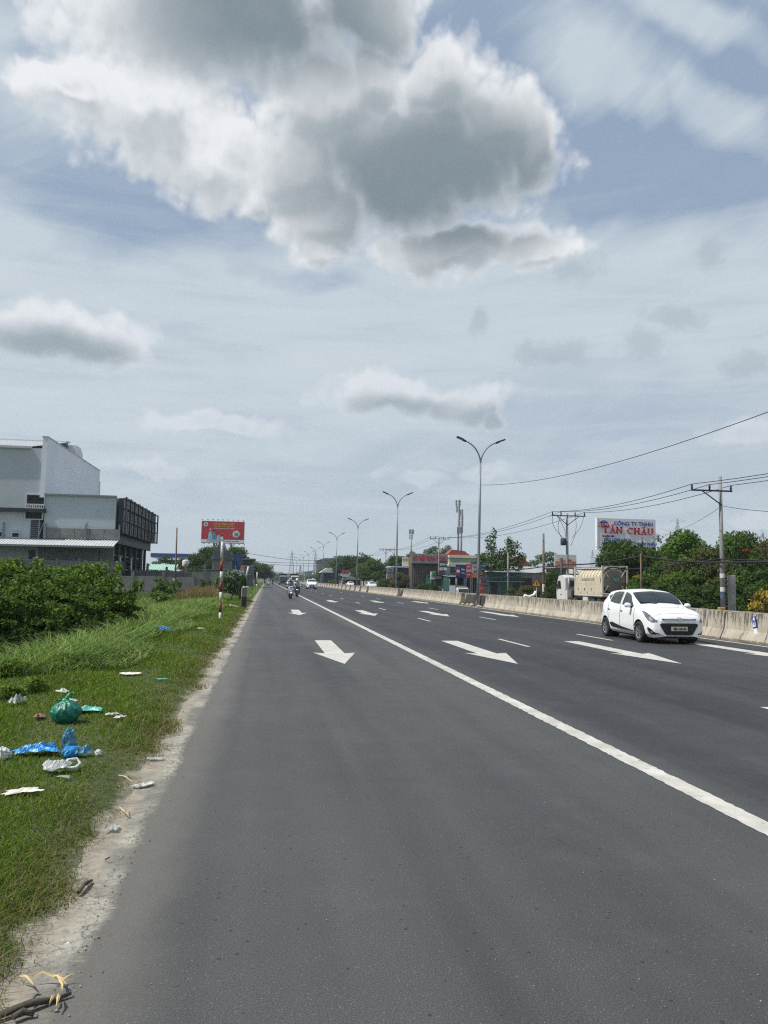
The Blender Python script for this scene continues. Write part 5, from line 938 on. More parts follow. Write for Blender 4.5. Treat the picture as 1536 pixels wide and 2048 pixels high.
class Shell:
    def __init__(s, st, sx=1.0, sl=1.0, sz=1.0):
        s.k = np.array([a for a, _ in st])*sl; arr = np.array([[(x*sx, z*sz) for x, z in r] for _, r in st]); s.X, s.Z = arr[:, :, 0], arr[:, :, 1]; s.L = s.k[-1]
    def rows(s, ss): ss = np.asarray(ss, float); return hermite(s.k, s.X, ss), hermite(s.k, s.Z, ss)
    def pt(s, S_, V_):
        S_ = np.asarray(S_, float).ravel(); V_ = np.asarray(V_, float).ravel(); xr, zr_ = s.rows(S_); vk = np.arange(xr.shape[1]); X = np.zeros(len(S_)); Z = np.zeros(len(S_))
        for i in range(len(S_)):
            r = hermite(vk, np.stack([xr[i], zr_[i]], 1), np.array([V_[i]]))[0]; X[i], Z[i] = r
        return np.stack([X, s.L/2-S_, Z], 1)            # local y: front is +L/2
    def grid(s, ss, vv):
        xr, zr_ = s.rows(ss); out = np.zeros((len(ss), len(vv), 3)); vk = np.arange(xr.shape[1])
        for i in range(len(ss)):
            r = hermite(vk, np.stack([xr[i], zr_[i]], 1), vv); out[i, :, 0] = r[:, 0]; out[i, :, 1] = s.L/2-ss[i]; out[i, :, 2] = r[:, 1]
        return out
    def body(s, arches, Ra, n=190, nv=97):
        ss = np.unique(np.concatenate([np.linspace(0, s.L, n), np.linspace(0, 0.12, 6)])); vv = np.linspace(0, 8, nv); G = s.grid(ss, vv); co = []; quads = []
        for sgn in (1, -1):
            g = G.copy(); g[:, :, 0] *= sgn
            keep = np.ones((len(ss)-1, nv-1), bool); side = (vv < 4.2)[None, :]
            for (sa, za) in arches:
                dy = (s.L/2-sa)-g[:, :, 1]; dz = g[:, :, 2]-za; r = np.sqrt(dy**2+dz**2)
                inside = (r < Ra) & side; q = inside[:-1, :-1] & inside[1:, :-1] & inside[:-1, 1:] & inside[1:, 1:]; keep &= ~q
                kq = np.zeros(r.shape, bool); nq = ~q; kq[:-1, :-1] |= nq; kq[1:, :-1] |= nq; kq[:-1, 1:] |= nq; kq[1:, 1:] |= nq
                snap = inside & kq; f = np.where(snap, Ra/np.maximum(r, 1e-6), 1.0); g[:, :, 1] = np.where(snap, (s.L/2-sa)-dy*f, g[:, :, 1]); g[:, :, 2] = np.where(snap, za+dz*f, g[:, :, 2])
            o = len(co)*0 + sum(len(c) for c in co); co.append(g.reshape(-1, 3)); idx = np.arange(len(ss)*nv).reshape(len(ss), nv)+o
            q = np.stack([idx[:-1, :-1], idx[1:, :-1], idx[1:, 1:], idx[:-1, 1:]], -1)[keep]; quads.append(q if sgn == -1 else q[:, ::-1])
        for e, fl in ((0, 1), (-1, 0)):
            o = sum(len(c) for c in co); rw_ = G[e]; co.append(np.concatenate([rw_, rw_*np.array([-1, 1, 1])])); i = np.arange(nv)+o; qq = np.stack([i[:-1], i[1:], i[1:]+nv, i[:-1]+nv], 1); quads.append(qq[:, ::-1] if fl else qq)
        return mesh_np('body', np.concatenate(co), quads=np.concatenate(quads), smooth=True)
    def patch(s, lo, up, nu=14, nv=6, off=0.006, sides=(1, -1), mirror_join=False):
        """sheet laid on the shell between two polylines of (s, v)"""
        def res(p): p = np.array(p, float); d = np.concatenate([[0], np.cumsum(np.hypot(*np.diff(p, axis=0).T))]); tt = np.linspace(0, d[-1], nu); return np.stack([np.interp(tt, d, p[:, 0]), np.interp(tt, d, p[:, 1])], 1)
        a, b_ = res(lo), res(up); f = np.linspace(0, 1, nv)[None, :, None]; SV = a[:, None, :]*(1-f)+b_[:, None, :]*f
        P_ = s.pt(SV[..., 0], SV[..., 1]).reshape(nu, nv, 3); du = np.gradient(P_, axis=0); dv = np.gradient(P_, axis=1); N = np.cross(du, dv); N /= np.linalg.norm(N, axis=2, keepdims=True)+1e-9
        c0 = np.array([0, 0, 0.6]); N *= np.sign(((P_-c0)*N).sum(2).mean()); P_ = P_+N*off; co = []; q = []
        for sg in sides:
            g = P_.copy(); g[..., 0] *= sg; o = sum(len(c) for c in co); co.append(g.reshape(-1, 3)); i = np.arange(nu*nv).reshape(nu, nv)+o; q.append(np.stack([i[:-1, :-1], i[1:, :-1], i[1:, 1:], i[:-1, 1:]], -1).reshape(-1, 4))
        return mesh_np('patch', np.concatenate(co), quads=np.concatenate(q), smooth=True)
def build_car(label, loc, rz, sx=1.0, sl=1.0, sz=1.0, detail=True, group=None, paint=None, name='hatchback', plate=None, dark_grille=True):
    S_ = Shell(HATCH, sx, sl, sz); L = S_.L; o = thing(name, label, 'car', loc, rz, group); paint = paint or M_CARW
    ar = [(0.76*sl, 0.295*sz**.5), (3.185*sl, 0.295*sz**.5)]; rw = 0.295*sz**.5; Ra = rw+0.06
    link('body', S_.body(ar, Ra) if detail else S_.body(ar, Ra, 70, 41), o, paint)
    sc = lambda p: [(a*sl, v) for a, v in p]
    def P(nm, lo, up, m_, parent=o, **k): return link(nm, S_.patch(sc(lo), sc(up), **k), parent, m_)
    P('windshield', [(1.04, 6.12), (1.30, 6.10), (1.66, 6.12)], [(1.04, 8.0), (1.30, 8.0), (1.68, 8.0)], M_GLASS, nu=14, nv=9)
    P('rear_window', [(3.30, 6.15), (3.56, 6.2)], [(3.30, 8.0), (3.56, 8.0)], M_GLASS)
    for sd_ in (1, -1):
        P('front_window', [(1.18, 4.3), (1.5, 4.22), (1.98, 4.2)], [(1.20, 4.6), (1.55, 5.75), (1.98, 5.78)], M_GLASS, sides=(sd_,), nu=16, nv=7)
        P('rear_side_window', [(2.12, 4.2), (2.55, 4.2), (2.93, 4.3)], [(2.12, 5.78), (2.6, 5.76), (2.86, 5.5)], M_GLASS, sides=(sd_,), nu=14, nv=7)
        P('quarter_window', [(2.97, 4.45), (3.14, 4.9)], [(2.93, 5.3), (3.12, 5.1)], M_GLASS, sides=(sd_,), nu=5, nv=4)
        hl = P('headlight', [(0.03, 3.35), (0.10, 2.95), (0.22, 2.95), (0.50, 3.55), (0.64, 3.92)], [(0.03, 3.75), (0.10, 3.9), (0.24, 3.98), (0.45, 4.05), (0.64, 4.0)], M_LAMP, sides=(sd_,), nu=12, nv=6)
        P('tail_light', [(3.5, 2.9), (3.7, 2.9)], [(3.5, 4.1), (3.68, 4.0)], M_RED, sides=(sd_,))
    if detail:
        for sd_ in (1, -1):
            P('projector', [(0.10, 3.25), (0.2, 3.2)], [(0.10, 3.62), (0.2, 3.66)], M_CHROME, sides=(sd_,), nu=6, nv=5, off=0.012)
            P('door_line', [(1.06, 0.9), (1.08, 2.0), (1.06, 4.1)], [(1.078, 0.9), (1.098, 2.0), (1.078, 4.1)], M_DARK, sides=(sd_,), nu=12, nv=2, off=.003)
            P('door_line', [(2.045, 0.9), (2.06, 2.0), (2.05, 5.9)], [(2.063, 0.9), (2.078, 2.0), (2.068, 5.9)], M_DARK, sides=(sd_,), nu=12, nv=2, off=.003)
            P('door_line', [(2.86, 2.2), (2.98, 3.2), (2.98, 4.2)], [(2.878, 2.2), (2.998, 3.2), (2.998, 4.2)], M_DARK, sides=(sd_,), nu=10, nv=2, off=.003)
            P('side_cladding', [(1.12, 1.05), (2.0, 1.15), (2.72, 1.35), (2.8, 1.75)], [(1.12, 1.2), (2.0, 1.55), (2.65, 1.95), (2.8, 1.8)], M_BLACK, sides=(sd_,), nu=14, nv=5, off=.012)
            for s0 in (1.86, 2.82): P('door_handle', [(s0, 3.35), (s0+.16, 3.37)], [(s0, 3.5), (s0+.16, 3.52)], M_CHROME if s0 < 2 else M_CHROME, sides=(sd_,), nu=6, nv=3, off=.022)
            P('fog_surround', [(0.02, 0.75), (0.2, 1.0), (0.28, 1.75)], [(0.02, 1.05), (0.13, 1.9), (0.25, 2.1)], M_BLACK, sides=(sd_,), nu=10, nv=6, off=.008); P('fog_lamp', [(0.10, 1.22), (0.16, 1.25)], [(0.10, 1.5), (0.16, 1.55)], M_CHROME, sides=(sd_,), nu=5, nv=5, off=.018)
            mr = MB(); mr.lathe([(0, -.1), (.055, -.08), (.075, -.02), (.07, .06), (.0, .1)], 12, axis='X'); mr.v = [(x+sd_*.92, y+L/2-1.28, z*0.95+1.03) for x, y, z in mr.v]
            mo = mr.build('mirror', paint, o); MB().bar((sd_*.78, L/2-1.25, .97), (sd_*.88, L/2-1.28, .99), .05).build('mirror_stalk', M_BLACK, mo)
        P('hood_line', [(0.11, 4.2), (0.11, 8.0)], [(0.118, 4.2), (0.118, 8.0)], M_DARK, nu=14, nv=2, off=.003)
        # radiator opening on the nose, upper slot, badge and plate
        yF = L/2+0.004
        gl = MB().prism([(-.56, .535), (-.50, .575), (.50, .575), (.56, .535), (.40, .27), (.33, .245), (-.33, .245), (-.40, .27)], yF-0.05, yF+0.012).build('radiator_grille', M_BLACK, o, .01)
        for zz in (.30, .345, .39, .48, .525): MB().box((0, yF+0.014, zz), (.84-abs(.52-zz)*.6, .012, .012)).build('grille_bar', M_DARK, gl)
        MB().prism([(-.46, .665), (.46, .665), (.50, .70), (-.50, .70)], yF-.06, yF+.004).build('upper_slot', M_BLACK, o); MB().box((0, yF+.006, .683), (.86, .012, .012)).build('chrome_bar', M_CHROME, o)
        bd = MB().tube([(.085*math.cos(a_), yF+.015, .69+.045*math.sin(a_)) for a_ in np.linspace(0, 2*math.pi, 25)], .008, 6, False); bd.bar((-.035, yF+.015, .66), (-.018, yF+.015, .72), .016); bd.bar((.018, yF+.015, .66), (.035, yF+.015, .72), .016); bd.bar((-.03, yF+.015, .683), (.03, yF+.015, .697), .013); bd.build('badge', M_CHROME, o)
        pl = MB().box((0, yF+.022, .425), (.47, .012, .12)).build('number_plate', mat('plate_cream', (.5, .47, .36), .5, .1, 8), o); text('plate_digits', '38A-163.30', .092, M_DARK, pl, (0, yF+.032, .425), (math.pi/2, 0, math.pi), bold=.002, sx=.86, ext=.002)
        for sd_ in (1, -1): P('splitter', [(0.0, .02), (0.2, .02), (.36, .05)], [(0.0, .3), (0.2, .26), (.36, .22)], paint, nu=10, nv=3, off=.02, sides=(sd_,))
        for sd_ in (1, -1): MB().bar((sd_*.34-.2, L/2-1.0, 1.083), (sd_*.34+.28, L/2-1.12, 1.135), .022).build('wiper', M_BLACK, o)
        MB().box((-.48, L/2-1.66, 1.37), (.18, .02, .035)).build('sticker', M_WHITE, o)
    else:
        yF = L/2+.004; gl = MB().box((0, yF, .44*sz), (.72*sx, .03, .24*sz)).build('radiator_grille', M_BLACK, o); MB().box((0, yF+.005, .27*sz), (1.0*sx, .03, .08)).build('bumper_intake', M_BLACK, o); MB().box((0, yF+.02, .33*sz), (.45, .012, .12)).build('number_plate', M_WHITEW, o)
        for sd_ in (1, -1): MB().box((sd_*.95*sx, L/2-1.28*sl, 1.03*sz), (.2, .12, .14)).build('mirror', paint, o, .03)
    MB().box((0, 0, .2*sz), (1.3*sx, L*.86, .12)).build('underbody', M_BLACK, o)
    for (sa, za) in ar:
        for sd_ in (1, -1):
            w = thing_child('wheel', o, (sd_*(0.735*sx), L/2-sa, rw))
            MB().lathe([(rw*.62, -.095*sd_), (rw*.95, -.1*sd_), (rw, -.06*sd_), (rw, .06*sd_), (rw*.95, .1*sd_), (rw*.66, .1*sd_), (rw*.64, .04*sd_)], 28, axis='X').build('tyre', M_RUBBER, w)
            rm = MB(); rm.lathe([(rw*.67, .095*sd_), (rw*.63, .09*sd_), (rw*.6, .03*sd_)], 28, axis='X'); rm.lathe([(rw*.16, .075*sd_), (rw*.12, .085*sd_), (0, .085*sd_)], 14, axis='X')
            for k in range(5):
                for dl in (-.17, .17):
                    a_ = 2*math.pi*k/5+dl; b_ = 2*math.pi*k/5+dl*.35; rm.bar((.07*sd_, rw*.12*math.cos(b_), rw*.12*math.sin(b_)), (.082*sd_, rw*.64*math.cos(a_), rw*.64*math.sin(a_)), .028, .03)
            rm.build('rim', M_ALU, w); MB().lathe([(rw*.6, .03*sd_), (0, .02*sd_)], 20, axis='X').build('brake_disc', M_STEELD, w)
            MB().lathe([(Ra-.005, -.2*sd_), (Ra-.005, .07*sd_)], 24, c=(sd_*.68*sx, L/2-sa, za), axis='X').build('arch_liner', M_BLACK, o)
    return o
def thing_child(name, parent, loc):
    o = bpy.data.objects.new(name, None); COL.objects.link(o); o.parent = parent; o.location = loc; o.empty_display_size = .1; return o
build_car('white five door hatchback driving towards the viewer in the lane by the barrier', (11.42, 20.03+1.882, 0.004), math.pi+R(-2.5))
suv = build_car('white sport utility car coming on in the middle lane', (8.1, 141, .004), math.pi, 1.12, 1.24, 1.2, False, name='suv')
c2 = build_car('white car ahead of the dark truck in the lane by the white line', (4.75, 152, .004), math.pi, 1.02, 1.15, 1.0, False, name='sedan')
for px_, py_, X_, rz_, lb_ in ((700, 1170, 21.0, 0, 'white car roof showing above the far barriers left of the third lamp'), (742, 1172, 19.5, 0, 'silver white car showing above the barriers under the dark trees')):
    p = atx(px_, py_, X_); o = dup_tree(c2, lb_); o.location = (X_, p.y, zg(X_, p.y)+.03); o.rotation_euler = (0, 0, rz_); o.scale = (1.05, 1.05, 1.05)
# ------------------------------------------------------------------ lorries
def wheel_simple(parent, x, y, r, w=.28, hub=True):
    o = MB().lathe([(0, -w/2), (r*.55, -w/2), (r*.92, -w/2), (r, -w*.35), (r, w*.35), (r*.92, w/2), (r*.55, w/2), (0, w/2)], 20, c=(x, y, r), axis='X').build('wheel', M_RUBBER, parent)
    s_ = -1 if x < 0 else 1
    MB().lathe([(r*.55, 0), (r*.5, .03*s_), (r*.2, .05*s_), (0, .06*s_)], 14, c=(x+s_*(w/2+.003), y, r), axis='X').build('hub', M_GALV, o); return o
def cargo_truck(label, loc, rz, cabm, boxm, name='cargo_truck'):
    o = thing(name, label, 'truck', loc, rz, 'covered trucks on the road')     # front is +y
    MB().prism([(.2, .55), (1.95, .55), (2.0, 1.3), (1.82, 2.05), (1.6, 2.65), (.2, 2.7)], -1.1, 1.1, 'X').build('cab', cabm, o, .06)
    MB().prism([(1.90, 1.40), (2.03, 1.40), (1.89, 2.02), (1.73, 2.46), (1.6, 2.46)], -.97, .97, 'X').build('windshield', M_GLASS, o); MB().box((0, 2.0, .95), (1.5, .08, .5)).build('radiator_grille', M_BLACK, o); MB().box((0, 2.02, .55), (2.2, .2, .3)).build('bumper', M_STEELD, o)
    for s_ in (-1, 1): MB().box((s_*.85, 2.03, .78), (.32, .06, .2)).build('headlight', M_LAMP, o); MB().box((s_*1.28, 1.7, 1.9), (.12, .16, .42)).build('mirror', M_BLACK, o)
    MB().box((0, -2.6, 2.1), (2.4, 5.2, 2.5)).build('cargo_body', boxm, o, .05); MB().box((0, -2.6, 3.38), (2.44, 5.24, .14)).build('tarp_top', M_DARK, o, .05); MB().box((0, -2.2, .75), (1.2, 6.4, .25)).build('chassis', M_STEELD, o); MB().box((0, 1.2, 2.82), (2.1, .6, .22)).build('roof_visor', M_WHITEW, o)
    for y in (1.15, -3.4, -4.5):
        for s_ in (-1, 1): wheel_simple(o, s_*1.0, y, .48)
    return o
tr1 = cargo_truck('dark tarpaulin truck in the lane next to the white line', (5.0, 238, 0), math.pi, mat('cab_grey', (.22, .24, .26), .4), M_DARK)
tr2 = cargo_truck('dark covered truck half hidden behind the motorcyclists', (8.3, 232, 0), math.pi, M_WHITEW, M_DARK)
p = atx(652, 1160, 22); tr3 = cargo_truck('dark blue covered truck beyond the far barriers', (22, p.y, -.3), 0, M_NAVY, M_NAVY)
p = atx(922, 1180, 27.3); tr4 = cargo_truck('small white truck parked facing out before the garage bay', (27.3, p.y, -.58), math.pi, M_WHITEW, mat('truck_grey', (.25, .27, .28), .6)); tr4.scale = (.7, .7, .52)
# tank container lorry
YT = 64.5; al, ar_ = at(1204, 1133, YT), at(1256, 1137, YT); XT = (al.x+ar_.x)/2; zt0 = at(1204, 1193, YT).z
tt = thing('tank_truck', 'white lorry carrying a cream tank container with ribbed barrel beyond the barrier', 'truck', (XT, YT, -.62))
M_TANK = mat('tank_cream', (.55, .49, .36), .5, .1, .8, dirt=(.36, .3, .2), dirt_amt=.2, ds=1.0); M_TANKD = mat('tank_end', (.27, .235, .19), .6, .18, .8, dirt=(.15, .12, .09), dirt_amt=.35); M_FRAME = mat('frame_cream', (.58, .55, .45), .5, .1, 1.5, dirt=(.3, .24, .17), dirt_amt=.15)
zB = zt0+.62; Hc, Lc, Wc = 2.72, 6.2, 2.44; r_ = 1.16; zc = zB+r_+.28
ct = MB(); ct.lathe([(0, .22), (r_*.55, .18), (r_*.9, .28), (r_, .5), (r_, Lc-.5), (r_*.9, Lc-.28), (r_*.55, Lc-.18), (0, Lc-.22)], 32, c=(0, 0, 0), axis='Y'); ct.v = [(x, y, z+zc) for x, y, z in ct.v]; tank = ct.build('barrel', M_TANK, tt)
for k in range(8):
    y = .75+k*(Lc-1.5)/7; MB().tube([((r_+.02)*math.cos(a_), y, zc+(r_+.02)*math.sin(a_)) for a_ in np.linspace(R(-30), R(210), 20)], .028, 5).build('rib', mat('rib_brown', (.28, .22, .15), .6), tank)
MB().lathe([(0, .3), (r_*.8, .29), (r_*.98, .42)], 32, c=(0, -.14, zc), axis='Y').build('end_cap', M_TANKD, tt); MB().tube([((r_+.03)*math.cos(a_), .3, zc+(r_+.03)*math.sin(a_)) for a_ in np.linspace(0, 2*math.pi, 33)], .07, 6, False).build('end_ring', M_CONCD, tt)
MB().box((.15, .04, zc+.05), (.42, .06, .34)).build('placard', M_TEAL, tt)
for s_ in (-1, 1):
    for y in (.06, Lc-.06): MB().box((s_*(Wc/2-.06), y, zB+Hc/2), (.13, .13, Hc)).build('corner_post', M_FRAME, tt)
    MB().box((s_*(Wc/2-.06), Lc/2, zB+.07), (.12, Lc-.2, .15)).build('bottom_rail', M_FRAME, tt); MB().box((s_*(Wc/2-.05), Lc/2, zB+Hc-.06), (.07, Lc-.2, .08)).build('top_rail', M_FRAME, tt) if s_ == 1 else None
    for ye in (.06, Lc-.06):
        MB().bar((s_*(Wc/2-.1), ye, zB+Hc-.2), (s_*.62, ye, zB+Hc-1.0), .07).build('frame_brace', M_FRAME, tt); MB().bar((s_*(Wc/2-.1), ye, zB+.25), (s_*.62, ye, zB+.95), .07).build('frame_brace', M_FRAME, tt)
for ye in (.06, Lc-.06): MB().box((0, ye, zB+Hc-.06), (Wc-.2, .1, .1)).build('end_rail', M_FRAME, tt); MB().box((0, ye, zB+.07), (Wc-.2, .1, .15)).build('end_rail', M_FRAME, tt)
# side cladding sheets with stencilled marks
for k in range(4):
    y0 = .15+k*(Lc-.3)/4; L_ = (Lc-.3)/4-.03
    MB().box((-Wc/2+.02, y0+L_/2, zB+.62), (.04, L_, .92)).build('side_panel', M_TANK, tt); MB().box((-Wc/2+.03, y0+L_/2, zB+1.42), (.04, L_, .66)).build('side_panel', M_TANK, tt)
    if k in (1, 2, 3): MB().box((-Wc/2-.005, y0+L_*.5, zB+.6), (.02, .14, .22)).build('latch', M_DARK, tt)
    MB().box((-Wc/2-.005, y0+.12, zB+.28), (.02, .06, .16)).build('hinge', M_DARK, tt)
text('stencil', 'ISO 22K2 SCNU 4170', .3, mat('stencil_grey', (.2, .19, .17), .7), tt, (-Wc/2-.002, Lc*.5, zB+1.48), (math.pi/2, 0, -math.pi/2), bold=.004)
# chassis, axles, cab
MB().box((0, 4.2, .98), (1.1, 9.2, .22)).build('chassis', M_STEELD, tt); MB().box((0, Lc/2, 1.13), (2.4, Lc, .1)).build('deck', M_STEELD, tt)
for y in (.9, 2.2, 6.3, 7.6, 9.9):
    for s_ in (-1, 1): wheel_simple(tt, s_*1.02, y, .5, .34)
MB().prism([(3.2, .75), (4.3, .75), (4.3, 1.1), (3.2, 1.1)], -1.2, -.75, 'X').build('tool_box', M_FRAME, tt); MB().box((0, .05, .85), (2.3, .1, .2)).build('rear_bumper', M_RED, tt)
zk = .55
cab = MB().prism([(8.6, zk), (10.85, zk), (10.95, 1.4), (10.72, 2.5), (10.3, 3.05), (9.0, 3.15), (8.6, 2.9)], -1.22, 1.22, 'X').build('cab', M_WHITEW, tt, .08)
MB().prism([(9.55, 1.75), (10.62, 1.75), (10.5, 2.55), (9.75, 2.55)], -1.235, -1.215, 'X').build('side_window', M_GLASS, cab); MB().box((0, 8.575, 2.3), (1.5, .03, .6)).build('rear_window', M_GLASS, cab); MB().prism([(10.9, 1.75), (10.94, 1.75), (10.74, 2.6), (10.7, 2.6)], -1.1, 1.1, 'X').build('windshield', M_GLASS, cab)
MB().box((-1.24, 9.6, 1.2), (.02, .3, .06)).build('door_handle', M_BLACK, cab); MB().box((-1.42, 10.6, 2.2), (.14, .2, .5)).build('mirror', M_BLACK, cab); MB().box((-.95, 8.3, 1.15), (.5, .5, .9)).build('air_tank', M_FRAME, tt); MB().tube([(-.9, 8.35, 1.2), (-.9, 8.35, 2.9)], .12, 8).build('exhaust', M_GALV, tt)
MB().box((0, 8.0, 1.35), (1.6, 1.0, .5)).build('coupling', M_STEELD, tt)

# ------------------------------------------------------------------ people on motorbikes
def skin_mesh(name, verts, edges, radii, root=0, sub=1):
    me = bpy.data.meshes.new(name); me.from_pydata(verts, edges, []); o = bpy.data.objects.new(name, me); COL.objects.link(o)
    md = o.modifiers.new('skin', 'SKIN'); md.use_smooth_shade = True
    if not me.skin_vertices: bpy.context.view_layer.update()
    for i, r in enumerate(radii): me.skin_vertices[0].data[i].radius = (r, r) if not isinstance(r, tuple) else r
    me.skin_vertices[0].data[root].use_root = True
    sb = o.modifiers.new('sub', 'SUBSURF'); sb.levels = sub; sb.render_levels = sub
    dg = bpy.context.evaluated_depsgraph_get(); dg.update(); out = bpy.data.meshes.new_from_object(o.evaluated_get(dg)); bpy.data.objects.remove(o); return out
def rider_meshes():
    # seated, local: facing +y, wheels' contact z = 0, seat at z .76
    V = [(0, -.22, .84), (0, -.2, 1.05), (0, -.14, 1.27), (0, -.10, 1.38), (0, -.07, 1.47), (0, -.04, 1.58), (0, -.04, 1.64)]
    E = [(0, 1), (1, 2), (2, 3), (3, 4), (4, 5), (5, 6)]; Rr = [(.17, .14), (.16, .12), (.18, .12), (.08, .08), (.055, .055), (.085, .095), (.06, .07)]
    for s_ in (-1, 1):
        b_ = len(V); V += [(s_*.19, -.13, 1.33), (s_*.27, .06, 1.12), (s_*.33, .33, 1.03), (s_*.33, .42, 1.02)]; E += [(2, b_), (b_, b_+1), (b_+1, b_+2), (b_+2, b_+3)]; Rr += [.07, .05, .038, .035]
        b_ = len(V); V += [(s_*.12, -.12, .82), (s_*.2, .22, .74), (s_*.17, .18, .36), (s_*.17, .28, .32)]; E += [(0, b_), (b_, b_+1), (b_+1, b_+2), (b_+2, b_+3)]; Rr += [.1, .075, .05, .04]
    return skin_mesh('rider', V, E, Rr)
RM = rider_meshes()
def rider(label, root_loc, rz, shirt, helmet, group):
    o = thing('person', label, 'person', root_loc, rz, group)
    me = RM.copy(); me.materials.clear(); me.materials.append(shirt); link('body', me, o)
    hm = MB().lathe([(.125, -.02), (.14, .03), (.135, .1), (.09, .17), (.0, .195)], 18).build('helmet', helmet, o, loc=(0, -.05, 1.56)); MB().box((0, .12, 0), (.2, .1, .02)).build('visor', helmet, hm)
    MB().lathe([(0, -.09), (.06, -.07), (.075, 0), (.07, .05)], 12).build('face', M_SKIN, o, loc=(0, .0, 1.54)); MB().lathe([(.02, -.1), (.075, -.07), (.082, -.02)], 12).build('mask', M_DARK, o, loc=(0, .012, 1.53))
    for s_ in (-1, 1):
        hd = MB(); hd.box((s_*.35, .45, 1.02), (.05, .09, .06))
        for k in range(4): hd.tube([(s_*(.325+.018*k), .48, 1.045), (s_*(.325+.018*k), .52, 1.03), (s_*(.325+.018*k), .51, .995)], .010, 5)
        hd.tube([(s_*.32, .44, 1.0), (s_*.31, .49, .995)], .011, 5); hd.build('hand', M_SKIN, o)
        tr = MB(); tr.tube([(s_*.12, -.12, .82), (s_*.2, .22, .745), (s_*.17, .19, .4)], [.105, .082, .06], 10); tr.build('trouser_leg', M_DBL, o); MB().box((s_*.17, .24, .315), (.085, .24, .07)).build('shoe', M_BLACK, o, .02)
    return o
def scooter(label, loc, rz, paint, group='motorbikes on the near lane'):
    o = thing('motorbike', label, 'motorbike', loc, rz, group)
    for y in (.64, -.62):
        w = MB().lathe([(.17, -.045), (.24, -.05), (.275, -.03), (.28, 0), (.275, .03), (.24, .05), (.17, .045)], 24, c=(0, y, .28), axis='X').build('wheel', M_RUBBER, o); MB().lathe([(.17, -.02), (.05, -.04), (.0, -.04)], 16, c=(0, y, .28), axis='X').lathe([(.17, .02), (.05, .04), (0, .04)], 16, c=(0, y, .28), axis='X').build('rim', M_ALU, w)
    MB().prism([(.30, .42), (.48, .46), (.60, .80), (.56, 1.0), (.46, 1.0), (.40, .75)], -.2, .2, 'X').build('front_shield', paint, o, .05); MB().prism([(.42, .5), (.66, .58), (.86, .5), (.8, .42), (.64, .49), (.48, .42)], -.075, .075, 'X').build('front_mudguard', paint, o, .02)
    MB().prism([(-.85, .80), (.1, .76), (.08, .5), (-.3, .38), (-.8, .55)], -.14, .14, 'X').build('rear_body', paint, o, .05); MB().prism([(-.78, .82), (.12, .77), (.1, .84), (-.3, .86), (-.78, .9)], -.13, .13, 'X').build('seat', M_BLACK, o, .03); MB().box((0, .22, .33), (.3, .55, .08)).build('floorboard', M_BLACK, o)
    MB().tube([(-.36, .42, 1.02), (-.12, .5, 1.04), (.12, .5, 1.04), (.36, .42, 1.02)], .018, 8).build('handlebar', M_BLACK, o); MB().box((0, .56, .98), (.34, .12, .16)).build('headlight_cowl', paint, o, .04); MB().box((0, .625, .97), (.2, .02, .09)).build('headlight', M_LAMP, o)
    for s_ in (-1, 1):
        MB().tube([(s_*.07, .56, .85), (s_*.07, .64, .28)], .022, 6).build('fork', M_CHROME, o); m_ = MB().tube([(s_*.3, .45, 1.04), (s_*.34, .45, 1.2)], .008, 5).build('mirror_stalk', M_BLACK, o); MB().box((s_*.36, .45, 1.23), (.12, .02, .08)).build('mirror', M_BLACK, m_); MB().box((s_*.15, .59, .66), (.09, .04, .06)).build('indicator', M_ORANGE, o)
    MB().box((.18, -.5, .42), (.1, .5, .12)).build('exhaust', M_GALV, o); MB().box((0, -.1, .3), (.2, .3, .2)).build('engine', M_STEELD, o); return o
M_SHIRT = mat('grey_shirt', (.22, .23, .26), .85, .15, 4); M_SHIRT2 = mat('pale_jacket', (.42, .43, .46), .85, .12, 4); M_WHPAINT = mat('scooter_white', (.7, .71, .72), .3, .04, 2, coat=.4); M_BKPAINT = mat('scooter_black', (.02, .02, .022), .25, .1, 2, coat=.4)
for lb_, lr, X_, Y_, pm, sm_, hm_ in (('white scooter ridden towards the viewer beside the white line', 'rider in grey shirt and dark helmet on the white scooter', 2.02, 65.6, M_WHPAINT, M_SHIRT, mat('helmet_grey', (.3, .32, .35), .4)), ('black scooter just behind the white one on the white line', 'rider in pale jacket and white helmet on the black scooter', 2.86, 73.0, M_BKPAINT, M_SHIRT2, M_WHITE)):
    sc_ = scooter(lb_, (X_, Y_, .004), math.pi+R(4), pm); rd = rider(lr, (X_, Y_, .004), math.pi+R(4), sm_, hm_, 'motorbike riders')
for X_, Y_, n_ in ((1.9, 240, 0), (.45, 190, 1)):
    sc_ = scooter(('dark motorbike far off left of the trucks', 'white motorbike far off close to the road edge')[n_], (X_, Y_, .004), math.pi, M_BKPAINT if not n_ else M_WHPAINT); rider(('dark clothed rider on the far dark motorbike', 'pale clothed rider on the far white motorbike')[n_], (X_, Y_, .004), math.pi, M_DARK if not n_ else M_SHIRT2, M_BLACK if not n_ else M_WHITE, 'motorbike riders')

for i, (px_, Y_, rz_) in enumerate([(884, 128.5, 1.2), (892, 127, 1.5), (760, 160, .4)]):
    p = at(px_, 1188, Y_); o = scooter(('dark scooter parked in front of the green kiosk', 'pale scooter parked right of the dark one at the kiosk', 'scooter parked under the trees behind the far barriers')[i], (p.x, Y_, -.6), rz_, (M_BKPAINT, M_WHPAINT, M_BKPAINT)[i], 'parked scooters')

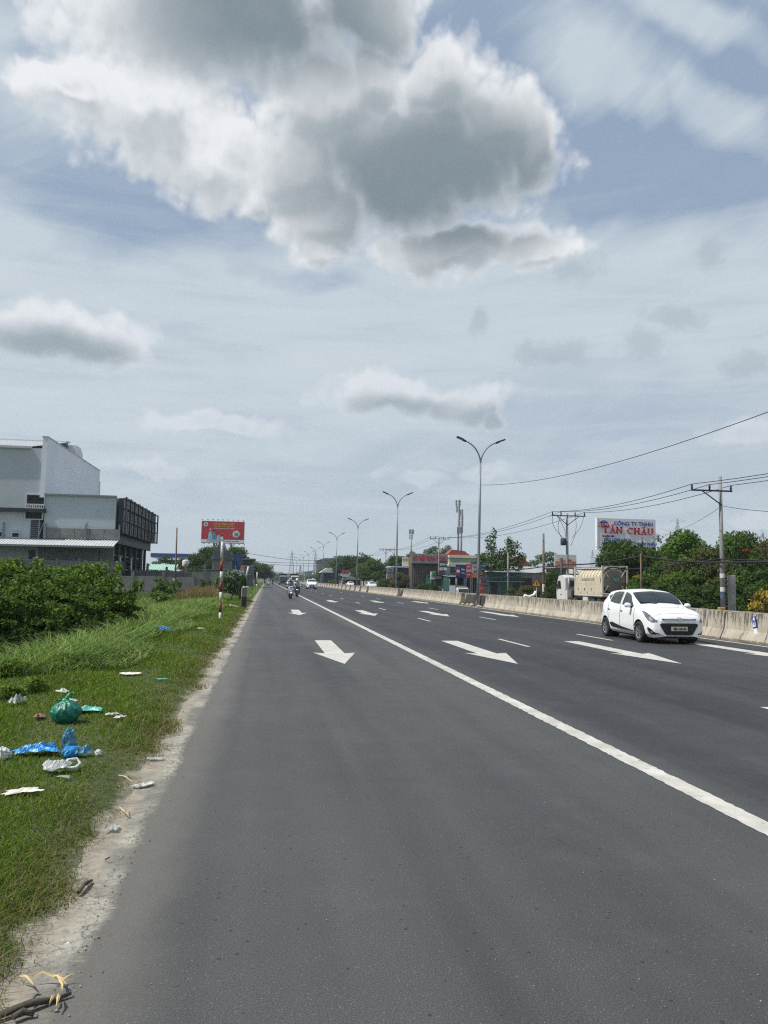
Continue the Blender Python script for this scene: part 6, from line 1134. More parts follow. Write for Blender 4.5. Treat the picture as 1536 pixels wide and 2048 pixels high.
# ------------------------------------------------------------------ plants
def leaf_quads(c, a, nrm, L, W_):
    """c, a, nrm: (N,3) centre, long axis, normal; L, W_: (N,)"""
    a = a/(np.linalg.norm(a, axis=1, keepdims=True)+1e-9); b_ = np.cross(nrm, a); b_ /= np.linalg.norm(b_, axis=1, keepdims=True)+1e-9; nn = np.cross(a, b_)
    L = L[:, None]; W_ = W_[:, None]
    v = np.stack([c-a*L*.5, c+b_*W_*.5-nn*W_*.12, c+a*L*.5, c-b_*W_*.5-nn*W_*.12], 1).reshape(-1, 3); i = np.arange(len(c))*4
    return v, np.stack([i, i+1, i+2, i+3], 1)
def crown_mesh(name, seed, clumps, n, leaf, up=0.6, droop=0.0, shell=0.55):
    """leaves spread over a set of clumps (x, y, z, rx, rz)"""
    g = np.random.default_rng(seed); cl = np.array(clumps, float); wt_ = cl[:, 3]**2*cl[:, 4]; k = g.choice(len(cl), n, p=wt_/wt_.sum())
    d = g.normal(size=(n, 3)); d /= np.linalg.norm(d, axis=1, keepdims=True); r = (shell+(1-shell)*g.random(n)**.6)*g.uniform(.8, 1.16, n)
    r = np.where(g.random(n) < .2, g.random(n), r)
    c = cl[k, :3]+d*np.stack([cl[k, 3], cl[k, 3], cl[k, 4]], 1)*r[:, None]
    nr = g.normal(size=(n, 3))*.7+d*.5+np.array([0, 0, up]); a = g.normal(size=(n, 3))+d*.6+np.array([0, 0, -droop]); a -= nr*((a*nr).sum(1)/((nr**2).sum(1)+1e-9))[:, None]
    L = leaf*g.uniform(.6, 1.35, n); v, q = leaf_quads(c, a, nr, L, L*g.uniform(.4, .62, n)); return mesh_np(name, v, quads=q)
def clump_set(seed, rx, rz, n, zc, spread=.72, cr=.4):
    r = random.Random(seed); out = []
    for i in range(n):
        a = r.uniform(0, 2*math.pi); u = r.uniform(-.75, 1); rr = math.sqrt(max(0, 1-u*u))*r.uniform(.45, 1)
        out.append((rx*spread*rr*math.cos(a), rx*spread*rr*math.sin(a), zc+rz*spread*u*r.uniform(.6, 1), rx*cr*r.uniform(.65, 1.2), rz*cr*r.uniform(.6, 1.15)))
    return out
def trunk_mesh(name, seed, H_, r0, clumps, fork=.45, n=7, lean=0.0):
    r = random.Random(seed); mb = MB(); f = Vector((lean*H_*.4+r.uniform(-.1, .1), r.uniform(-.1, .1), H_*fork))
    mb.tube([(0, 0, -.3), (0, 0, .05), f*.5+Vector((r.uniform(-.08, .08), 0, 0)), f], [r0*1.3, r0, r0*.8, r0*.6], 8)
    for (x, y, z, _, _) in clumps[:n]:
        m_ = f.lerp(Vector((x, y, z)), .5)+Vector((r.uniform(-.2, .2), r.uniform(-.2, .2), .15)); mb.tube([f*.97, m_, (x, y, z)], [r0*.45, r0*.28, r0*.1], 6)
    me = bpy.data.meshes.new(name); me.from_pydata(mb.v, [], mb.f); me.polygons.foreach_set('use_smooth', mb.sm); me.update(); me.materials.append(M_BARK); return me
PROTO = {}
def proto(kind, seed):
    if (kind, seed) in PROTO: return PROTO[(kind, seed)]
    if kind == 'broad': cl = clump_set(seed, 3.2, 2.6, 15, 5.0); cr = crown_mesh('crown', seed, cl, 5200, .38); tr = trunk_mesh('trunk', seed, 5, .2, cl)
    elif kind == 'feather':
        cl = [(-1.2, 0, 4.6, 1.0, 1.5), (-1.3, .2, 6.2, .75, 1.0), (-1.0, 0, 7.4, .45, .8), (1.2, 0, 4.4, 1.15, 1.2), (1.5, .1, 5.8, 1.0, .9), (.9, 0, 6.6, .6, .6), (2.4, 0, 4.6, .8, .7), (-2.5, 0, 4.5, .8, .7), (0, 0, 3.6, 1.2, .8), (0.2, .3, 5.1, .8, .8), (2.2, 0, 3.5, .7, .5), (-2, 0, 3.3, .7, .5)]
        cr = crown_mesh('crown', seed, cl, 2600, .34, shell=.3); tr = trunk_mesh('trunk', seed, 5, .14, cl, .4, 11)
    elif kind == 'acacia':
        cl = [(x*1.0, y, 5.4+z, 1.5, .42) for x, y, z in ((-2.4, 0, -.3), (-1, .6, .5), (.6, -.4, .9), (2.1, .2, .2), (3.2, 0, -.5), (-3.4, .2, -.9), (.2, .8, .1), (1.4, 0, -.7))]; cr = crown_mesh('crown', seed, cl, 2600, .32, up=1.2); tr = trunk_mesh('trunk', seed, 5, .17, cl, .5, 8)
    elif kind == 'dome': cl = clump_set(seed, 3.4, 2.0, 17, 3.2, .75, .42); cr = crown_mesh('crown', seed, cl, 6500, .34); tr = trunk_mesh('trunk', seed, 3, .22, cl, .5)
    elif kind == 'bush': cl = clump_set(seed, 1.5, 1.2, 12, 1.15, .8, .42); cr = crown_mesh('crown', seed, cl, 3800, .21); tr = trunk_mesh('trunk', seed, 1.2, .06, cl, .4, 9)
    elif kind == 'small': cl = clump_set(seed, .8, .55, 9, .55, .8, .42); cr = crown_mesh('crown', seed, cl, 900, .17, droop=.3); tr = trunk_mesh('trunk', seed, .5, .025, cl, .3, 8)
    elif kind == 'bare':
        cl = clump_set(seed, 1.5, 2.0, 12, 4.3, .9, .3); cr = crown_mesh('crown', seed, cl, 420, .24, shell=.2); tr = trunk_mesh('trunk', seed, 4, .09, cl, .5, 12)
    PROTO[(kind, seed)] = (tr, cr); return tr, cr
leafvar = {}
def tree(name, label, cat, px, ptop, Y, width_px, kind, seed, lm, group, z0=None, hmul=1.0, rz=None):
    tr, cr = proto(kind, seed); top = at(px, ptop, Y); zb_ = zg(top.x, Y) if z0 is None else z0
    if (cr.name, lm.name) not in leafvar: m_ = cr.copy(); m_.materials.clear(); m_.materials.append(lm); leafvar[(cr.name, lm.name)] = m_
    co_ = np.empty(len(cr.vertices)*3, np.float32); cr.vertices.foreach_get('co', co_); co_ = co_.reshape(-1, 3); hz_ = np.percentile(co_[:, 2], 99.5); wx = np.percentile(co_[:, 0], 98.5)-np.percentile(co_[:, 0], 1.5)
    sz_ = (top.z-zb_)/hz_*hmul; sw_ = width_px/FPX*Y/wx
    o = thing(name, label, cat, (top.x, Y, zb_), rz if rz is not None else 0.0, group); o.scale = (sw_, sw_, sz_)
    link('trunk', tr, o); link('crown', leafvar[(cr.name, lm.name)], o); return o
G1, G2, G3 = 'trees behind the far carriageway', 'trees along the left roadside', 'hedge shrubs behind the median barrier'
# right side, from the near hedge into the distance
tree('dark_tree', 'dark spreading tree covering the foot of the white signboard', 'tree', 1262, 1085, 70, 112, 'dome', 1, L_DARK, G1)
tree('dark_tree', 'dark slender tree at the left corner of the white signboard', 'tree', 1228, 1083, 71.5, 62, 'broad', 2, L_DARK, G1)
tree('leaning_sapling', 'dark spiky sapling top sticking up before the signboard', 'tree', 1286, 1080, 69, 9, 'small', 9, L_DARK, G1, hmul=1.0)
tree('broad_tree', 'bright green tree with rounded top right of the signboard', 'tree', 1372, 1064, 62, 92, 'broad', 3, L_BRIGHT, G1)
tree('bare_tree', 'nearly leafless thin tree beside the signboard edge', 'tree', 1330, 1068, 66, 46, 'bare', 4, L_DRY, G1)
tree('broad_tree', 'leafy tree crown right of the concrete power pole', 'tree', 1475, 1066, 58, 110, 'dome', 5, L_MID, G1)
tree('olive_tree', 'brownish olive tree just left of the concrete power pole', 'tree', 1418, 1096, 56, 70, 'broad', 6, L_OLIVE, G1)
tree('olive_tree', 'olive tree crown at the right edge of the hedge', 'tree', 1545, 1078, 53, 90, 'broad', 7, L_OLIVE, G1)
tree('bare_tree', 'bare twiggy tree top at the far right edge', 'tree', 1527, 1060, 52, 26, 'bare', 8, L_DRY, G1)
tree('flowering_shrub', 'red blossoming branch cluster among the crowns at far right', 'shrub', 1492, 1098, 54, 16, 'small', 12, L_REDB, G1, z0=at(1492, 1107, 54).z)
hed = [(1290, 1152, 60, 70, L_MID), (1345, 1146, 58, 90, L_BRIGHT), (1400, 1140, 56, 90, L_MID), (1330, 1168, 54, 80, L_DARK), (1385, 1172, 52, 80, L_DARK), (1440, 1150, 53, 90, L_OLIVE), (1490, 1140, 52, 90, L_MID), (1535, 1138, 50, 80, L_DARK), (1465, 1165, 49.5, 80, L_DARK), (1510, 1165, 47, 70, L_MID), (1270, 1160, 63, 50, L_BRIGHT), (1425, 1178, 50, 60, L_DARK), (1360, 1120, 60, 90, L_OLIVE), (1310, 1125, 64, 70, L_MID), (1455, 1120, 55, 90, L_OLIVE), (1520, 1112, 52, 80, L_DARK)]
hl_ = ['mid green shrub next to the tank end in the hedge', 'bright shrub above the hatchback roof', 'mid green shrub right above the hatchback windshield', 'dark low shrub behind the hatchback roof', 'dark low shrub behind the hatchback hood', 'olive shrub directly left of the power pole foot', 'mid green shrub right of the power pole', 'dark shrub at the right picture edge', 'dark low shrub at the power pole foot', 'mid green low shrub above the blue plate', 'bright small shrub touching the tank container frame', 'dark low shrub left of the square post', 'olive upper shrub under the bright round tree', 'mid green upper shrub right of the dark spreading tree', 'olive upper shrub behind the power pole', 'dark upper shrub below the red blossoms']
for i, (px_, pt_, Y_, w_, lm_) in enumerate(hed): tree('hedge_shrub', hl_[i], 'shrub', px_, pt_, Y_, w_, 'bush', 20+i % 4, lm_, G3, rz=0.0)
tree('flowering_shrub', 'shrub with yellow flowers at the right edge above the barrier', 'shrub', 1524, 1180, 45.5, 46, 'small', 13, L_YELB, G3, z0=zg(30, 45)); tree('flowering_shrub', 'yellow flowered sprig right of the tank container', 'shrub', 1275, 1150, 61.5, 24, 'small', 14, L_YELB, G3, z0=at(1275, 1168, 61).z)
tree('roadside_tree', 'sparse two topped tree right of the nearest lamp', 'tree', 1003, 1063, 106, 92, 'feather', 31, L_MID, G1)
tree('flat_tree', 'flat topped tree behind the dark wooden pole', 'tree', 1092, 1104, 128, 78, 'acacia', 32, L_MID, G1); tree('climbing_shrub', 'pale green creeper clad shrub at the foot of the wooden pole', 'shrub', 1100, 1140, 84, 36, 'bush', 21, L_MID, G1)
tree('roadside_bush', 'dry brown bush by the warning sign', 'shrub', 1056, 1172, 86, 50, 'bush', 22, L_OLIVE, G1); tree('roadside_bush', 'rough olive bush before the green sheds', 'shrub', 1030, 1178, 90, 44, 'bush', 23, L_OLIVE, G1); tree('roadside_bush', 'dark bush low behind the barrier left of the truck cab', 'shrub', 1098, 1172, 78, 28, 'bush', 20, L_DARK, G1)
tree('flat_tree', 'wide flat crowned tree above the long grey shop sign', 'tree', 863, 1093, 190, 58, 'acacia', 33, L_DARK, G1); tree('flat_tree', 'olive flat crowned tree right of the shop power pole', 'tree', 893, 1091, 185, 44, 'acacia', 34, L_OLIVE, G1); tree('flat_tree', 'reddish olive tree left above the steel shop', 'tree', 822, 1103, 215, 34, 'acacia', 35, L_OLIVE, G1)
tree('dark_tree', 'small dark tree left behind the nearest lamp', 'tree', 938, 1110, 205, 22, 'dome', 1, L_DARK, G1); tree('dark_tree', 'low dark tree crown peeping over the cream roof', 'tree', 952, 1110, 200, 16, 'dome', 5, L_DARK, G1)
tree('dense_tree', 'dense dark tree behind the second lamp post', 'tree', 800, 1112, 190, 60, 'broad', 2, L_DARK, G1); tree('dense_tree', 'bushy green tree left of the grey pillar sign', 'tree', 752, 1120, 170, 62, 'dome', 36, L_MID, G1); tree('dense_tree', 'tall dark tree mass by the third lamp post', 'tree', 712, 1110, 225, 64, 'broad', 37, L_DARK, G1); tree('dense_tree', 'tall dark tree beside the red board', 'tree', 690, 1113, 240, 50, 'broad', 3, L_DARK, G1)
tree('dense_tree', 'round green tree low before the dark mass', 'tree', 728, 1128, 185, 44, 'dome', 36, L_MID, G1); tree('dense_tree', 'green tree left of the red board', 'tree', 668, 1130, 270, 44, 'dome', 1, L_MID, G1); tree('dense_tree', 'small hazy tree at the end of the right tree row', 'tree', 650, 1138, 340, 34, 'dome', 5, L_MID, G1); tree('roadside_bush', 'olive bush before the grey pillar sign', 'shrub', 798, 1145, 140, 34, 'bush', 22, L_OLIVE, G1)
tree('roadside_bush', 'green bush under the brown steel shop', 'shrub', 846, 1166, 130, 26, 'bush', 21, L_MID, G1); tree('roadside_bush', 'green bush left of the kiosk', 'shrub', 866, 1164, 128, 18, 'bush', 23, L_MID, G1); tree('roadside_bush', 'dark bush at the kiosk right side', 'shrub', 897, 1150, 127, 26, 'bush', 20, L_DARK, G1); tree('roadside_bush', 'dark bush under trees behind the far barriers', 'shrub', 770, 1158, 150, 40, 'bush', 20, L_DARK, G1); tree('roadside_bush', 'pale green bush at the far barriers by the blue truck', 'shrub', 664, 1160, 200, 18, 'bush', 21, L_BRIGHT, G1)
for i, (px_, pt_, Y_, w_) in enumerate([(636, 1148, 420, 26), (622, 1150, 560, 26), (606, 1150, 700, 30), (588, 1153, 800, 30), (570, 1153, 760, 26), (556, 1153, 600, 22)]): tree('far_tree', ('hazy tree right of the fifth lamp foot', 'hazy tree above the white sport utility car', 'hazy tree in the middle of the road end', 'hazy tree behind the second truck', 'hazy tree between the two trucks', 'hazy tree behind the first truck')[i], 'tree', px_, pt_, Y_, w_, 'dome', (1, 5, 36)[i % 3], L_MID, 'hazy trees at the road end')
# a long far wood that closes the horizon on the right and the left
def wood(name, label, x0, x1, y0, y1, n, seed, lm, hmin, hmax):
    g = np.random.default_rng(seed); k = 34; V = []; Q = []; o_ = 0
    for i in range(n):
        x, y = x0+(x1-x0)*g.random(), y0+(y1-y0)*g.random(); h = g.uniform(hmin, hmax); cl = clump_set(int(seed*1000+i), h*.62, h*.45, 6, h*.55, .75, .5); c = np.array(cl); kk = g.integers(0, 6, k*6); d = g.normal(size=(k*6, 3)); d /= np.linalg.norm(d, axis=1, keepdims=True)
        p = c[kk, :3]+d*np.stack([c[kk, 3], c[kk, 3], c[kk, 4]], 1)+np.array([x, y, -.6]); L = h*.16*g.uniform(.7, 1.4, k*6); v, q = leaf_quads(p, g.normal(size=p.shape), d+np.array([0, 0, .6]), L, L*.7); V.append(v); Q.append(q+o_); o_ += len(v)
    o = link(name, mesh_np(name, np.concatenate(V), quads=np.concatenate(Q)), None, lm); return setp(o, label, 'wood', kind='stuff')
wood('far_wood', 'low distant belt of trees closing the horizon on the right', 60, 520, 190, 420, 260, 41, L_DARK, 4, 8); wood('far_wood', 'low distant belt of trees closing the horizon on the left', -420, -34, 210, 420, 200, 42, L_DARK, 5, 9); wood('far_wood', 'hazy tree belt at the very end of the road', -140, 260, 900, 1300, 260, 43, L_MID, 8, 13)
# left side
tree('dense_tree', 'dark tree at left of the tin house', 'tree', 396, 1108, 140, 62, 'dome', 36, L_DARK, G2); tree('dense_tree', 'dark tree rising behind the tin house gable', 'tree', 425, 1092, 150, 50, 'broad', 37, L_DARK, G2); tree('dense_tree', 'tall tree right behind the tin house', 'tree', 474, 1094, 160, 44, 'broad', 2, L_DARK, G2); tree('feathered_tree', 'feathery dark tree behind the shed roof and wooden pole', 'tree', 330, 1112, 150, 52, 'acacia', 33, L_DARK, G2); tree('feathered_tree', 'feathery tree between the wooden pole and the water tank', 'tree', 362, 1116, 155, 34, 'acacia', 34, L_MID, G2)
tree('roadside_tree', 'dark rounded tree over the road end at left', 'tree', 512, 1124, 230, 52, 'dome', 1, L_DARK, G2); tree('roadside_tree', 'dark tree nearest the hoarding at left', 'tree', 500, 1128, 190, 36, 'dome', 5, L_DARK, G2); tree('roadside_tree', 'lower dark tree at the left road end', 'tree', 530, 1138, 300, 40, 'dome', 36, L_DARK, G2)
fs = tree('blossom_shrub', 'shrub with pale blossoms leaning over beside the striped post', 'shrub', 466, 1142, 56, 52, 'bush', 24, L_BLOOM, G2); tree('creeper_shrub', 'dark creeper hanging over the concrete stump', 'shrub', 486, 1152, 50, 14, 'bush', 21, L_DARK, G2)
tree('leafy_plant', 'broad leaved green plant in front of the low rendered wall', 'shrub', 338, 1157, 62, 52, 'small', 15, L_MID, G2); tree('leafy_plant', 'pale leaved plant lower down near the field edge', 'shrub', 322, 1182, 50, 44, 'small', 16, L_BRIGHT, G2); tree('leafy_plant', 'small dark shrub before the teal hut', 'shrub', 412, 1158, 70, 22, 'small', 15, L_DARK, G2)
# the big thicket over the ditch, close at left: several shrubs with individual leaves
def thicket(label, loc, rx, rz, zc, n, seed, lm, leaf=.13, ncl=80):
    o = thing('thicket_shrub', label, 'shrub', loc, 0, 'shrubs of the thicket over the ditch'); cl = clump_set(seed, rx, rz, ncl, zc, .95, .2)+clump_set(seed+500, rx*.75, rz*.75, 10, zc-.1, .8, .35)+[(rx*math.cos(k*2.4)*(.15+.75*((k*.37) % 1)), rx*math.sin(k*2.4)*(.15+.75*((k*.37) % 1)), zc+rz*(.75+.4*((k*.61) % 1)), .1, .26) for k in range(22)]
    me = crown_mesh('crown', seed, cl, n, leaf, up=.9, droop=.35, shell=.15); me.materials.append(lm); link('crown', me, o); link('trunk', trunk_mesh('trunk', seed, rz*1.2, .05, cl, .3, 22), o); return o
M_TH = leaf_mat('thicket_leaves', ((0.032, 0.072, 0.012), (0.075, 0.15, 0.02), (0.15, 0.215, 0.04)), rough=.55)
M_TH2 = leaf_mat('thicket_leaves_bright', ((0.065, 0.135, 0.018), (0.125, 0.225, 0.028), (0.21, 0.28, 0.05)), rough=.55)
for i, (px_, py_, Y_, rx, rz, n_, m_, lb_) in enumerate([(205, 1196, 24.5, 1.3, .62, 9500, M_TH, 'thicket shrub reaching farthest right over the ditch'), (120, 1206, 23.0, 1.7, .85, 13500, M_TH, 'widest dark shrub in the middle of the thicket'), (20, 1208, 21.0, 1.5, .85, 11500, M_TH, 'dark shrub at the left picture edge of the thicket'), (145, 1160, 26.5, 1.1, .62, 7000, M_TH2, 'bright topped shrub in front of the concrete panels'), (20, 1152, 25.0, 1.0, .65, 6000, M_TH2, 'bright topped shrub at the upper left of the thicket'), (85, 1158, 27.5, .7, .5, 3000, M_TH2, 'small upright shrub between the two bright tops'), (195, 1150, 27.5, .9, .5, 4000, M_TH2, 'small bright shrub under the warehouse awning end'), (80, 1262, 20.5, 1.5, .45, 5500, L_DARK, 'low dark leaved shrub added for the shade of the hollow under the thicket')]):  # last shrub: dark leaves added to paint the shade in the hollow
    p = at(px_, py_, Y_); p.z -= .3; zb_ = -1.0 if i in (1, 2, 7) else -.4
    thicket(lb_, (p.x, Y_, zb_), rx, rz, p.z-zb_, n_, 60+i, m_, .125)
# grass: mown turf by the road, tall grass on the bank, rank field grass
def blades(name, label, x, y, h, w, lean, m, seed, segs=2):
    g = np.random.default_rng(seed); n = len(x); z = gz(x, y); a = g.uniform(0, 2*np.pi, n); ux, uy = np.cos(a), np.sin(a); b_ = a+np.pi/2+g.normal(0, .5, n); lx, ly = np.cos(b_)*lean*h, np.sin(b_)*lean*h
    def lv(f, wf): px_, py_, pz = x+lx*f**2, y+ly*f**2, z-.01+h*f*(1-.35*np.minimum(lean, 1.2)*f); return np.stack([px_-ux*w*wf/2, py_-uy*w*wf/2, pz], 1), np.stack([px_+ux*w*wf/2, py_+uy*w*wf/2, pz], 1)
    if segs == 2:
        a0, a1 = lv(0, 1.0); b0, b1 = lv(.55, .8); t0, _ = lv(1.0, 0.0); co_ = np.stack([a0, a1, b1, b0, t0], 1).reshape(-1, 3); i = np.arange(n)*5; me = mesh_np(name, co_, quads=np.stack([i, i+1, i+2, i+3], 1), tris=np.stack([i+3, i+2, i+4], 1))
    else:
        a0, a1 = lv(0, .7); b0, b1 = lv(.4, 1.0); c0, c1 = lv(.75, .7); t0, _ = lv(1.0, 0.0); co_ = np.stack([a0, a1, b1, b0, c1, c0, t0], 1).reshape(-1, 3); i = np.arange(n)*7; me = mesh_np(name, co_, quads=np.concatenate([np.stack([i, i+1, i+2, i+3], 1), np.stack([i+3, i+2, i+4, i+5], 1)]), tris=np.stack([i+5, i+4, i+6], 1))
    o = link(name, me, None, m); return setp(o, label, 'grass', kind='stuff')
def grass_mat(name, c0, c1, c2, dry, edge_dry):
    m, t, b = new_mat(name); g = t.n('ShaderNodeNewGeometry'); rv = g.outputs['Random Per Island']; oc = t.n('ShaderNodeTexCoord').outputs['Object']; ox, oy, oz = t.xyz(oc)
    c = t.mix(t.ramp(rv, 0, .5, mode='LINEAR'), c0, c1); c = t.mix(t.ramp(rv, .55, .95, mode='LINEAR'), c, c2)
    pn = t.ramp(t.math('ADD', t.noise(oc, 1.1, 5, .65), t.math('MULTIPLY', t.math('SUBTRACT', rv, .5), .28)), .56, .72); c = t.mix(t.math('MULTIPLY', pn, .65), c, dry)
    if edge_dry: c = t.mix(t.math('MULTIPLY', t.ramp(t.math('ADD', ox, t.math('MULTIPLY', t.math('SUBTRACT', rv, .5), .7)), -1.38, -.95), .8), c, (0.19, 0.155, 0.07))
    c = t.mix(t.math('GREATER_THAN', t.math('FRACT', t.math('MULTIPLY', rv, 37.3)), .94), c, (.30, .26, .15))
    t.put(b.inputs['Base Color'], c); b.inputs['Roughness'].default_value = .8; b.inputs['Specular IOR Level'].default_value = .06
    tr = t.n('ShaderNodeBsdfTranslucent'); t.put(tr.inputs[0], c); mx = t.n('ShaderNodeMixShader'); mx.inputs[0].default_value = .3; t.link(b.outputs[0], mx.inputs[1]); t.link(tr.outputs[0], mx.inputs[2]); t.link(mx.outputs[0], m.node_tree.nodes['Material Output'].inputs['Surface']); return m
M_TURF = grass_mat('turf_blades', (.050, .108, .010), (.102, .188, .017), (.19, .25, .036), (.20, .165, .05), True); M_TALL = grass_mat('tall_blades', (.08, .16, .028), (.16, .275, .052), (.28, .37, .115), (.18, .19, .065), False); M_FIELD = grass_mat('field_blades', (.065, .11, .025), (.115, .17, .04), (.19, .21, .075), (.2, .16, .08), False)
g = np.random.default_rng(7)
def sample(n, x0, x1, y0, y1, pw):
    """points thinning out with distance"""
    u = g.random(n); y = (y0**(1-pw)+u*(y1**(1-pw)-y0**(1-pw)))**(1/(1-pw)); return g.uniform(x0, x1, n), y
x, y = sample(460000, -5.2, -.8, 2.3, 60, 1.6)
edge_n = .09*np.sin(y*1.7)+.07*np.sin(y*4.3+1)+.05*np.sin(y*9.1)
keep = (x < -.93+edge_n-np.abs(g.normal(0, .10, len(x)))) | ((g.random(len(x)) < .08) & (x < -.86+edge_n)); keep &= ~((x < -3.4-.25*np.sin(y*.9)) & (y > 15)); keep &= g.random(len(x)) < np.clip(.9+.5*np.sin(x*2.3+y*1.1)*np.sin(y*.8-x*1.7)+.3, .5, 1)
x, y = x[keep], y[keep]; sc_ = np.maximum(1, (y/5.0))**.8; h = g.uniform(.018, .07, len(x))*(1+.4*np.sin(x*3+y*1.3))*np.where(x < -2.4, 1.35, 1)*sc_**.35; blades('turf', 'short rough roadside turf sloping down from the road edge', x, y, h, .0045*sc_, g.uniform(.3, 1.5, len(x)), M_TURF, 71)
x, y = sample(95000, -8.5, -2.3, 12.5, 62, 1.2); lim = -2.75-.35*np.sin(y*.7)-.9*np.clip((y-30)/25, 0, 1)*0; keep = (x < lim-np.abs(g.normal(0, .25, len(x)))) & ((x > -4.55-.25*np.sin(y)) | (y > 27)); x, y = x[keep], y[keep]; sc_ = np.maximum(1, y/15.0)**.7; h = g.uniform(.18, .5, len(x))*np.clip((lim[keep]-x)/.9+.35, .35, 1.1); blades('tall_grass', 'tall bright grass on the bank between verge and ditch', x, y, h, .014*sc_, g.uniform(.3, 1.3, len(x)), M_TALL, 72, 3)
x, y = sample(15000, -5.6, -2.2, 13.5, 48, 1.02); keep = (x < -2.55-.3*np.sin(y*.7)) & ((x > -4.6) | (y > 26)); x, y = x[keep], y[keep]; blades('reed_grass', 'broad pale arching grass blades scattered over the bank', x, y, g.uniform(.35, .85, len(x))*np.clip((-2.3-x)/1.0, .45, 1), .022*np.maximum(1, y/20)**.6, g.uniform(.5, 1.6, len(x)), grass_mat('reed_blades', (.085, .16, .034), (.15, .25, .055), (.27, .35, .12), (.17, .17, .06), False), 76, 3)
x, y = sample(70000, -34, -4.5, 27, 73, .9); h = g.uniform(.2, .55, len(x)); blades('field_grass', 'rank green and straw coloured grass over the field before the walls', x, y, h, .035, g.uniform(.2, 1.2, len(x)), M_FIELD, 73, 2)
x, y = sample(9000, -6.5, -3.9, 56, 72, .5); blades('dry_grass', 'patch of straw coloured dry weeds before the yard wall', x, y, g.uniform(.5, 1.25, len(x)), .03, g.uniform(.1, .8, len(x)), leaf_mat('straw', ((.20, .15, .07), (.28, .22, .11), (.14, .13, .05)), .8, .2), 74, 2)
x, y = sample(26000, -2.9, -1.3, 60, 330, 1.3); blades('verge_grass', 'green verge grass running away along the left road edge', x, y, g.uniform(.15, .4, len(x)), .08, g.uniform(.2, 1.0, len(x)), M_TALL, 75, 2)
# low weeds at the left of the turf, single plants
for i, (px_, py_, w_) in enumerate([(20, 1345, 70), (70, 1375, 60), (110, 1338, 46), (15, 1390, 60), (150, 1362, 30), (40, 1318, 60)]):
    p = gp(px_, py_+18); tr, cr = proto('small', 17); key = (cr.name, M_TH2.name)
    if key not in leafvar: m_ = cr.copy(); m_.materials.clear(); m_.materials.append(M_TH2); leafvar[key] = m_
    o = thing('weed_plant', ('leafy weed clump at the left edge beyond the litter', 'low weed clump behind the green bag', 'weed clump at the brink of the ditch', 'nearest weed clump on the left edge', 'smallest weed clump towards the pale foam slab', 'weed clump right under the thicket')[i], 'weed', (p.x, p.y, zg(p.x, p.y)-.03), i*1.3, 'weeds on the verge'); s_ = w_/FPX*p.y/1.5; o.scale = (s_, s_, s_*.75); link('trunk', tr, o); link('crown', leafvar[key], o)
rs = random.Random(9)
for i in range(5):
    p = gp(52+i*41+rs.uniform(-8, 8), 1300+rs.uniform(-6, 14)); mb = MB(); mb.tube([(0, 0, -.2), (.03, 0, .35), (rs.uniform(-.3, .3), .05, .4+rs.uniform(0, .3))], [.009, .007, .003], 5); o = mb.build('dry_stalk', mat('stalk', (.3, .22, .14), .9, .2, 5), None, loc=(p.x, p.y, zg(p.x, p.y))); setp(o, ('leftmost', 'second', 'third', 'fourth', 'rightmost')[i]+' of the dry brown weed stalks at the brink of the ditch', 'stalk', 'dry stalks at the ditch')
lg_ = MB().box((0, 0, 0), (1.1, .18, .12)).build('concrete_ledge', M_CONC, None, .01); p = gp(195, 1256); lg_.location = (p.x, p.y-.4, -.02); lg_.rotation_euler = (0, R(-1), R(4)); setp(lg_, 'pale concrete ledge poking out of the tall grass below the thicket', 'ledge')

# ------------------------------------------------------------------ litter on the verge
def film(name, col, rough=.25, trans=.0, alpha=1.0, sss=.0):
    return mat(name, col, rough, .3, 14, spec=.5, bump=.5, bs=30, alpha=alpha if alpha < 1 else None, dirt=tuple(c*.45+.03 for c in col), dirt_amt=.2, ds=9)
def crumple(name, label, cat, px, py, size, shape, seed, m, rz=0.0, ridge=.25, n=5, group='litter on the verge', lift=0.0):
    """crumpled plastic or paper: a closed pillow pinched by noise; shape = (x, y, z) half sizes"""
    p = gp(px, py); bm = bmesh.new(); bmesh.ops.create_icosphere(bm, subdivisions=4, radius=1.0); r = random.Random(seed); ph = [(Vector((r.gauss(0, 1), r.gauss(0, 1), r.gauss(0, 1)))*r.uniform(1.2, 4.2), r.uniform(0, 6.28), r.uniform(.4, 1)) for _ in range(n*3)]
    for v in bm.verts:
        d = v.co.normalized(); f = 1.0
        for k, o_, a_ in ph: f += ridge*a_/n*(1-abs(math.sin(d.dot(k)+o_)))*1.2 - ridge*.1*a_
        v.co = Vector((d.x*shape[0], d.y*shape[1], d.z*shape[2]))*f*size
        if v.co.z < -shape[2]*size*.45: v.co.z = -shape[2]*size*.45
    me = bpy.data.meshes.new(name); bm.to_mesh(me); bm.free(); me.polygons.foreach_set('use_smooth', [False]*len(me.polygons)); o = link(name, me, None, m); o.location = (p.x, p.y, zg(p.x, p.y)+shape[2]*size*.42+.015+lift); o.rotation_euler = (0, 0, rz); return setp(o, label, cat, group)
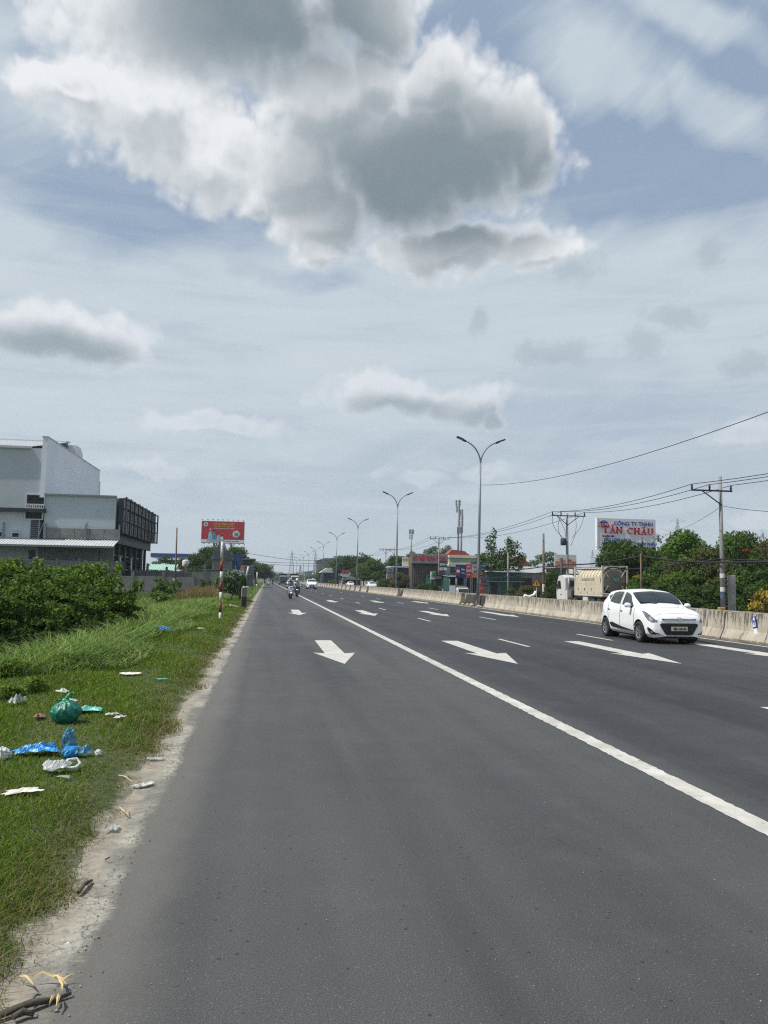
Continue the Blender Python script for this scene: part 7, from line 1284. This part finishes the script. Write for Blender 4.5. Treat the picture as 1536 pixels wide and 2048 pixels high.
def sheet(name, label, cat, px, py, L, Wd, h, seed, m, rz=0.0, fold=1.0, group='litter on the verge', curl=0.0):
    """crumpled thin film or paper lying on the turf"""
    p = gp(px, py); r = random.Random(seed); nu, nv = 18, 12; ph = [(r.uniform(-9, 9), r.uniform(-9, 9), r.uniform(0, 6.28), r.uniform(.3, 1)) for _ in range(7)]; vs_ = []
    for i in range(nu):
        for j in range(nv):
            u, v = i/(nu-1)*2-1, j/(nv-1)*2-1; th_ = math.atan2(v, u); edge = 1+.18*math.sin(3*th_+ph[0][2])+.12*math.sin(7*th_+ph[1][2]); q = max(abs(u), abs(v)); k = 1 if q < 1e-6 else (1-.25*(1-min(1, math.hypot(u, v))))
            z = sum(a_*(1-abs(math.sin(u*fx*.5+v*fy*.5+o_))) for fx, fy, o_, a_ in ph)/3.2; fall = 1-q**3
            vs_.append((u*L*edge*k*.5, v*Wd*edge*k*.5, .012+h*(z*(.35+.65*fall)*fold+curl*u*u)))
    me = bpy.data.meshes.new(name); me.from_pydata(vs_, [], [(i*nv+j, (i+1)*nv+j, (i+1)*nv+j+1, i*nv+j+1) for i in range(nu-1) for j in range(nv-1)]); me.update(); o = link(name, me, None, m); so = o.modifiers.new('thick', 'SOLIDIFY'); so.thickness = .002
    o.location = (p.x, p.y, max(zg(p.x, p.y), 0)+.002+(.018 if p.x < -1.0 else 0)); o.rotation_euler = (0, 0, rz); return setp(o, label, cat, group)
M_GBAG = film('green_film', (.010, .15, .10), .25); M_GBAG2 = film('green_film_light', (.05, .30, .10), .3); M_TEALF = film('teal_film', (.10, .42, .36), .3); M_BLUEF = film('blue_film', (.015, .22, .52), .25); M_BLUEG = film('blue_grey_film', (.07, .24, .40), .3, alpha=.72); M_WHF = film('white_film', (.58, .60, .58), .4, alpha=.9); M_FOAM = mat('foam', (.68, .64, .58), .8, .08, 12, bump=.3, bs=60); M_CARD = mat('brown_leaf', (.24, .13, .07), .8, .2, 10); M_PALM = mat('dry_palm', (.55, .42, .2), .8, .15, 12); M_CLEAR = film('clear_film', (.42, .46, .42), .3, alpha=.55)
# knotted green bag: full pillow with a tied neck and two ears
p = gp(130, 1456); bag = thing('green_bag', 'full knotted green plastic bag standing on the grass', 'bag', (p.x, p.y, zg(p.x, p.y)-.012), 0, 'litter on the verge'); bag.scale = (.84, .84, .92)
bm = bmesh.new(); bmesh.ops.create_uvsphere(bm, u_segments=64, v_segments=40, radius=1.0); r = random.Random(4)
for v in bm.verts:
    d = v.co.copy(); th_ = math.atan2(d.y, d.x); up = max(0, d.z); rr = math.hypot(d.x, d.y)
    pl = (.05+.24*up*rr)*(1.2*abs(math.sin(th_*4+d.z*1.2+.4))+.8*abs(math.sin(th_*7-d.z*2.4))-1.0)+.06*math.sin(2*th_+1.1)+.05*(1-abs(math.sin(3.1*d.x+4.2*d.z+1.7*d.y)))+.04*(1-abs(math.sin(5.3*d.y-3.7*d.z+2*d.x)))
    f = 1+pl; tl = max(0, d.z-.35)/.65
    v.co = Vector((d.x*.165*f-.02*tl, d.y*.155*f, .135+(d.z*.14 if d.z < 0 else d.z*.115+.035*tl**3)+.03*d.x*up))
me = bpy.data.meshes.new('bag_body'); bm.to_mesh(me); bm.free(); me.polygons.foreach_set('use_smooth', [True]*len(me.polygons)); link('bag_body', me, bag, M_GBAG)
kn = MB().lathe([(.03, .265), (.04, .28), (.03, .295), (.0, .30)], 12).build('knot', M_GBAG2, bag, loc=(-.02, 0, -.005))
def ear(pts, ws):
    mb = MB(); vs_ = []
    for (x_, y_, z_), w_ in zip(pts, ws): vs_ += [(x_-w_, y_, z_-w_*.2), (x_-w_*.3, y_-.018, z_), (x_+w_*.4, y_+.012, z_+.004), (x_+w_, y_-.004, z_+w_*.25)]
    mb.add(vs_, [(4*i+k, 4*i+k+1, 4*i+k+5, 4*i+k+4) for i in range(len(pts)-1) for k in range(3)], True); o = mb.build('bag_ear', M_GBAG2, bag); so = o.modifiers.new('thick', 'SOLIDIFY'); so.thickness = .003
ear([(-.01, 0, .27), (.02, 0, .30), (.045, .005, .335), (.055, .008, .362)], [.02, .045, .05, .03]); ear([(-.03, -.01, .265), (-.07, -.01, .285), (-.11, -.005, .28), (-.13, 0, .26)], [.02, .035, .035, .02])
sheet('teal_bag', 'flattened pale teal plastic sheet right beside the green bag', 'plastic sheet', 176, 1436, .26, .22, .07, 3, M_TEALF, .1)
sheet('blue_bag', 'long crumpled bright blue plastic bag at the left', 'plastic bag', 71, 1523, .33, .2, .08, 5, M_BLUEF, R(16), 1.2)
bb_ = crumple('blue_net_bag', 'translucent blue grey plastic bag standing upright', 'plastic bag', 137, 1515, .15, (.42, .3, .95), 6, M_BLUEG, .3, .4); crumple('blue_ball', 'small round blue plastic bundle before the upright bag', 'plastic bag', 139, 1526, .085, (.95, .8, .7), 7, M_BLUEF, .3, .4); sheet('blue_scrap', 'torn blue green plastic scrap right of the upright bag', 'plastic scrap', 160, 1524, .17, .12, .07, 8, M_BLUEG, .4)
wb_ = sheet('white_bag', 'white plastic bag with a loop handle lying on the grass', 'plastic bag', 113, 1560, .19, .12, .09, 9, M_WHF, R(28), 1.2)
hp = gp(138, 1552); hd = MB().tube([(-.06, -.02, .02), (-.02, .02, .07), (.05, .03, .07), (.075, 0, .035), (.03, -.03, .015), (-.05, -.03, .012)], .013, 7); o = hd.build('bag_handle', M_WHF, wb_); o.matrix_parent_inverse = wb_.matrix_basis.inverted() if False else Matrix.Identity(4); o.location = (.11, 0.02, .0)
sheet('foam_tray', 'cream elongated foam tray lying nearest the viewer', 'foam tray', 44, 1606, .23, .11, .05, 10, M_FOAM, R(24), .6); crumple('white_clump', 'white plastic clump cut by the left picture edge', 'plastic bag', 2, 1532, .13, (.6, .5, .55), 11, M_WHF, 0, .4)
for i, (nm, lb_, px_, py_, sz_, sh_, m_) in enumerate([('foam_slab', 'flat white foam slab lying where the turf meets tall grass', 260, 1357, .15, (1.0, .6, .16), M_FOAM), ('blue_litter', 'blue plastic bag caught in the tall grass', 320, 1271, .24, (.8, .7, .95), M_BLUEF), ('clear_bag', 'clear plastic bag on the grass at the left edge', 33, 1422, .15, (.6, .4, .8), M_CLEAR), ('paper_cup', 'pale crushed cup behind the green bag', 125, 1396, .11, (.9, .6, .5), M_WHF), ('white_scrap', 'white scrap peeping out behind the green bag', 143, 1418, .07, (.8, .5, .7), M_WHF), ('white_carton', 'small white carton right of the teal sheet', 224, 1443, .075, (.9, .45, .4), M_WHF), ('tan_scrap', 'small pale brown scrap beside the white carton', 239, 1450, .075, (.9, .5, .4), M_FOAM), ('brown_leaf', 'curled brown leaf left of the green bag', 78, 1451, .09, (.9, .6, .4), M_CARD), ('white_chip', 'small white chip right of the blue scrap', 195, 1520, .045, (.8, .5, .7), M_WHF), ('grey_scrap', 'grey white scrap at the dusty edge', 311, 1520, .075, (1.0, .5, .22), M_CLEAR), ('paper_strip', 'white paper strip on the dusty edge', 288, 1573, .085, (1.1, .4, .22), M_WHF), ('film_scrap', 'clear film scrap at the lower dusty edge', 226, 1660, .06, (1.0, .6, .3), M_CLEAR), ('white_scrap', 'white scrap in the turf far ahead left of the striped post', 400, 1262, .13, (1.0, .6, .4), M_WHF), ('white_tissue', 'torn white tissue below the loop handled bag', 127, 1574, .05, (.8, .5, .3), M_CLEAR), ('pale_chip', 'pale chip in the middle of the turf', 323, 1368, .07, (1.0, .6, .2), M_TEALF), ('white_crumb', 'white crumb on the lower turf', 138, 1885, .022, (1, .7, .5), M_WHF)]):
    (sheet(nm, lb_, 'litter', px_, py_, sz_*1.9, sz_*1.9*sh_[1], sz_*sh_[2]*1.1, 30+i, m_, i*.7) if nm not in ('white_chip', 'white_crumb') else crumple(nm, lb_, 'litter', px_, py_, sz_, sh_, 30+i, m_, i*.7, .5))
# dead sticks and dry palm strips at the road edge
def stick(name, label, pts, rads, m, group='sticks at the road edge'):
    P_ = [gp(a, b_) for a, b_ in pts]; o0 = P_[0]; vs_ = [(q.x-o0.x, q.y-o0.y, .012+.01*math.sin(i*2.0)) for i, q in enumerate(P_)]; o = MB().tube(vs_, rads, 7).build(name, m, None, loc=(o0.x, o0.y, max(0, zg(o0.x, o0.y))+.004)); return setp(o, label, 'stick', group)
M_STICK = mat('dead_wood', (.085, .07, .055), .9, .3, 18, bump=.5, bs=40)
stick('dead_branch', 'long dark dead branch across the lower left road edge', [(-10, 2042), (60, 2020), (110, 2003), (142, 1993)], [.014, .014, .011, .006], M_STICK); stick('dead_branch', 'short broken dark branch under the long one', [(25, 2044), (45, 2036), (68, 2034)], [.012, .012, .008], M_STICK); stick('short_stick', 'short dark stick lying along the dusty edge', [(156, 1792), (168, 1778), (183, 1764)], [.010, .012, .007], M_STICK); stick('thin_twig', 'thin twig above the long branch', [(60, 2015), (72, 2003), (82, 1994)], [.004, .005, .002], M_STICK); stick('short_stick', 'tiny dark stick by the worn edge paint', [(210, 1725), (220, 1723)], [.005, .003], M_STICK)
def strip_leaf(label, pts, w): 
    P_ = [gp(a, b_) for a, b_ in pts]; o0 = P_[0]; mb = MB(); vs_ = []; n = len(P_)
    for i, q in enumerate(P_):
        d = (P_[min(i+1, n-1)]-P_[max(i-1, 0)]); s_ = Vector((-d.y, d.x, 0)).normalized()*w*(1-abs(2*i/(n-1)-1)**2*.8); c_ = Vector((q.x-o0.x, q.y-o0.y, .025+.012*math.sin(i*1.7))); vs_ += [c_-s_, c_+Vector((0, 0, .006)), c_+s_]
    mb.add(vs_, [(3*i+k, 3*i+k+1, 3*i+k+4, 3*i+k+3) for i in range(n-1) for k in (0, 1)]); o = mb.build('palm_strip', M_PALM, None, loc=(o0.x, o0.y, max(0, zg(o0.x, o0.y))+.004)); so = o.modifiers.new('thick', 'SOLIDIFY'); so.thickness = .003; return setp(o, label, 'palm leaf', 'dry palm strips')
for lb_, pts, w in (('dry palm strip ending left of the long branch', [(38, 1968), (52, 1974), (66, 1984)], .006), ('longest dry palm strip above the dead branch', [(62, 1969), (84, 1966), (106, 1967), (126, 1968), (146, 1966)], .005), ('bent dry palm strip running down to the branch', [(106, 1966), (116, 1974), (125, 1984), (124, 1994)], .006), ('curled dry palm strip below the branch', [(110, 2006), (104, 2016), (97, 2026)], .006), ('dry palm strip hanging lowest below the branch', [(116, 2004), (116, 2016), (112, 2030)], .007), ('dry palm sliver beside the bent strip', [(108, 1968), (120, 1978), (131, 1982)], .004), ('pale straw near the film scrap', [(238, 1622), (246, 1633), (256, 1637)], .004), ('second pale straw by the dusty edge', [(252, 1622), (250, 1634), (247, 1640)], .003), ('pale straw lying in the turf above the film scrap', [(236, 1566), (250, 1572), (262, 1578)], .004)): strip_leaf(lb_, pts, w)
# pebbles and grit on the dusty edge and the asphalt
g = np.random.default_rng(21); n = 2600; xx = np.where(g.random(n) < .8, g.normal(-.86, .1, n), g.uniform(-.6, 3.2, n)); yy = 2.4+g.random(n)**1.6*22; V = []; Q = []
s_ = g.uniform(.0025, .007, n)*np.where(xx > -.6, .7, 1.0); oct_ = np.array([(1, 0, 0), (0, 1, 0), (-1, 0, 0), (0, -1, 0), (0, 0, .8), (0, 0, -.5)]); v = (oct_[None]*s_[:, None, None]*g.uniform(.7, 1.4, (n, 6, 1)))+np.stack([xx, yy, np.maximum(gz(xx, yy), 0)*0+np.where(xx < -.8, -.012, .0)+s_*.4], 1)[:, None, :]
f = np.array([(0, 1, 4), (1, 2, 4), (2, 3, 4), (3, 0, 4), (1, 0, 5), (2, 1, 5), (3, 2, 5), (0, 3, 5)]); o = link('gravel', mesh_np('gravel', v.reshape(-1, 3), tris=(f[None]+np.arange(n)[:, None, None]*6).reshape(-1, 3)), None, leaf_mat('grit', ((.16, .145, .12), (.27, .25, .21), (.42, .4, .36)), .9, .0)); setp(o, 'loose grit along the dusty road edge', 'grit', kind='stuff')

# ------------------------------------------------------------------ the air: thin even haze over the whole place
hz = MB().box((0, 4300, 21.0), (12600, 9800, 46.0)).build('haze', None, None); setp(hz, 'thin pale summer haze in the air over the road', 'haze', kind='stuff')
m = bpy.data.materials.new('air'); m.use_nodes = True; m.node_tree.nodes.clear(); t = NT(m.node_tree)
pv = t.n('ShaderNodeVolumePrincipled'); pv.inputs['Color'].default_value = (0.86, 0.93, 1.0, 1); pv.inputs['Density'].default_value = 0.00025; pv.inputs['Anisotropy'].default_value = 0.2
mo = t.n('ShaderNodeOutputMaterial'); t.link(pv.outputs[0], mo.inputs['Volume']); hz.data.materials.append(m); m.cycles.homogeneous_volume = True
